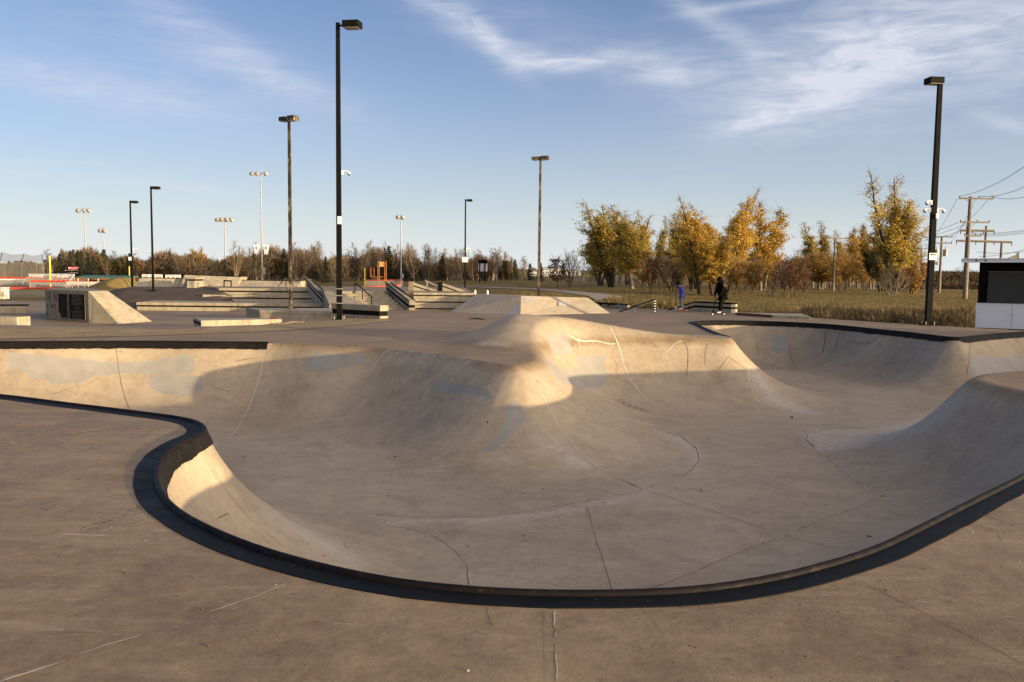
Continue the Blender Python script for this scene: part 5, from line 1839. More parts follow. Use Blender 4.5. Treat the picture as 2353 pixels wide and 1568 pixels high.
for px, py0, py1, Y, lab in ((115.5, 587.5, 652, 104, 'tall yellow foul pole in front of the bleachers'), (297.5, 612.5, 640, 135, 'short yellow foul pole left of the two dark lamp posts'), (838, 617, 656, 100, 'thin yellow foul pole right of the tallest lamp post')):
    b = lawn_at(px, Y)
    ob = MB().tube([(0, 0, -.1), (0, 0, Q(px, py0, Y).z - b.z)], Y / F_PX * (1.9 if px < 200 else 1.2), 10).build('foul_pole', M['yellow'], None)
    ob.location = b
    tag(ob, lab, 'foul pole', 'yellow foul poles')


def bleacher(pa, pb, Y, y0, y1, yr, label):
    k = Y / F_PX
    b = lawn_at((pa + pb) / 2, Y)
    root = empty('bleacher', b); tag(root, label, 'bleacher', 'aluminium bleachers by the ball diamond')
    w_ = (pb - pa) * k
    zt = Q(pa, y1, Y).z - b.z
    zr_ = Q(pa, yr, Y).z - b.z
    n_ = 6
    for i in range(n_):
        z_ = zt * (i + 1) / n_
        y_ = i * .55
        bn = MB().box((-w_ / 2, y_, z_ - .04), (w_ / 2, y_ + .26, z_)).build('bench', M['alum'], root)
        MB().box((-w_ / 2, y_ + .28, z_ - .22), (w_ / 2, y_ + .52, z_ - .19)).build('footboard', M['alum'], bn)
    for i in range(5):
        x_ = -w_ / 2 + w_ * i / 4
        m_ = MB()
        m_.tube([(x_, 0, 0), (x_, n_ * .55, zt)], .05, 5); m_.tube([(x_, n_ * .55, 0), (x_, n_ * .55, zr_)], .05, 5)
        for j in range(1, n_):
            m_.tube([(x_, j * .55, 0), (x_, j * .55, zt * j / n_)], .04, 5)
        m_.build('frame', M['galv'], root)
    rl = MB()
    for j in range(3):
        z_ = zt + (zr_ - zt) * (j + 1) / 3
        rl.tube([(-w_ / 2, n_ * .55, z_), (w_ / 2, n_ * .55, z_)], .05, 6)
    rl.tube([(w_ / 2, n_ * .55, zr_), (w_ / 2, n_ * .55 - 1.2, zr_ - .8)], .045, 6)
    rl.build('guard_rail', M['white'], root)


bleacher(34, 89, 112, 652, 638, 630.3, 'aluminium bleacher with a white guard rail, left one of the pair')
bleacher(91, 141, 111, 652, 638, 630.3, 'aluminium bleacher with a white guard rail, right one next to the foul pole')
bleacher(-40, 27, 113, 652, 644, 642, 'low aluminium bleacher cut by the left picture edge')
# player bench with white lids
b = lawn_at(200, 98)
root = empty('player_bench', b); tag(root, 'long pale players bench under the red fence rail', 'bench')
k = 98 / F_PX
MB().box((-52 * k, 0, .38), (50 * k, .35, .44)).build('seat', M['alum'], root)
for i in range(8):
    x_ = (-50 + i * 14) * k
    MB().box((x_ - .04, .1, 0), (x_ + .04, .2, .38)).build('leg', M['galv'], root)
MB().box((-52 * k, .36, .5), (50 * k, .42, .86)).build('backrest', M['alum'], root)
# dugout
b = lawn_at(244, 105)
root = empty('dugout', b); tag(root, 'long dugout with a dark green metal roof on white posts', 'dugout')
k = 105 / F_PX
zd = Q(244, 640, 105).z - b.z
rfo = MB().hexa([(-60 * k, -.9, zd - .02), (60 * k, -.9, zd - .02), (60 * k, 1.6, zd + .1), (-60 * k, 1.6, zd + .1)], [(-60 * k, -.9, zd + .18), (60 * k, -.9, zd + .18), (60 * k, 1.6, zd + .38), (-60 * k, 1.6, zd + .38)]).build('roof', M['green'], root)
for i in range(6):
    x_ = (-58 + i * 23) * k
    MB().tube([(x_, -.7, -.2), (x_, -.7, zd)], .06, 6).build('post', M['white'], root)
MB().box((-58 * k, 1.3, -.2), (58 * k, 1.4, zd * .8)).build('wall', M['darkwood'], root)
# backstop
Y = 150
b = lawn_at(45, Y)
root = empty('backstop', b); tag(root, 'tall chain-link backstop with sagging grey netting above it at far left', 'backstop')
k = Y / F_PX
Z = lambda py: Q(45, py, Y).z - b.z
for px in (-30, 12, 50, 84, 101):
    MB().tube([((px - 45) * k, 0, -.1), ((px - 45) * k, 0, Z(602))], .05, 6).build('post', M['frame_trim'], root)
for py in (602.5, 611, 628):
    MB().tube([(-90 * k, 0, Z(py)), (56.5 * k, 0, Z(py))], .035, 6).build('pipe_rail', M['frame_trim'], root)
MB().slab((-90 * k, 0, 0), (56.5 * k, 0, 0), (56.5 * k, 0, Z(602)), (-90 * k, 0, Z(602)), .01).build('chain_link', M['mesh'], root)
m_ = MB()
sag = [(-45, 583), (-30, 587), (0, 582), (6, 580.5), (30, 586), (52, 584), (56, 583), (75, 588), (98, 584.5)]
for (xa, ya), (xb, yb) in zip(sag[:-1], sag[1:]):
    m_.slab(((xa - 45) * k, .2, Z(601)), ((xb - 45) * k, .2, Z(601)), ((xb - 45) * k, .2, Z(yb)), ((xa - 45) * k, .2, Z(ya)), .02)
m_.build('netting', M['net'], root)
for (xa, ya), (xb, yb) in (((6, 580.5), (0, 601)), ((56, 583), (48, 604)), ((98, 584.5), (99, 602))):
    MB().tube([((xa - 45) * k, .2, Z(ya)), ((xb - 45) * k, .2, Z(yb))], .06, 5).build('net_pole', M['wire'], root)
# scoreboard with maroon sign
Y = 150
b = lawn_at(165, Y)
root = empty('scoreboard', b); tag(root, 'black baseball scoreboard with a maroon sign on top at far left', 'scoreboard')
k = Y / F_PX
Z = lambda py: Q(165, py, Y).z - b.z
X = lambda px: (px - 165) * k
bd_ = MB().box((X(148.5), 0, Z(637)), (X(182), .3, Z(620.5))).build('board', M['board'], root)
sg = MB().box((X(157), .0, Z(620)), (X(178.5), .2, Z(613.3))).build('sign', M['maroon'], root)
text_mesh('PROUD COMMUNITY', .19, M['signwhite'], sg, 'lettering', face_mtx((X(170.5), -.01, Z(615.6)), (1, 0, 0), (0, 0, 1)))
text_mesh('SUPPORTER', .19, M['signwhite'], sg, 'lettering', face_mtx((X(170.5), -.01, Z(618.2)), (1, 0, 0), (0, 0, 1)))
MB().add([(X(158.2), -.01, Z(614.4)), (X(162), -.01, Z(614.4)), (X(161.6), -.01, Z(617.6)), (X(160.1), -.01, Z(618.7)), (X(158.6), -.01, Z(617.6))], [(0, 4, 3, 2, 1)]).build('emblem', M['signwhite'], sg)
for tx, px in (('AT BAT', 151.5), ('BALL', 158.7), ('STRIKE', 165), ('OUT', 171.3), ('H/E', 178.5)):
    text_mesh(tx, .14, M['signwhite'], bd_, 'lettering', face_mtx((X(px), -.012, Z(622)), (1, 0, 0), (0, 0, 1)))
text_mesh('1 2 3 4 5 6 7 8 9 10 RUNS HITS ERR', .125, M['signwhite'], bd_, 'lettering', face_mtx((X(168), -.012, Z(627.5)), (1, 0, 0), (0, 0, 1)))
for tx, py in (('GUEST', 629.5), ('HOME', 633)):
    text_mesh(tx, .14, M['signwhite'], bd_, 'lettering', face_mtx((X(151.3), -.012, Z(py)), (1, 0, 0), (0, 0, 1)))
for px in (154, 176):
    MB().tube([(X(px), .2, -.2), (X(px), .2, Z(636))], .14, 8).build('post', M['board'], root)
# orange framed signboard
Y = 84
b = lawn_at(877, Y)
root = empty('signboard', b); tag(root, 'dark scoreboard in an orange timber frame behind the right hubba ledge', 'signboard')
k = Y / F_PX
Z = lambda py: Q(877, py, Y).z - b.z
X = lambda px: (px - 877) * k
for px, yt in ((868.3, 600.5), (871.5, 601), (884, 602), (887.3, 600)):
    MB().box((X(px) - .034, -.07, -.2), (X(px) + .034, .07, Z(yt))).build('post', M['orangewood'], root)
hd = MB().box((X(871), -.03, Z(613.2)), (X(884.5), .03, Z(602))).build('header_board', simple('pale_orange_board', (.55, .33, .13), .15, 3, .7), root)
for tx, px in (('C', 874.5), ('H', 881)):
    text_mesh(tx, .3, M['frame_trim'], hd, 'lettering', face_mtx((X(px), -.035, Z(607.6)), (1, 0, 0), (0, 0, 1)))
MB().box((X(871), -.02, Z(636)), (X(884), .03, Z(613.4))).build('panel', M['board'], root)
MB().box((X(861.5), .02, Z(636)), (X(867.5), .08, Z(614))).build('side_panel', M['board'], root)
for px in (852, 859.5):
    MB().box((X(px) - .028, .0, Z(637)), (X(px) + .028, .1, Z(615))).build('side_post', M['orangewood'], root)
MB().box((X(852), .0, Z(637.5)), (X(884), .1, Z(636))).build('rail', M['orangewood'], root)
# back of a scoreboard on two posts
Y = 165
b = lawn_at(1109, Y)
root = empty('board_on_posts', b); tag(root, 'white-backed board with a black top strip on two dark posts, out on the lawn', 'scoreboard')
k = Y / F_PX
Z = lambda py: Q(1109, py, Y).z - b.z
X = lambda px: (px - 1109) * k
for px in (1102.5, 1114.3):
    MB().box((X(px) - .10, -.25, -.2), (X(px) + .10, -.05, Z(598))).build('post', M['board'], root)
MB().box((X(1098.5), 0, Z(624)), (X(1120), .2, Z(606))).build('panel', simple('pale_grey_panel', (.50, .50, .53), .1, 2, .6), root)
MB().box((X(1098.8), 0, Z(605.5)), (X(1119.5), .25, Z(597.3))).build('top_strip', M['board'], root)
# white posts beyond the pyramid
for px, yt, lab in ((1091.5, 666.5, 'stubby white post right of the far sloping ledge'), (1120, 667, 'stubby white post just above the pyramid left shoulder')):
    p = Q(px, 684, 50)
    ob = MB().tube([(0, 0, -.3), (0, 0, Q(px, yt, 50).z - p.z - .1), (0, 0, Q(px, yt, 50).z - p.z)], [.07, .07, .03], 10).build('bollard', M['white'], None); ob.location = p
    tag(ob, lab, 'bollard', 'white posts behind the pyramid')
# graffiti covered bin at the left edge
m_, t = new_mat('graffiti_panel')
co = objco(t)
c = t.ramp(t.noise(co, 5, 5, .8, 1.5), (.40, (.72, .68, .58)), (.50, (.75, .70, .60)), (.53, (.05, .14, .10)), (.60, (.40, .18, .06)))
finish(t, c, .6)
p = Q(5, 684, 52)
root = empty('litter_bin', p); tag(root, 'white litter bin covered in graffiti at the left picture edge', 'bin')
k = 52 / F_PX
zt = Q(5, 660, 52).z - p.z
bevel_mod(MB().box((-.33, -.3, -.1), (.29, .3, zt - .06)).build('body', m_, root), .04, 3)
bevel_mod(MB().box((-.35, -.32, zt - .06), (.31, .32, zt)).build('lid', m_, root), .02, 2)

# distant houses
def house(pa, pb, Y, ybase, yeave, yridge, label, wall, roof, dome=False, z=None):
    k = Y / F_PX
    pc = (pa + pb) / 2
    b = Q(pc, ybase, Y)
    root = empty('house', b); tag(root, label, 'house', 'houses in the far distance')
    w_ = (pb - pa) * k / 2; d_ = w_ * .9
    ze = (ybase - yeave) * k; zr_ = (ybase - yridge) * k
    MB().box((-w_, 0, -2.5), (w_, 2 * d_, ze)).build('wall', wall, root)
    if dome:
        pts = [(-w_ * 1.03 * math.cos(math.pi * i / 10), ze - .05 + (zr_ - ze) * math.sin(math.pi * i / 10)) for i in range(11)]
    else:
        pts = [(-w_ * 1.1, ze - .1), (0, zr_), (w_ * 1.1, ze - .1)]
    n_ = len(pts)
    vs = [(x_, -.4, z_) for x_, z_ in pts] + [(x_, 2 * d_ + .4, z_) for x_, z_ in pts]
    fs = [tuple(range(n_))[::-1], tuple(range(n_, 2 * n_))] + [(i, i + 1, n_ + i + 1, n_ + i) for i in range(n_ - 1)] + [(0, n_, 2 * n_ - 1, n_ - 1)]
    MB().add(vs, fs).build('roof', roof, root)
    for u in (-.55, 0, .5):
        wn = MB().box((u * w_ - w_ * .11, -.08, ze * .25), (u * w_ + w_ * .11, 0, ze * .75)).build('window', M['window'], root)
        MB().box((u * w_ - w_ * .13, -.06, ze * .20), (u * w_ + w_ * .13, .0, ze * .25)).build('sill', wall, wn)


house(1219, 1233, 400, 634, 624, 615, 'small white building with a dark curved roof left of the two-headed lamp post', M['housewhite'], M['brownroof'], True)
house(1246, 1264, 400, 634, 621, 612.5, 'white building with a grey domed roof right of the two-headed lamp post', M['housewhite'], M['houseroof'], True)
house(1266, 1292, 420, 634, 618, 612, 'wide white building partly behind the small brown oak', M['housewhite'], M['houseroof'], True)
house(1300, 1335, 430, 636, 622, 619, 'low grey building behind the dark bare tree', simple('grey_siding', (.42, .42, .45), .1, 1, .7), M['houseroof'])
house(20, 56, 190, 640, 612, 600, 'tan house with a brown roof behind the backstop fence', M['tan'], M['brownroof'])
house(97, 114, 180, 640, 611, 602, 'tan gabled house with a pale end wall beside the tall foul pole', M['tan'], M['brownroof'])
house(167, 183, 190, 636, 611, 603, 'half hidden tan house above the maroon scoreboard sign', M['tan'], M['brownroof'])
# parked truck beyond the bleachers
b = lawn_at(136, 140)
k = 140 / F_PX
root = empty('truck', b); tag(root, 'dark pickup truck parked beside the black scoreboard', 'truck')
b0 = Q(136, 645, 140).z - b.z
bevel_mod(MB().box((-7 * k, 0, .5), (8 * k, 1.9, 1.25)).build('body', simple('truck_paint', (.30, .34, .42), .1, 2, .3, .3), root), .12, 3)
cb = bevel_mod(MB().hexa([(-6 * k, .15, 1.2), (1 * k, .15, 1.2), (1 * k, 1.75, 1.2), (-6 * k, 1.75, 1.2)], [(-5 * k, .25, 1.95), (.2 * k, .25, 1.95), (.2 * k, 1.65, 1.95), (-5 * k, 1.65, 1.95)]).build('cab', M['board'], root), .08, 2)
MB().box((-4.6 * k, .17, 1.32), (-.6 * k, .2, 1.8)).build('window', M['window'], cb)
for x_ in (-4.6 * k, 5.0 * k):
    wh = MB().tube([(x_, -.05, .38), (x_, .2, .38)], .38, 16).build('wheel', M['ink'], root)
    MB().tube([(x_, -.07, .38), (x_, -.04, .38)], .2, 12).build('rim', M['galv'], wh)

# unseen curved block, added out of view at right to shade the far bowl wall
root = empty('shade_block', (23, 18, 0)); tag(root, 'unseen concrete block added at the right to shade the far bowl wall', 'shade block')
vs, fs = [], []
NQ = 10
for j, y_ in enumerate((14.0, 22.6)):
    for i in range(NQ + 1):
        th = math.pi / 2 * .92 * i / NQ
        vs.append((22.4 - 1.5 + 1.5 * math.sin(th), y_, 1.5 - 1.5 * math.cos(th)))
    vs += [(24.2, y_, vs[-1][2]), (24.2, y_, -.3)]
k_ = NQ + 3
for i in range(k_ - 1):
    fs.append((i, i + 1, k_ + i + 1, k_ + i))
fs += [tuple(range(k_)), tuple(range(k_, 2 * k_))[::-1]]
MB().add(vs, fs).build('ramp', M['ledge'], root).location = -root.location

# ------------------------------------------------------------------ trees
def leaf_mat(name, stops, trans=.35, seed=0.0):
    m_, t = new_mat(name)
    oi = t.n('ShaderNodeObjectInfo')
    co = objco(t)
    gi = t.n('ShaderNodeNewGeometry')
    rnd = gi.outputs['Random Per Island']
    n1 = t.noise(co, .55, 4, .65)
    f = t.m('ADD', t.m('MULTIPLY', n1, .55), t.m('MULTIPLY', rnd, .38))
    f = t.m('ADD', f, t.m('MULTIPLY', t.m('SUBTRACT', oi.outputs['Random'], .5), .16))
    c = t.ramp(f, *stops)
    b = t.n('ShaderNodeBsdfPrincipled')
    t.l(c, b.inputs['Base Color'])
    b.inputs['Roughness'].default_value = .65
    b.inputs['Specular IOR Level'].default_value = .2
    tr = t.n('ShaderNodeBsdfTranslucent')
    t.l(c, tr.inputs[0])
    mx = t.n('ShaderNodeMixShader')
    mx.inputs[0].default_value = trans
    t.l(b.outputs[0], mx.inputs[1]); t.l(tr.outputs[0], mx.inputs[2])
    o_ = t.n('ShaderNodeOutputMaterial')
    t.l(mx.outputs[0], o_.inputs[0])
    return m_


LM = {
    'yellowgreen': leaf_mat('yellow_green_leaves', [(.25, (.17, .14, .03)), (.45, (.42, .31, .055)), (.60, (.66, .47, .09)), (.75, (.78, .60, .17))]),
    'gold': leaf_mat('golden_leaves', [(.25, (.22, .14, .025)), (.45, (.50, .31, .05)), (.62, (.70, .47, .09)), (.78, (.80, .58, .16))]),
    'orange': leaf_mat('orange_brown_leaves', [(.25, (.16, .092, .026)), (.45, (.38, .215, .055)), (.62, (.54, .32, .08)), (.78, (.62, .41, .13))]),
    'russet': leaf_mat('russet_leaves', [(.25, (.07, .036, .018)), (.5, (.18, .088, .038)), (.75, (.30, .15, .065))]),
    'olive': leaf_mat('olive_leaves', [(.25, (.03, .032, .010)), (.5, (.085, .072, .018)), (.75, (.18, .13, .03))]),
    'spruce': leaf_mat('spruce_needles', [(.25, (.014, .020, .010)), (.5, (.038, .046, .021)), (.75, (.075, .078, .036))], .1),
    'twig': leaf_mat('grey_brown_twigs', [(.25, (.10, .066, .036)), (.5, (.19, .130, .072)), (.75, (.30, .215, .125))], .1),
    'darktwig': leaf_mat('dark_brown_twigs', [(.25, (.050, .032, .019)), (.5, (.10, .066, .036)), (.75, (.17, .115, .062))], .1),
    'drygrass': leaf_mat('dry_grass', [(.25, (.065, .045, .019)), (.5, (.165, .118, .055)), (.75, (.32, .24, .125))], .25),
    'darkgrass': leaf_mat('brown_weeds', [(.25, (.035, .025, .012)), (.5, (.085, .06, .028)), (.75, (.17, .12, .06))], .2),
}
M['bark'] = simple('grey_bark', (.15, .115, .08), .35, 2.5, .9, col2=(.27, .215, .15))
M['darkbark'] = simple('dark_bark', (.055, .042, .030), .35, 3, .9)
M['palebark'] = simple('pale_poplar_bark', (.21, .17, .12), .3, 2, .9)


class Tubes:
    def __init__(self):
        self.v, self.f = [], []

    def add(self, pts, r0, r1, n=4):
        b0 = len(self.v)
        up = Vector((.3, .7, .2))
        m_ = len(pts)
        for i, p in enumerate(pts):
            t_ = (pts[min(i + 1, m_ - 1)] - pts[max(i - 1, 0)])
            if t_.length < 1e-6:
                t_ = Vector((0, 0, 1))
            t_.normalize()
            a = t_.cross(up)
            if a.length < 1e-3:
                a = t_.cross(Vector((1, 0, 0)))
            a.normalize(); b = t_.cross(a)
            r = r0 + (r1 - r0) * i / (m_ - 1)
            for k in range(n):
                th = 2 * math.pi * k / n
                self.v.append(p + a * (r * math.cos(th)) + b * (r * math.sin(th)))
        for i in range(m_ - 1):
            for k in range(n):
                k2 = (k + 1) % n
                self.f.append((b0 + i * n + k, b0 + i * n + k2, b0 + (i + 1) * n + k2, b0 + (i + 1) * n + k))

    def mesh(self, name):
        return mesh_np(name, np.array([tuple(p) for p in self.v]), np.array(self.f), True)


def leaf_quads(cen, size, rng, aspect=.75):
    n = len(cen)
    d = rng.normal(size=(n, 3)); d /= np.linalg.norm(d, axis=1)[:, None]
    e = np.cross(d, rng.normal(size=(n, 3))); e /= np.linalg.norm(e, axis=1)[:, None]
    s = size * rng.uniform(.6, 1.35, n)[:, None] / 2
    a, b = d * s, e * s * aspect
    v = np.stack([cen - a - b * .6, cen + a * .2 - b, cen + a + b * .6, cen - a * .2 + b], 1).reshape(-1, 3)
    f = np.arange(4 * n).reshape(n, 4)
    return v, f


def curve_pts(p, d, L, n, rnd, bend=.25, up=.0):
    out = [p.copy()]
    d = d.normalized()
    for i in range(n):
        d = (d + Vector((rnd.gauss(0, bend), rnd.gauss(0, bend), rnd.gauss(0, bend) + up)) / n).normalized()
        out.append(out[-1] + d * (L / n))
    return out


def make_tree(seed, H, spread, stems=1, lean=.12, fork=.12, ang=38, nb=34, leaf=None, nleaf=3000, lsize=.22, bare_top=.65, bark='bark', twig='twig', twigs=5, first=.18, shape='poplar', tdens=1.0):
    """one tree of unit kind: (trunk mesh, crown mesh); leaves thin out above bare_top of the height"""
    rnd = random.Random(seed); rng = np.random.default_rng(seed)
    T, C = Tubes(), Tubes()
    tips = []
    for s in range(stems):
        a0 = rnd.uniform(0, 6.283) if stems > 1 else 0
        ln = lean * (rnd.uniform(.5, 1.3) if stems > 1 else rnd.uniform(-.3, .3))
        hs = H * (1.0 if s == 0 else rnd.uniform(.68, .98))
        base = Vector((math.cos(a0) * .18 * (stems > 1), math.sin(a0) * .18 * (stems > 1), -.15))
        st = curve_pts(base, Vector((math.cos(a0) * ln, math.sin(a0) * ln, 1)), hs, 9, rnd, .22, .12)
        r0 = (.013 * H + .03) * (1 if stems == 1 else .75)
        st[0] = st[0] - Vector((0, 0, .0))
        T.add([st[0], st[0] * .7 + st[1] * .3], r0 * 1.5, r0, 7)
        T.add([st[0] * .7 + st[1] * .3] + st[1:], r0, .025, 7)
        for b in range(nb // stems if stems > 1 else nb):
            u = first + (1 - first) * (b + rnd.random()) / (nb // stems if stems > 1 else nb)
            k = min(8, int(u * 9)); f_ = u * 9 - k
            p = st[k] * (1 - f_) + st[k + 1] * f_
            if shape == 'poplar':
                pf = (1 - u) ** .95 * min(1, .55 + (u - first) * 2.2) + .09
            elif shape == 'round':
                pf = math.sqrt(max(.05, 1 - ((u - .58) / .5) ** 2))
            else:
                pf = (1 - u) + .06
            L = spread * pf * rnd.uniform(.7, 1.25)
            th = rnd.uniform(0, 6.283)
            an = math.radians(ang + rnd.uniform(-12, 14))
            d = Vector((math.sin(an) * math.cos(th), math.sin(an) * math.sin(th), math.cos(an)))
            br = curve_pts(p, d, L * 1.15, 4, rnd, .35, .30 if shape == 'poplar' else .10)
            (T if L > spread * .6 else C).add(br, .012 * H * .35 * (1 - u) + .022, .010, 4)
            for q in range(twigs):
                v_ = rnd.uniform(.25, 1)
                kk = min(3, int(v_ * 4)); ff = v_ * 4 - kk
                pp = br[kk] * (1 - ff) + br[min(4, kk + 1)] * ff
                dd = (br[min(4, kk + 1)] - br[kk]).normalized() + Vector((rnd.gauss(0, .55), rnd.gauss(0, .55), rnd.gauss(.1, .45)))
                tw = curve_pts(pp, dd, L * rnd.uniform(.22, .5) + .25, 2, rnd, .4, .2)
                C.add(tw, .013 * tdens, .006 * tdens, 3)
                tips.append((tw[0], tw[1], tw[2]))
    cv = [tuple(p) for p in C.v]; cf = [tuple(f) for f in C.f]
    mats = np.zeros(len(cf), np.int32)
    cv = np.array(cv); cf = np.array(cf)
    # fine twigs as thin slivers so bare crowns read as a haze of branches
    tp = np.array([[tuple(a), tuple(b), tuple(c)] for a, b, c in tips])
    ns = int(len(tp) * (3.2 if leaf is None else 1.3))
    i = rng.integers(0, len(tp), ns)
    u = rng.random((ns, 1))
    p0 = tp[i, 0] * (1 - u) + tp[i, 2] * u
    dirs = (tp[i, 2] - tp[i, 0]); dirs /= np.linalg.norm(dirs, axis=1)[:, None] + 1e-6
    dirs = dirs + rng.normal(0, .55, (ns, 3)) + np.array([0, 0, .25]); dirs /= np.linalg.norm(dirs, axis=1)[:, None]
    Ls = rng.uniform(.35, .95, (ns, 1)) * (H / 11)
    sd = np.cross(dirs, rng.normal(size=(ns, 3))); sd /= np.linalg.norm(sd, axis=1)[:, None]
    wd = .011 * tdens
    v4 = np.stack([p0 - sd * wd, p0 + sd * wd, p0 + dirs * Ls + sd * wd * .3, p0 + dirs * Ls - sd * wd * .3], 1).reshape(-1, 3)
    b0 = len(cv)
    cv = np.concatenate([cv, v4]); cf = np.concatenate([cf, np.arange(4 * ns).reshape(ns, 4) + b0]); mats = np.concatenate([mats, np.zeros(ns, np.int32)])
    if leaf:
        n = nleaf
        i = rng.integers(0, len(tp), n * 2)
        u = rng.random((n * 2, 1))
        cen = tp[i, 0] * (1 - u) + tp[i, 2] * u + rng.normal(0, .16, (n * 2, 3))
        hh = cen[:, 2] / H
        keep = rng.random(n * 2) < np.where(hh < bare_top, 1.0, np.clip(1 - (hh - bare_top) / (1.02 - bare_top), .06, 1) ** 1.7)
        cen = cen[keep][:n]
        lv, lf = leaf_quads(cen, lsize, rng)
        b0 = len(cv)
        cv = np.concatenate([cv, lv]); cf = np.concatenate([cf, lf + b0]); mats = np.concatenate([mats, np.ones(len(lf), np.int32)])
    tm = T.mesh('trunk'); tm.materials.append(M[bark])
    cm = mesh_np('crown', cv, cf, False, mats)
    cm.materials.append(LM[twig]); cm.materials.append(LM[leaf or twig])
    return tm, cm, H, spread


def make_conifer(seed, H, spread, leaf='spruce', nl=5200, col=False):
    rnd = random.Random(seed); rng = np.random.default_rng(seed)
    T = Tubes()
    T.add([Vector((0, 0, -.1)), Vector((0, 0, H * .98))], .018 * H, .01, 7)
    cen, nrm = [], []
    nt = int(H * 3.2)
    for k in range(nt):
        u = .06 + .94 * (k + rnd.random() * .6) / nt
        rr = spread * ((1 - u) ** (.9 if not col else .45)) * rnd.uniform(.75, 1.15) + .06
        nbr = 9
        for j in range(nbr):
            th = rnd.uniform(0, 6.283)
            L = rr * rnd.uniform(.7, 1.15)
            dz = -.28 * L if not col else .5 * L
            for q in range(max(2, int(nl / (nt * nbr)))):
                v_ = rnd.random() ** .6
                cen.append((math.cos(th) * L * v_ + rnd.gauss(0, .07), math.sin(th) * L * v_ + rnd.gauss(0, .07), H * u + dz * v_ + rnd.gauss(0, .06)))
            T.add([Vector((0, 0, H * u)), Vector((math.cos(th) * L, math.sin(th) * L, H * u + dz))], .02, .008, 3)
    lv, lf = leaf_quads(np.array(cen), .26, rng, .4)
    tm = T.mesh('trunk'); tm.materials.append(M['darkbark'])
    cm = mesh_np('crown', lv, lf, False); cm.materials.append(LM[leaf])
    return tm, cm, H, spread


KINDS = {
    'bigyellow': make_tree(11, 12, 3.0, 5, .26, ang=32, nb=105, leaf='yellowgreen', nleaf=17000, lsize=.15, bare_top=.60, bark='darkbark'),
    'goldtall': make_tree(12, 13, 2.8, 4, .17, ang=30, nb=100, leaf='gold', nleaf=17000, lsize=.15, bare_top=.58, bark='darkbark'),
    'goldslim': make_tree(13, 12, 2.6, 2, .08, ang=32, nb=84, leaf='gold', nleaf=10500, lsize=.165, bare_top=.55, bark='bark'),
    'thinyellow': make_tree(14, 12, 2.8, 2, .12, ang=28, nb=56, leaf='yellowgreen', nleaf=8000, lsize=.155, bare_top=.40, bark='bark'),
    'bare': make_tree(15, 12, 2.6, 3, .22, ang=34, nb=66, bark='bark', twigs=6),
    'bareslim': make_tree(16, 12, 2.3, 2, .10, ang=26, nb=54, bark='palebark', twigs=6),
    'bareround': make_tree(17, 9, 3.3, 3, .36, ang=46, nb=60, bark='bark', twigs=7, shape='round'),
    'darkbush': make_tree(18, 5, 2.1, 4, .5, ang=42, nb=52, bark='darkbark', twig='darktwig', twigs=8, shape='round'),
    'orange': make_tree(19, 7, 2.4, 2, .28, ang=44, nb=46, leaf='orange', nleaf=8000, lsize=.13, bare_top=.8, bark='darkbark', shape='round'),
    'russet': make_tree(20, 5, 2.0, 2, .3, ang=46, nb=44, leaf='russet', nleaf=1900, lsize=.17, bare_top=.85, bark='darkbark', twig='darktwig', shape='round'),
    'oak': make_tree(21, 6, 1.9, 1, .1, ang=50, nb=34, leaf='russet', nleaf=1500, lsize=.22, bare_top=.95, bark='darkbark', shape='round'),
    'tallgreen': make_tree(22, 15, 3.0, 4, .07, ang=28, nb=112, leaf='yellowgreen', nleaf=17000, lsize=.155, bare_top=.50, bark='darkbark'),
    'olive': make_tree(23, 8, 2.9, 3, .3, ang=44, nb=50, leaf='olive', nleaf=6000, lsize=.26, bare_top=.9, bark='darkbark', shape='round'),
    'shrub': make_tree(24, 4, 2.6, 7, .75, ang=30, nb=56, bark='palebark', twigs=5, shape='round'),
    'orangebush': make_tree(25, 4, 2.2, 4, .5, ang=44, nb=52, leaf='orange', nleaf=2600, lsize=.22, bare_top=1, bark='darkbark', shape='round', first=.08),
    'spruce': make_conifer(31, 10, 2.4),
    'spruce2': make_conifer(32, 9, 1.8),
    'columnar': make_conifer(33, 9, 1.0, 'spruce', 4200, True),
}
EXT = {}


def plant(kind, px, py, ytop, half, label, group, Y=None, name='tree', cat='tree'):
    """tree of a kind whose foot and top the photo shows at (px, py) and ytop; half: half width in photo pixels"""
    b = lawn_hit(px, py) if Y is None else lawn_at(px, Y)
    tm, cm, H, sp = KINDS[kind]
    h = Q(px, ytop, b.y).z - b.z
    wd = half * b.y / F_PX
    if kind not in EXT:
        co_ = np.empty(len(cm.vertices) * 3, np.float32); cm.vertices.foreach_get('co', co_); co_ = co_.reshape(-1, 3)
        EXT[kind] = (float(np.percentile(np.hypot(co_[:, 0], co_[:, 1]), 93)), float(np.percentile(co_[:, 2], 99.7)))
    sp, H = EXT[kind]
    root = empty(name, b, random.Random(int(px * 7 + ytop)).uniform(0, 6.28))
    tag(root, label, cat, group)
    for nm, me in (('trunk', tm), ('crown', cm)):
        o = bpy.data.objects.new(nm, me)
        COL.objects.link(o)
        o.parent = root
    sx = wd / sp
    root.scale = (sx, sx, h / H)
    return root


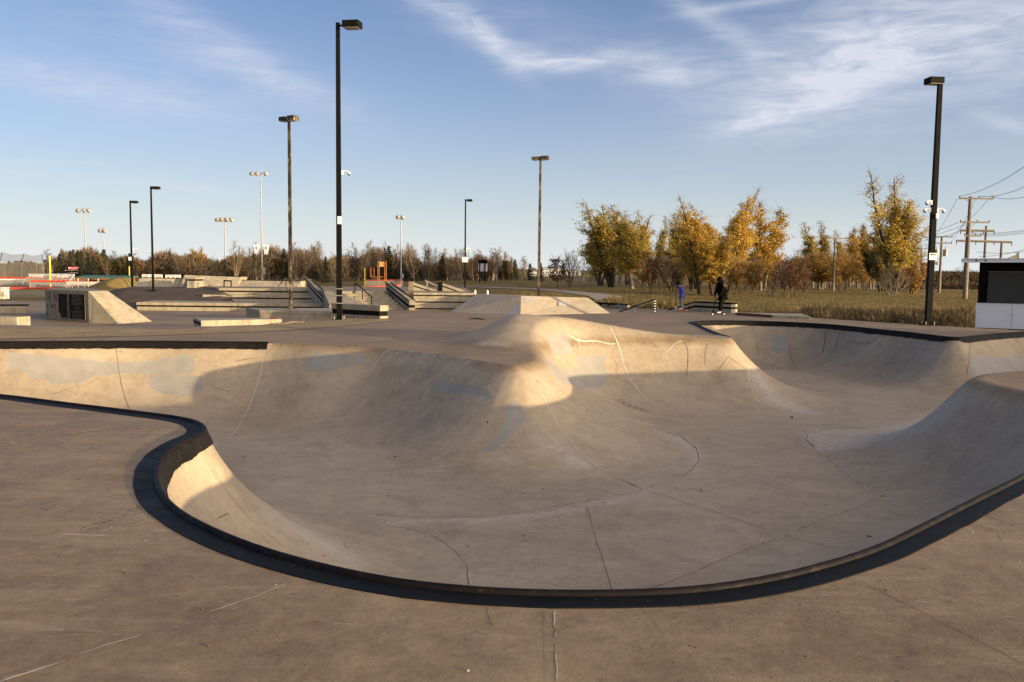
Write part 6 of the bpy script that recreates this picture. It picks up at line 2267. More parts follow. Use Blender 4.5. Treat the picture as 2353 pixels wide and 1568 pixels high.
GR = 'autumn trees on the lawn at right'
RIGHT_TREES = [
    ('bigyellow', 1408, 661, 478, 66, 'broad yellow-green tree at the left end of the autumn grove'),
    ('bigyellow', 1380, 657, 520, 42, 'leaning yellow-green tree on the outer left edge of the autumn grove'),
    ('thinyellow', 1459, 664.5, 474, 48, 'thin-leaved pale yellow tree with a forked trunk, second clump of the grove'),
    ('goldtall', 1440, 655, 505, 40, 'dense golden tree filling the gap behind the forked trunk'),
    ('thinyellow', 1488, 656, 487, 22, 'slender wispy yellow tree right of the forked trunk'),
    ('thinyellow', 1513, 654, 500, 18, 'narrow thinly leaved pale tree above the small russet tree'),
    ('russet', 1496.5, 674.5, 572, 26, 'small russet tree with a dark straight trunk, left of the blue rider'),
    ('darkbush', 1521, 673.6, 600, 24, 'small dark leafless tree left of the blue rider'),
    ('thinyellow', 1536, 654, 495, 16, 'slim tree with a thin yellow spire behind the dark bushes'),
    ('darkbush', 1546, 672.7, 584, 34, 'wide dark leafless bush directly behind the blue rider'),
    ('thinyellow', 1572, 660, 489, 34, 'tall thin-leaved tree with upswept branches left of the biggest golden tree'),
    ('goldtall', 1612, 678, 468, 46, 'golden tree with a leaning double trunk, between the two riders'),
    ('bigyellow', 1590, 668, 522, 34, 'olive-gold tree left of the leaning double trunk'),
    ('goldtall', 1672, 671, 447, 46, 'tallest golden tree of the grove, rising behind the black-clad rider'),
    ('goldtall', 1640, 680, 530, 40, 'lower golden tree just left of the black-clad rider'),
    ('orange', 1690, 676, 580, 34, 'orange-brown tree just right of the black-clad rider'),
    ('darkbush', 1705, 674, 592, 26, 'dark thin-stemmed bush between two orange-brown trees'),
    ('goldslim', 1752, 668, 470, 40, 'orange-gold spire-shaped tree standing alone against the sky'),
    ('orange', 1724, 677, 588, 32, 'orange-brown tree left of the spire-shaped golden tree'),
    ('darkbush', 1771, 682, 590, 34, 'brown leafless tree in front of the spire-shaped golden tree'),
    ('russet', 1798, 680, 594, 24, 'slight russet tree left of the small reddish tree'),
    ('russet', 1823.5, 684.6, 574, 30, 'small reddish tree with a pale trunk, nearest of the grove'),
    ('russet', 1840, 681, 600, 20, 'small dark red tree leaning beside the pale trunk'),
    ('thinyellow', 1871, 661, 514, 26, 'feathery yellow tree left of the single-arm utility pole'),
    ('thinyellow', 1896, 661, 512, 22, 'feathery yellow tree directly left behind the single-arm utility pole'),
    ('goldslim', 1885, 665, 585, 34, 'low golden tree at the foot of the feathery trees'),
    ('orange', 1945, 668, 578, 36, 'broad orange-brown tree right of the single-arm utility pole'),
    ('thinyellow', 1937, 660, 530, 18, 'pale thin tree just right of the single-arm utility pole'),
    ('goldslim', 1971.6, 662, 520, 22, 'narrow orange-gold tree left of the tallest green-gold tree'),
    ('goldslim', 2003, 664, 512, 22, 'narrow gold tree touching the left side of the tallest green-gold tree'),
    ('orange', 1985, 668, 590, 30, 'bushy orange tree below the narrow gold trees'),
    ('tallgreen', 2050, 677, 406, 44, 'tallest green-gold tree with bare upper branches, left of the black lamp post'),
    ('olive', 2022, 672, 560, 34, 'dark olive tree at the left foot of the tallest green-gold tree'),
    ('shrub', 2049, 680, 600, 36, 'pale bare shrub in front of the tallest green-gold tree'),
    ('orangebush', 2092, 676, 588, 30, 'rusty orange bush at the right end of the autumn grove'),
    ('orange', 2080, 672, 572, 26, 'russet-brown tree just behind the rusty orange bush'),
]
RIGHT_TREES += [
    ('thinyellow', 1425, 652, 492, 40, 'feathery pale yellow tree in the back row behind the broad yellow-green tree'),
    ('thinyellow', 1475, 650, 498, 34, 'feathery tree in the back row right of the forked pale trunk'),
    ('bare', 1528, 650, 510, 40, 'bare grey tree in the back row above the small dark leafless tree'),
    ('orange', 1476, 668, 590, 30, 'low orange tree between the forked trunk and the small russet tree'),
    ('darkbush', 1535, 664, 590, 34, 'second-row dark leafless bush between the two dark bushes'),
    ('orange', 1560, 664, 585, 30, 'low brown-orange tree behind the blue rider and his dark bush'),
    ('goldtall', 1640, 660, 486, 50, 'back-row golden tree between the two tallest golden crowns'),
    ('goldtall', 1600, 664, 545, 44, 'bushy golden tree behind the leaning double trunk'),
    ('orange', 1735, 664, 560, 46, 'wide orange tree behind the spire-shaped golden tree'),
    ('orange', 1770, 662, 575, 40, 'orange tree in the back row left of the small reddish tree'),
    ('orange', 1815, 660, 585, 40, 'orange-red tree in the back row behind the small reddish tree'),
    ('orange', 1850, 664, 578, 36, 'orange-red tree left of the feathery yellow trees'),
    ('orange', 1910, 664, 570, 40, 'orange tree close behind the single-arm utility pole'),
    ('goldslim', 1955, 660, 545, 30, 'gold tree in the back row right of the single-arm utility pole'),
    ('orange', 1930, 666, 600, 34, 'low orange thicket tree right of the foot of the single-arm utility pole'),
    ('goldtall', 2030, 668, 530, 44, 'dense gold tree filling behind the dark olive tree'),
    ('goldtall', 2070, 670, 545, 36, 'dense gold tree at the right foot of the tallest green-gold tree'),
]
for kind, px, py, yt, hf, lab in RIGHT_TREES:
    plant(kind, px, py, yt, hf * 1.22, lab, GR)
plant('oak', 1281, 663.5, 584, 24, 'small brown-leaved oak alone on the lawn right of the pale lamp post', 'lone lawn trees')
plant('darkbush', 1311, 663, 572, 26, 'small dark bare tree alone on the lawn beside the brown oak', 'lone lawn trees')
plant('bareround', 1333, 650, 580, 24, 'pale bare tree behind the two lone lawn trees', 'lone lawn trees')
for px, yt, hf in ((2204, 606, 20), (2232, 608, 22), (2262, 612, 20)):
    plant('bareround', px, 0, yt, hf, {2204: 'dark bare thicket tree on the brown bank behind the utility poles', 2232: 'dark bare thicket tree nearest to the shack roof corner', 2262: 'dark bare thicket tree half hidden by the shack'}[px], 'bare trees on the brown bank', Y=190)

# the far treeline: trees one can tell apart
ORD = 'first second third fourth fifth sixth seventh eighth ninth tenth eleventh twelfth thirteenth fourteenth fifteenth sixteenth seventeenth eighteenth nineteenth twentieth'.split() + \
      ['twenty-' + s for s in 'first second third fourth fifth sixth seventh eighth ninth'.split()] + ['thirtieth']
LINE = [  # kind, px, top, half width
    ('spruce2', 22, 600, 12), ('spruce2', 50, 598, 10), ('spruce2', 72, 601, 9), ('olive', 84, 596, 16), ('bareslim', 117, 572, 14), ('spruce', 105, 597, 14), ('spruce2', 138, 584, 10), ('bareround', 152, 592, 18),
    ('columnar', 163, 577, 6), ('columnar', 170, 574, 6), ('columnar', 180, 577, 6), ('columnar', 187, 579, 6), ('columnar', 204, 582, 6), ('spruce2', 215, 589, 10),
    ('spruce', 240, 574, 20), ('bareslim', 266, 576, 14), ('spruce', 299, 583, 15), ('bareslim', 318, 582, 16), ('bareslim', 344, 580, 14), ('spruce2', 364, 588, 8), ('spruce', 391, 577, 12),
    ('bare', 420, 570, 24), ('bareslim', 441, 574, 18), ('goldslim', 459, 569, 12), ('bareround', 470, 590, 22), ('olive', 498, 596, 26), ('bare', 541, 552, 24), ('bare', 563, 556, 22), ('bareround', 590, 580, 28), ('spruce2', 585, 580, 9),
    ('olive', 628, 586, 24), ('spruce', 653, 572, 13), ('bareslim', 683, 556, 14), ('bare', 706, 553, 24), ('spruce2', 722, 568, 10), ('bare', 745, 555, 20), ('spruce2', 748, 590, 8), ('bareround', 772, 580, 24),
    ('bareround', 800, 572, 26), ('bare', 832, 558, 22), ('bareslim', 848, 553, 18), ('bare', 872, 556, 22), ('spruce', 893, 566, 17), ('spruce2', 884, 570, 11), ('bareslim', 905, 566, 12), ('spruce2', 910, 582, 8),
    ('bareslim', 930, 563, 16), ('bare', 953, 558, 22), ('bareslim', 975, 559, 16), ('bareslim', 992, 564, 14), ('spruce', 928, 592, 14), ('spruce', 946, 603, 16), ('spruce2', 957, 598, 10), ('spruce2', 967, 608, 10), ('orangebush', 1008, 606, 16), ('spruce', 1016, 588, 13),
    ('bareslim', 1029, 570, 12), ('bare', 1050, 574, 14), ('bareslim', 1074, 569, 16), ('spruce2', 1086, 599, 9), ('bareslim', 1096, 573, 12), ('spruce2', 1113, 606, 8), ('bareslim', 1130, 570, 15), ('bare', 1157, 566, 20), ('olive', 1172, 592, 14), ('spruce2', 1183, 597, 9), ('bareslim', 1180, 592, 12),
    ('bare', 820, 562, 22), ('bareround', 858, 572, 24), ('bare', 893, 560, 20), ('bareslim', 918, 572, 16), ('bare', 940, 566, 22), ('bare', 968, 562, 22), ('bareround', 985, 576, 22), ('bare', 1004, 568, 20), ('bareround', 1038, 582, 20), ('bare', 1062, 572, 20), ('bareround', 1088, 586, 20), ('bare', 1100, 576, 18), ('bare', 1120, 580, 18), ('bare', 1142, 570, 22), ('bareround', 1165, 584, 20),
    ('bareround', 655, 580, 26), ('bare', 690, 560, 24), ('bare', 728, 560, 22), ('bareround', 505, 584, 24), ('bare', 400, 580, 22), ('bareround', 345, 592, 22), ('bare', 250, 588, 20),
    ('spruce2', 1218, 606, 9), ('bareslim', 1212, 588, 14), ('spruce2', 1242, 604, 9), ('spruce2', 1294, 608, 9), ('spruce2', 1362, 616, 10), ('bareround', 1360, 604, 18),
]
NM = {'spruce': 'dark broad spruce', 'spruce2': 'dark narrow spruce', 'columnar': 'dark column-shaped evergreen', 'olive': 'round dark olive tree', 'bare': 'wide bare grey-brown tree', 'bareslim': 'slim bare pale tree',
      'bareround': 'rounded bare brown tree', 'goldslim': 'slim yellowish tree', 'orangebush': 'low orange bush'}
LINE.sort(key=lambda q: q[1])
cnt = {}
for kind, px, yt, hf in LINE:
    cnt[kind] = cnt.get(kind, 0) + 1
tot = dict(cnt); cnt = {}
for kind, px, yt, hf in LINE:
    cnt[kind] = cnt.get(kind, 0) + 1
    lab = f'{NM[kind]} in the far treeline, {ORD[cnt[kind] - 1]} of its kind from the left' if tot[kind] > 1 else f'{NM[kind]}, the only one of its kind in the far treeline'
    rr = random.Random(px)
    plant(kind, px, 0, yt, hf * (1.1 if 'spruce' in kind or kind == 'columnar' else 1.35), lab, 'trees of the far treeline', Y=(178 if px < 800 else 205) + rr.uniform(-14, 16))


def cloud_of_quads(name, cen, size, aspect, mats, mi, rng, upright=0.0):
    n = len(cen)
    d = rng.normal(size=(n, 3)); d[:, 2] = np.abs(d[:, 2]) + upright
    d /= np.linalg.norm(d, axis=1)[:, None]
    e = np.cross(d, rng.normal(size=(n, 3))); e /= np.linalg.norm(e, axis=1)[:, None]
    s = (size * rng.uniform(.5, 1.5, n))[:, None]
    a, b = d * s, e * s * aspect
    v = np.stack([cen - b, cen + b, cen + a + b * .3, cen + a - b * .3], 1).reshape(-1, 3)
    me = mesh_np(name, v, np.arange(4 * n).reshape(n, 4), False, mi)
    return link(name, me, mats)


# dense thicket under the far trees: one mass of twigs nobody could count
rng = np.random.default_rng(77)
n = 90000
px = rng.uniform(-60, 1190, n)
prof_y = 581 + 9 * np.sin(px / 37.0) + 7 * np.sin(px / 13.0 + 1) + 5 * np.sin(px / 71 + 2)
prof_y = np.where(px < 140, prof_y + 18, prof_y)
prof_y = np.where(px > 880, prof_y + (px - 880) * .13, prof_y)
Yd = np.where(px < 800, 192, 215) + rng.uniform(-7, 9, n)
k = Yd / F_PX
htop = (634 - (CX - px) * .011 - prof_y) * k + 1.0
hz_ = rng.random(n) ** .7 * np.maximum(htop, .5) * rng.uniform(.8, 1.08, n)
xx = np.array([ray(p_, 640).x / ray(p_, 640).y for p_ in np.linspace(-60, 1200, 200)])
X_ = np.interp(px, np.linspace(-60, 1200, 200), xx) * Yd
cen = np.stack([X_, Yd, lawn_h(X_, Yd) + hz_], 1)
dark = ((px > 220) & (px < 285)) | ((px > 480) & (px < 515))
tan_ = ((px > 425) & (px < 478)) | ((px > 300) & (px < 330)) | ((px > 536) & (px < 580))
u = rng.random(n)
mi = np.where(dark & (u < .75), 2, np.where(tan_ & (u < .5), 3, np.where(u < .52, 0, np.where(u < .64, 4, 1))))
th = cloud_of_quads('thicket', cen, .75, .075, [LM['twig'], LM['darktwig'], LM['olive'], LM['orange'], LM['russet']], mi, rng, .9)
tag(th, 'dense brown brushwood at the foot of the far treeline', 'thicket', kind='stuff')
# brown brush bank at right
n = 16000
px = rng.uniform(2065, 2420, n); Yd = rng.uniform(150, 200, n)
xx = np.array([ray(p_, 640).x / ray(p_, 640).y for p_ in np.linspace(2060, 2430, 50)])
X_ = np.interp(px, np.linspace(2060, 2430, 50), xx) * Yd
zb = lawn_h(X_, Yd) + 2.7 * smooth01(158, 186, Yd) * smooth01(2065, 2120, px)
cen = np.stack([X_, Yd, zb + rng.random(n) * .15], 1)
mound('brush_bank', 66, 150, 152, 215, lambda x, y: lawn_h(x, y) - .3 + 2.9 * smooth01(156, 186, y) * smooth01(70, 84, x - (y - 170) * .5), M['asphalt'], 50, 40)
tag(cloud_of_quads('brush', cen, .8, .12, [LM['darktwig'], LM['darkgrass'], LM['drygrass']], rng.choice([0, 1, 2], n, p=[.45, .4, .15]), rng, .8), 'dark brown brush covering the bank behind the utility poles', 'brush', kind='stuff')

# dry tall weeds along the edge of the deck
n = 80000
px = rng.uniform(1700, 2236, n)
edge = np.interp(px, [1690, 1770, 1862, 2000, 2130, 2240, 2300, 2420], [717, 720, 731, 743, 749.5, 757, 759, 764])
Y0 = np.array([1.65 * F_PX / max(20, (e - (634.5 + (p - CX) * .011))) for e, p in zip(edge, px)])
dY = rng.random(n) ** .8 * np.where(px < 1850, 9, 19)
Yd = Y0 + .25 + dY
xx = np.array([ray(p_, 700).x / ray(p_, 700).y for p_ in np.linspace(1690, 2430, 80)])
X_ = np.interp(px, np.linspace(1690, 2430, 80), xx) * Yd
patchy = .5 + .5 * np.sin(px / 23.0 + Yd * .8) * np.sin(px / 51 + 2)
cen = np.stack([X_, Yd, lawn_h(X_, Yd) - .03], 1)
size = (.16 + .42 * patchy * smooth01(0, 1.6, dY)) * np.where(px > 1850, 1.1, .7) * rng.uniform(.5, 1.2, n)
lightp = (patchy > .62) & (rng.random(n) < .5)
mi = np.where(lightp, 0, 1)
tag(cloud_of_quads('dry_weeds', cen, size, .022, [LM['drygrass'], LM['darkgrass']], mi, rng, 1.1), 'dry brown weeds along the right-hand edge of the deck', 'weeds', kind='stuff')
n = 9000
px = rng.uniform(1395, 1580, n)
Yd = 44.5 + rng.random(n) * 8
xx = np.array([ray(p_, 700).x / ray(p_, 700).y for p_ in np.linspace(1380, 1600, 40)])
X_ = np.interp(px, np.linspace(1380, 1600, 40), xx) * Yd
cen = np.stack([X_, Yd, lawn_h(X_, Yd) - .03], 1)
tag(cloud_of_quads('tall_grass', cen, .30 + .5 * np.clip(np.sin(px / 17.0) * .5 + .5, 0, 1), .03, [LM['drygrass'], LM['olive']], rng.choice([0, 1], n, p=[.75, .25]), rng, 2.2), 'tan tall grass behind the low wall and the striped rail', 'grass', kind='stuff')
# short lawn grass and fallen leaves between deck and trees
n = 110000
px = rng.uniform(1180, 2300, n)
Yd = 46 + rng.random(n) ** 1.3 * 62
xx = np.array([ray(p_, 690).x / ray(p_, 690).y for p_ in np.linspace(1170, 2310, 80)])
X_ = np.interp(px, np.linspace(1170, 2310, 80), xx) * Yd
cen = np.stack([X_, Yd, lawn_h(X_, Yd) - .01], 1)
mi = rng.choice([0, 1, 2], n, p=[.30, .52, .18])
tag(cloud_of_quads('lawn_grass', cen, .045, .4, [LM['olive'], LM['drygrass'], LM['gold']], mi, rng, .7), 'short autumn grass strewn with fallen golden leaves', 'grass', kind='stuff')
# yellow bush by the plaza
p = Q(684, 663, 58)
root = empty('bush', (p.x, p.y, -.3)); tag(root, 'yellow-leaved bush at the right end of the long low back wall', 'bush')
for nm, me in (('trunk', KINDS['orangebush'][0]), ('crown', KINDS['orangebush'][1])):
    o = bpy.data.objects.new(nm, me); COL.objects.link(o); o.parent = root
root.scale = (.22, .22, .36)

# ------------------------------------------------------------------ small debris on the concrete
def scatter(name, pxs, mesh_fn, mat, label, cat, group):
    base = None
    for i, (px, py, s) in enumerate(pxs):
        a = surf([(px, py)])[0]
        z = hz(a[0], a[1])
        if base is None:
            base = mesh_fn(); base.materials.append(mat)
        o = bpy.data.objects.new(name, base)
        COL.objects.link(o)
        e = .03
        nx = (hz(a[0] - e, a[1]) - hz(a[0] + e, a[1])) / (2 * e); ny = (hz(a[0], a[1] - e) - hz(a[0], a[1] + e)) / (2 * e)
        o.location = (a[0], a[1], z + .001)
        o.rotation_mode = 'QUATERNION'
        q = Vector((0, 0, 1)).rotation_difference(Vector((nx, ny, 1)))
        o.rotation_quaternion = q @ Euler((0, 0, i * 2.4)).to_quaternion()
        o.scale = (s, s * (.7 + .3 * ((i * 7) % 5) / 5), s)
        tag(o, label, cat, group)


def stone_mesh():
    rs = random.Random(3)
    bm = bmesh.new()
    bmesh.ops.create_icosphere(bm, subdivisions=2, radius=.5)
    for v in bm.verts:
        v.co *= rs.uniform(.82, 1.12)
        v.co.z = v.co.z * .38 + .12
    me = bpy.data.meshes.new('pebble'); bm.to_mesh(me); bm.free()
    return me


def leafm():
    bm = bmesh.new()
    pts = [(-.5, 0, .05), (-.2, .28, .16), (.2, .25, .06), (.55, 0, .22), (.2, -.26, .10), (-.2, -.27, .02)]
    vs = [bm.verts.new(p) for p in pts]; c = bm.verts.new((0, 0, .0))
    for i in range(6):
        bm.faces.new((vs[i], vs[(i + 1) % 6], c))
    me = bpy.data.meshes.new('dry_leaf'); bm.to_mesh(me); bm.free()
    return me


M['pebble'] = simple('pebble_brown', (.13, .09, .05), .3, 5, .8)
M['pebblew'] = simple('pebble_white', (.40, .36, .31), .1, 5, .8)
M['dead_leaf'] = simple('dead_leaf', (.07, .045, .022), .4, 8, .8)
cc_ = lambda L, x0, y0, sc: [(x0 + x * sc, y0 + y * sc, s) for x, y, s in L]
stones = cc_([(555, 1092, .035), (370, 890, .022), (315, 970, .025), (270, 1018, .02), (350, 678, .02), (240, 793, .025), (210, 813, .03), (885, 1247, .025), (915, 1410, .025), (780, 1192, .015), (565, 986, .014), (850, 1108, .015),
              (1005, 1212, .018), (1230, 1450, .018), (1340, 1490, .016), (440, 1238, .014), (130, 835, .022), (525, 520, .022), (1395, 1303, .016), (695, 963, .014), (325, 1230, .012), (1265, 1195, .012)], 0, 746.8, .52394) + \
    cc_([(290, 1087, .016), (150, 1182, .016), (985, 1145, .016), (770, 1277, .016), (950, 817, .018), (1190, 865, .018), (1820, 507, .02), (1725, 592, .018), (1485, 728, .028), (1450, 665, .016), (1890, 802, .016), (2085, 600, .018), (2210, 580, .016),
         (1640, 400, .012), (2225, 370, .018), (1310, 940, .010), (1115, 1073, .010), (500, 1165, .014), (525, 1262, .014), (610, 1098, .010), (2150, 465, .016)], 1493.6, 1091.5, .36522)
scatter('pebble', [(x, y, s * .7) for x, y, s in stones], stone_mesh, M['pebble'], 'small brown pebble lying loose on the foreground deck', 'pebble', 'loose pebbles on the foreground deck')
whites = [(256, 1212, .02), (334, 1243, .022), (634, 1345, .02), (1075, 1543, .03), (30, 1020, .02), (150, 1018, .02), (1890, 1305, .022), (2247, 1185, .028), (2233, 1224, .024), (2236, 1425, .014), (1888, 1450, .010), (1698, 1316, .016), (1822, 1200, .03), (2342, 1292, .022), (372, 1130, .016)]
scatter('pebble', [(x, y, s * .6) for x, y, s in whites], stone_mesh, M['pebblew'], 'small white chip lying on the concrete', 'pebble', 'white chips on the concrete')
leaves = [(752, 967, .10), (796, 967, .09), (965, 917, .10), (1120, 971, .10), (1291, 1024, .08), (1350, 943, .10), (1353, 1151, .07), (1391, 1156, .08), (1248, 1124, .08), (909, 1050, .10), (894, 1140, .08), (883, 1200, .07), (1207, 1242, .06), (1204, 1231, .07), (1075, 1256, .06),
          (1985, 1077, .09), (2016, 980, .08), (1945, 906, .14), (1848, 871, .10), (1626, 1010, .10), (1896, 1160, .08), (2028, 1141, .12), (1997, 1233, .12), (1612, 1130, .10), (1711, 1075, .07), (1552, 1094, .09), (1700, 1152, .06), (1771, 1193, .05), (1924, 1296, .09), (744, 1278, .06), (560, 1052, .12), (1430, 1175, .05), (1820, 960, .2)]
scatter('dead_leaf', [(x, y, s * .6) for x, y, s in leaves], leafm, M['dead_leaf'], 'curled dead leaf lying on the bowl floor', 'leaf', 'dead leaves in the bowl')
twigs = [((1125, 755.5), (1160, 757)), ((645, 749), (690, 745)), ((830, 735), (870, 742))]
b0, b1 = [Vector((*a, hz(*a) + .02)) for a in surf([(1076, 734), (1118, 736.5)])]
tw = MB().tube([b0, (b0 + b1) / 2 + Vector((0, .05, .03)), b1], [.012, .03, .008], 6)
tw.tube([(b0 + b1) / 2, (b0 + b1) / 2 + Vector((.2, .2, .05))], .008, 5)
tg_ = tw.build('fallen_twig', M['darkbark'], None, b0); tag(tg_, 'fallen twig lying on the flat deck in front of the stepped ledge', 'twig')
b0, b1 = [Vector((*a, hz(*a) + .03)) for a in surf([(646, 747), (700, 743.5)])]
tw = MB().tube([b0, (b0 + b1) / 2 + Vector((0, .05, .04)), b1], [.02, .03, .008], 6)
tw.tube([b1 - Vector((.1, 0, 0)), b1 + Vector((.12, .1, .36))], [.008, .004], 5)
tg_ = tw.build('fallen_twig', M['bark'], None, b0); tag(tg_, 'forked pale twig on the gravel left of the tallest lamp post', 'twig')
a = surf([(631, 737)])[0]
pp_ = Vector((a[0], a[1] - .05, hz(*a) + .06))
cn = MB().tube([pp_ - Vector((.16, 0, 0)), pp_ + Vector((.16, .02, 0))], .06, 14).build('crushed_can', simple('red_can', (.35, .05, .03), .3, 9, .35), None, pp_)
tag(cn, 'reddish drinks can lying at the foot of the low pale ledge', 'can')
MB().tube([pp_ + Vector((-.165, 0, 0)), pp_ + Vector((-.158, 0, 0))], .05, 14).build('lid', M['galv'], cn).location = -pp_

# ------------------------------------------------------------------ the two riders and their scooters
def skin_mesh(name, joints, bones, mat, parent, root_joint, sub=2):
    """one smooth body grown round a skeleton; joints: name -> (position, radius x, radius y)"""
    names = list(joints)
    me = bpy.data.meshes.new(name)
    me.from_pydata([tuple(joints[k][0]) for k in names], [(names.index(a), names.index(b)) for a, b in bones], [])
    o = bpy.data.objects.new(name, me)
    COL.objects.link(o)
    sk = o.modifiers.new('skin', 'SKIN')
    sk.use_smooth_shade = True
    for v, k in zip(me.skin_vertices[0].data, names):
        r = joints[k][1:]
        v.radius = (r[0], r[1] if len(r) > 1 else r[0])
        v.use_root = (k == root_joint)
    sb = o.modifiers.new('sub', 'SUBSURF')
    sb.levels = sub; sb.render_levels = sub
    bpy.context.view_layer.update()
    m2 = bpy.data.meshes.new_from_object(o.evaluated_get(bpy.context.evaluated_depsgraph_get()))
    bpy.data.objects.remove(o)
    m2.name = name
    m2.polygons.foreach_set('use_smooth', [True] * len(m2.polygons))
    m2.materials.clear()
    return link(name, m2, mat, parent)


M['skin'] = simple('skin', (.42, .25, .17), .12, 9, .55)
M['blue'] = simple('blue_jacket_cloth', (.045, .060, .36), .25, 5, .8)
M['jeans'] = simple('faded_grey_jeans', (.15, .17, .17), .4, 6, .9)
M['blackcloth'] = simple('black_cloth', (.005, .0045, .004), .35, 5, 1.0, spec=.02)
M['darkpants'] = simple('charcoal_trousers', (.008, .0078, .008), .4, 5, 1.0, spec=.02)
M['shoe'] = simple('white_shoe', (.62, .58, .52), .15, 7, .7)
M['hair'] = simple('dark_hair', (.02, .014, .01), .3, 20, .6)
M['orange'] = simple('orange_grip', (.60, .13, .06), .1, 5, .6)
M['silver'] = simple('silver_paint', (.40, .40, .43), .1, 5, .35, .5)
M['tyre'] = simple('dark_wheel', (.02, .02, .02), .2, 5, .6)


def hand(J, B, wrist, key, bar, fw):
    """palm, four curled fingers of different length and a side thumb closing on the handlebar"""
    w_ = Vector(J[wrist][0])
    d = (Vector(bar) - w_).normalized()
    side = d.cross(Vector((0, 1, 0))).normalized()
    pal = w_ + d * .065
    J[key + 'palm'] = (pal, .030, .022); B.append((wrist, key + 'palm'))
    for i, L in enumerate((.060, .070, .064, .050)):
        off = Vector((0, 1, 0)) * (-.030 + .020 * i)
        k1 = pal + d * .030 + off
        k2 = k1 + d * (L * .5) + Vector(fw) * .010
        k3 = k2 + Vector((0, 0, -1)) * (L * .42) - Vector(fw) * .012
        for n_, p_, r_, pr in ((f'{key}f{i}a', k1, .0095, key + 'palm'), (f'{key}f{i}b', k2, .009, f'{key}f{i}a'), (f'{key}f{i}c', k3, .008, f'{key}f{i}b')):
            J[n_] = (p_, r_); B.append((pr, n_))
    t1 = pal + side * .012 + Vector((0, .034, -.008)); t2 = t1 + d * .028 + Vector((0, .006, -.02))
    J[key + 't1'] = (t1, .011); J[key + 't2'] = (t2, .009); B += [(key + 'palm', key + 't1'), (key + 't1', key + 't2')]


def scooter(loc, rz, label, Hbar, stem_x, wb, dark, wheel):
    root = empty('kick_scooter', loc, rz); tag(root, label, 'scooter', 'kick scooters')
    fr = M['lampblack'] if dark else M['silver']
    f0, r0 = -wb / 2, wb / 2
    top = Vector((stem_x, 0, Hbar)); ft = Vector((f0 + .01, 0, .10))
    n_ = ft + (top - ft) * .22
    MB().tube([n_, top], .020, 10).build('stem', M['lampblack'], root)
    MB().tube([ft + Vector((0, 0, -.02)), n_ + Vector((.0, 0, .02))], .027, 10).build('fork', fr, root)
    MB().tube([n_ - Vector((0, 0, .03)), Vector((f0 + .15, 0, .075))], .024, 8).build('neck', fr, root)
    dk = MB().hexa([(f0 + .13, -.055, .055), (r0 - .03, -.055, .055), (r0 - .03, .055, .055), (f0 + .13, .055, .055)], [(f0 + .13, -.055, .085), (r0 - .03, -.055, .085), (r0 - .03, .055, .085), (f0 + .13, .055, .085)]).build('footboard', M['lampblack'] if dark else M['orange'], root)
    bevel_mod(dk, .01, 2)
    MB().box((r0 - .10, -.03, .09), (r0 - .0, .03, .112)).build('rear_brake', fr if dark else M['orange'], root)
    hb = MB().tube([top + Vector((0, -.27, .01)), top, top + Vector((0, .27, .01))], .014, 8).build('handlebar', M['lampblack'], root)
    for sy in (-1, 1):
        MB().tube([top + Vector((0, sy * .17, .006)), top + Vector((0, sy * .28, .01))], .020, 8).build('grip', M['lampblack'] if dark else M['orange'], hb)
    for x_ in (f0, r0):
        wh = MB().tube([(x_, -.014, .055), (x_, .014, .055)], .055, 20).build('wheel', M['tyre'], root)
        MB().tube([(x_, -.017, .055), (x_, .017, .055)], .034, 14).build('rim', M['silver'], wh)
    return root


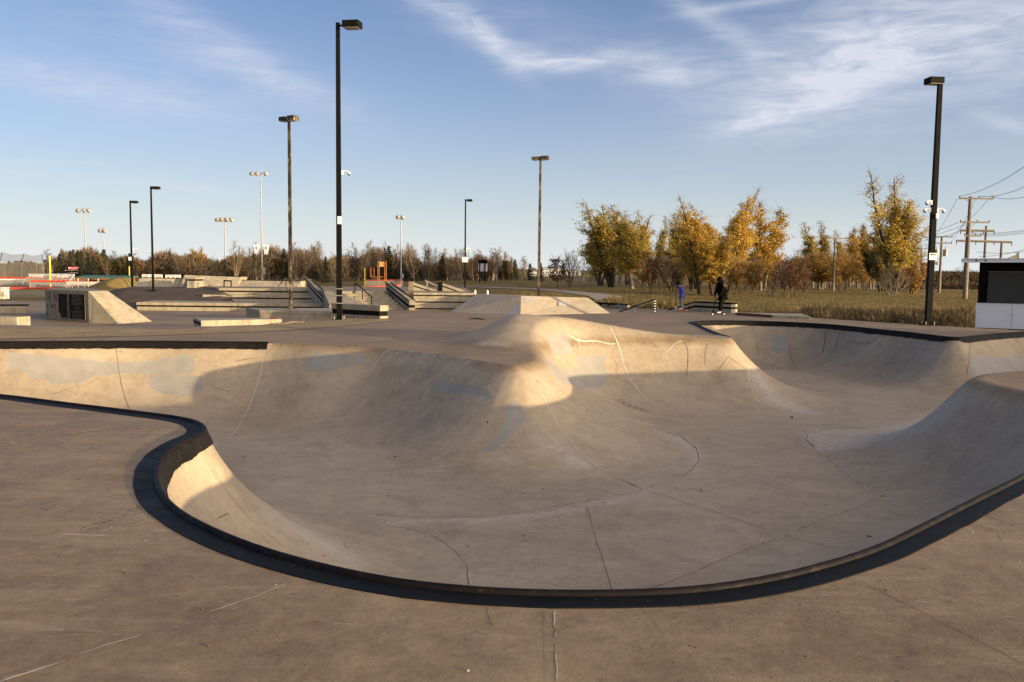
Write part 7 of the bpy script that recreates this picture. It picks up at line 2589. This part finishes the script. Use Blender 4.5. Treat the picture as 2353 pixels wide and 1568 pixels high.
def person(loc, rz, label, pts, bulk, mats, kid, hooded, hem):
    root = empty('person', loc, rz); tag(root, label, 'person')
    V_ = lambda k: Vector(pts[k])
    s = bulk
    J, B = {}, []
    def jt(k, p, r, r2=None):
        J[k] = (Vector(p), r * s, (r2 or r) * s)
    hp, sh, nk, hd = V_('hip'), V_('shoulder'), V_('neck'), V_('head')
    jt('pelvis', hp, .115, .135)
    jt('waist', hp * .62 + sh * .38 + Vector((.02, 0, 0)), .105, .125)
    jt('chest', hp * .25 + sh * .75 + Vector((.015, 0, 0)), .115, .150)
    jt('neck0', nk * .7 + sh * .3, .070, .085)
    jt('neck1', nk, .052)
    fwd = (hd - nk).normalized()
    jt('head0', hd - fwd * .055, .070, .062)
    jt('head1', hd + fwd * .045, .088, .075)
    jt('head2', hd + fwd * .095, .062, .055)
    face = V_('face')
    jt('nose', hd - fwd * .005 + face * .095, .020)
    jt('chin', hd - fwd * .075 + face * .055, .034, .030)
    B += [('pelvis', 'waist'), ('waist', 'chest'), ('chest', 'neck0'), ('neck0', 'neck1'), ('neck1', 'head0'), ('head0', 'head1'), ('head1', 'head2'), ('head1', 'nose'), ('head0', 'chin')]
    for sd, nm in ((-1, 'l'), (1, 'r')):
        y = Vector((0, sd, 0))
        jt(nm + 'sh', sh + y * .155 * s, .058)
        jt(nm + 'el', V_('elbow' + nm) + y * .21 * s, .042)
        jt(nm + 'wr', V_('wrist' + nm) + y * .20 * s, .027)
        B += [('chest', nm + 'sh'), (nm + 'sh', nm + 'el'), (nm + 'el', nm + 'wr')]
        hand(J, B, nm + 'wr', nm, V_('bar') + y * .21, (-1, 0, 0))
        jt(nm + 'hp', hp + y * .085 * s + Vector((0, 0, -.05)), .090)
        jt(nm + 'kn', V_('knee' + nm) + y * .075 * s, .058)
        jt(nm + 'an', V_('ankle' + nm) + y * .05 * s, .040)
        jt(nm + 'to', V_('toe' + nm) + y * .05 * s, .034)
        B += [('pelvis', nm + 'hp'), (nm + 'hp', nm + 'kn'), (nm + 'kn', nm + 'an'), (nm + 'an', nm + 'to')]
    skin_mesh('body', J, B, M['skin'], root, 'pelvis')
    # clothes follow the body a little outside it
    def grown(keys, bones, f, extra=None):
        J2 = {k: (J[k][0], *(r * f for r in J[k][1:])) for k in keys}
        if extra: J2.update(extra)
        return J2, bones
    tk = ['pelvis', 'waist', 'chest', 'neck0', 'lsh', 'lel', 'rsh', 'rel']
    ex = {'hem': (hp + Vector(hem), .150 * s, .175 * s)}
    for nm in 'lr':
        w_, e_ = J[nm + 'wr'][0], J[nm + 'el'][0]
        ex[nm + 'cuff'] = (w_ + (w_ - e_).normalized() * (.05 if hooded else .0), .046 * s, .046 * s)
    J2, _ = grown(tk, None, 1.32, ex)
    for k in ('lel', 'rel'):
        J2[k] = (J2[k][0], .060 * s, .060 * s)
    skin_mesh('jacket', J2, [('hem', 'pelvis'), ('pelvis', 'waist'), ('waist', 'chest'), ('chest', 'neck0'), ('chest', 'lsh'), ('lsh', 'lel'), ('lel', 'lcuff'), ('chest', 'rsh'), ('rsh', 'rel'), ('rel', 'rcuff')], mats[0], root, 'pelvis')
    J2 = {'pelvis': (hp + Vector((0, 0, .02)), .13 * s, .15 * s)}
    for nm in 'lr':
        J2[nm + 'hp'] = (J[nm + 'hp'][0], .108 * s, .112 * s)
        J2[nm + 'kn'] = (J[nm + 'kn'][0], .085 * s, .085 * s)
        a_ = J[nm + 'an'][0]
        J2[nm + 'sn'] = (J[nm + 'kn'][0] * .4 + a_ * .6, .080 * s, .080 * s)
        J2[nm + 'an'] = (a_ + Vector((.005, 0, -.02)), .072 * s, .072 * s)
    skin_mesh('trousers', J2, [('pelvis', 'lhp'), ('lhp', 'lkn'), ('lkn', 'lsn'), ('lsn', 'lan'), ('pelvis', 'rhp'), ('rhp', 'rkn'), ('rkn', 'rsn'), ('rsn', 'ran')], mats[1], root, 'pelvis')
    for nm in 'lr':
        a_, t_ = J[nm + 'an'][0], J[nm + 'to'][0]
        J2 = {'heel': (Vector((a_.x + .045, a_.y, t_.z + .012)), .043, .045), 'mid': (Vector((a_.x * .4 + t_.x * .6, t_.y, t_.z + .012)), .048, .040), 'tip': (t_ + Vector((-.03, 0, .0)), .040, .030), 'top': (a_ + Vector((0, 0, -.03)), .048, .050)}
        skin_mesh('shoe', J2, [('heel', 'mid'), ('mid', 'tip'), ('heel', 'top')], mats[2], root, 'heel')
    up = fwd
    side = Vector((0, 1, 0))
    if hooded:
        J2 = {'h0': (nk + Vector((.02, 0, .02)), .105, .115), 'h1': (hd - fwd * .02 - face * .025, .118, .112), 'h2': (hd + fwd * .085 - face * .025, .092, .09), 'h3': (hd + fwd * .07 + face * .06, .060, .085), 'h4': (hd - fwd * .085 + face * .045, .05, .07)}
        skin_mesh('hood', J2, [('h0', 'h1'), ('h1', 'h2'), ('h2', 'h3'), ('h0', 'h4')], mats[0], root, 'h1')
    else:
        hr = MB().ball(hd + fwd * .015 - face * .028, .108, 16, 10, (1, .88, 1.02)).build('hair', M['hair'], root)
        cp = MB().ball(hd + fwd * .058 - face * .012, .114, 18, 10, (1, .90, .72))
        br = hd + fwd * .055 + face * .09
        b4 = [br - side * .075, br + face * .10 - side * .055 - fwd * .02, br + face * .10 + side * .055 - fwd * .02, br + side * .075]
        cp.slab(b4[0], b4[1], b4[2], b4[3], .010)
        cp.build('cap', M['blackcloth'], root)
    er = MB()
    for sd in (-1, 1):
        er.ball(hd - fwd * .005 + side * sd * .079 + face * -.005, .026, 8, 6, (.8, .4, 1.2))
    if not hooded:
        er.build('ear', M['skin'], root)
        ey = MB()
        for sd in (-1, 1):
            ey.ball(hd + fwd * .015 + face * .082 + side * sd * .030, .011, 8, 6)
        ey.build('eye', M['ink'], root)
    return root


# blue rider
rb = P(1564.6, 716, 0)
rb.z = hz(rb.x, rb.y)
wb = .60
scooter(rb, math.radians(4), 'small kick scooter with a silver frame and orange deck under the blue rider', .80, -.24, wb, False, .055)
person(rb, math.radians(4), 'child in a blue jacket and black cap riding a kick scooter, head bent down', {
    'hip': (.045, 0, .76), 'shoulder': (-.035, 0, 1.165), 'neck': (-.075, 0, 1.255), 'head': (-.145, 0, 1.345), 'face': Vector((-.80, 0, -.52)).normalized(),
    'elbowl': (.02, 0, .92), 'elbowr': (.0, 0, .93), 'wristl': (-.165, 0, .845), 'wristr': (-.165, 0, .845), 'bar': (-.24, 0, .81),
    'kneel': (-.035, 0, .46), 'kneer': (.01, 0, .46), 'anklel': (.04, 0, .175), 'ankler': (.10, 0, .175), 'toel': (-.09, 0, .115), 'toer': (-.03, 0, .115)},
    .86, (M['blue'], M['jeans'], M['shoe']), True, False, (.005, 0, -.115))
# black-clad rider
rk = P(1650.4, 725, 0)
rk.z = hz(rk.x, rk.y)
scooter(rk, math.radians(14), 'black kick scooter with pale wheel rims under the black-clad rider', .86, -.14, .56, True, .055)
person(rk, math.radians(14), 'person in a black hooded jacket and dark trousers leaning over a kick scooter', {
    'hip': (.175, 0, .88), 'shoulder': (.10, 0, 1.335), 'neck': (.055, 0, 1.44), 'head': (-.005, 0, 1.545), 'face': Vector((-.85, 0, -.45)).normalized(),
    'elbowl': (.01, 0, 1.08), 'elbowr': (.01, 0, 1.09), 'wristl': (-.085, 0, .90), 'wristr': (-.085, 0, .90), 'bar': (-.14, 0, .87),
    'kneel': (.045, 0, .52), 'kneer': (.16, 0, .52), 'anklel': (.065, 0, .185), 'ankler': (.155, 0, .185), 'toel': (-.085, 0, .118), 'toer': (.01, 0, .118)},
    1.14, (M['blackcloth'], M['darkpants'], M['shoe']), False, True, (.01, 0, -.10))
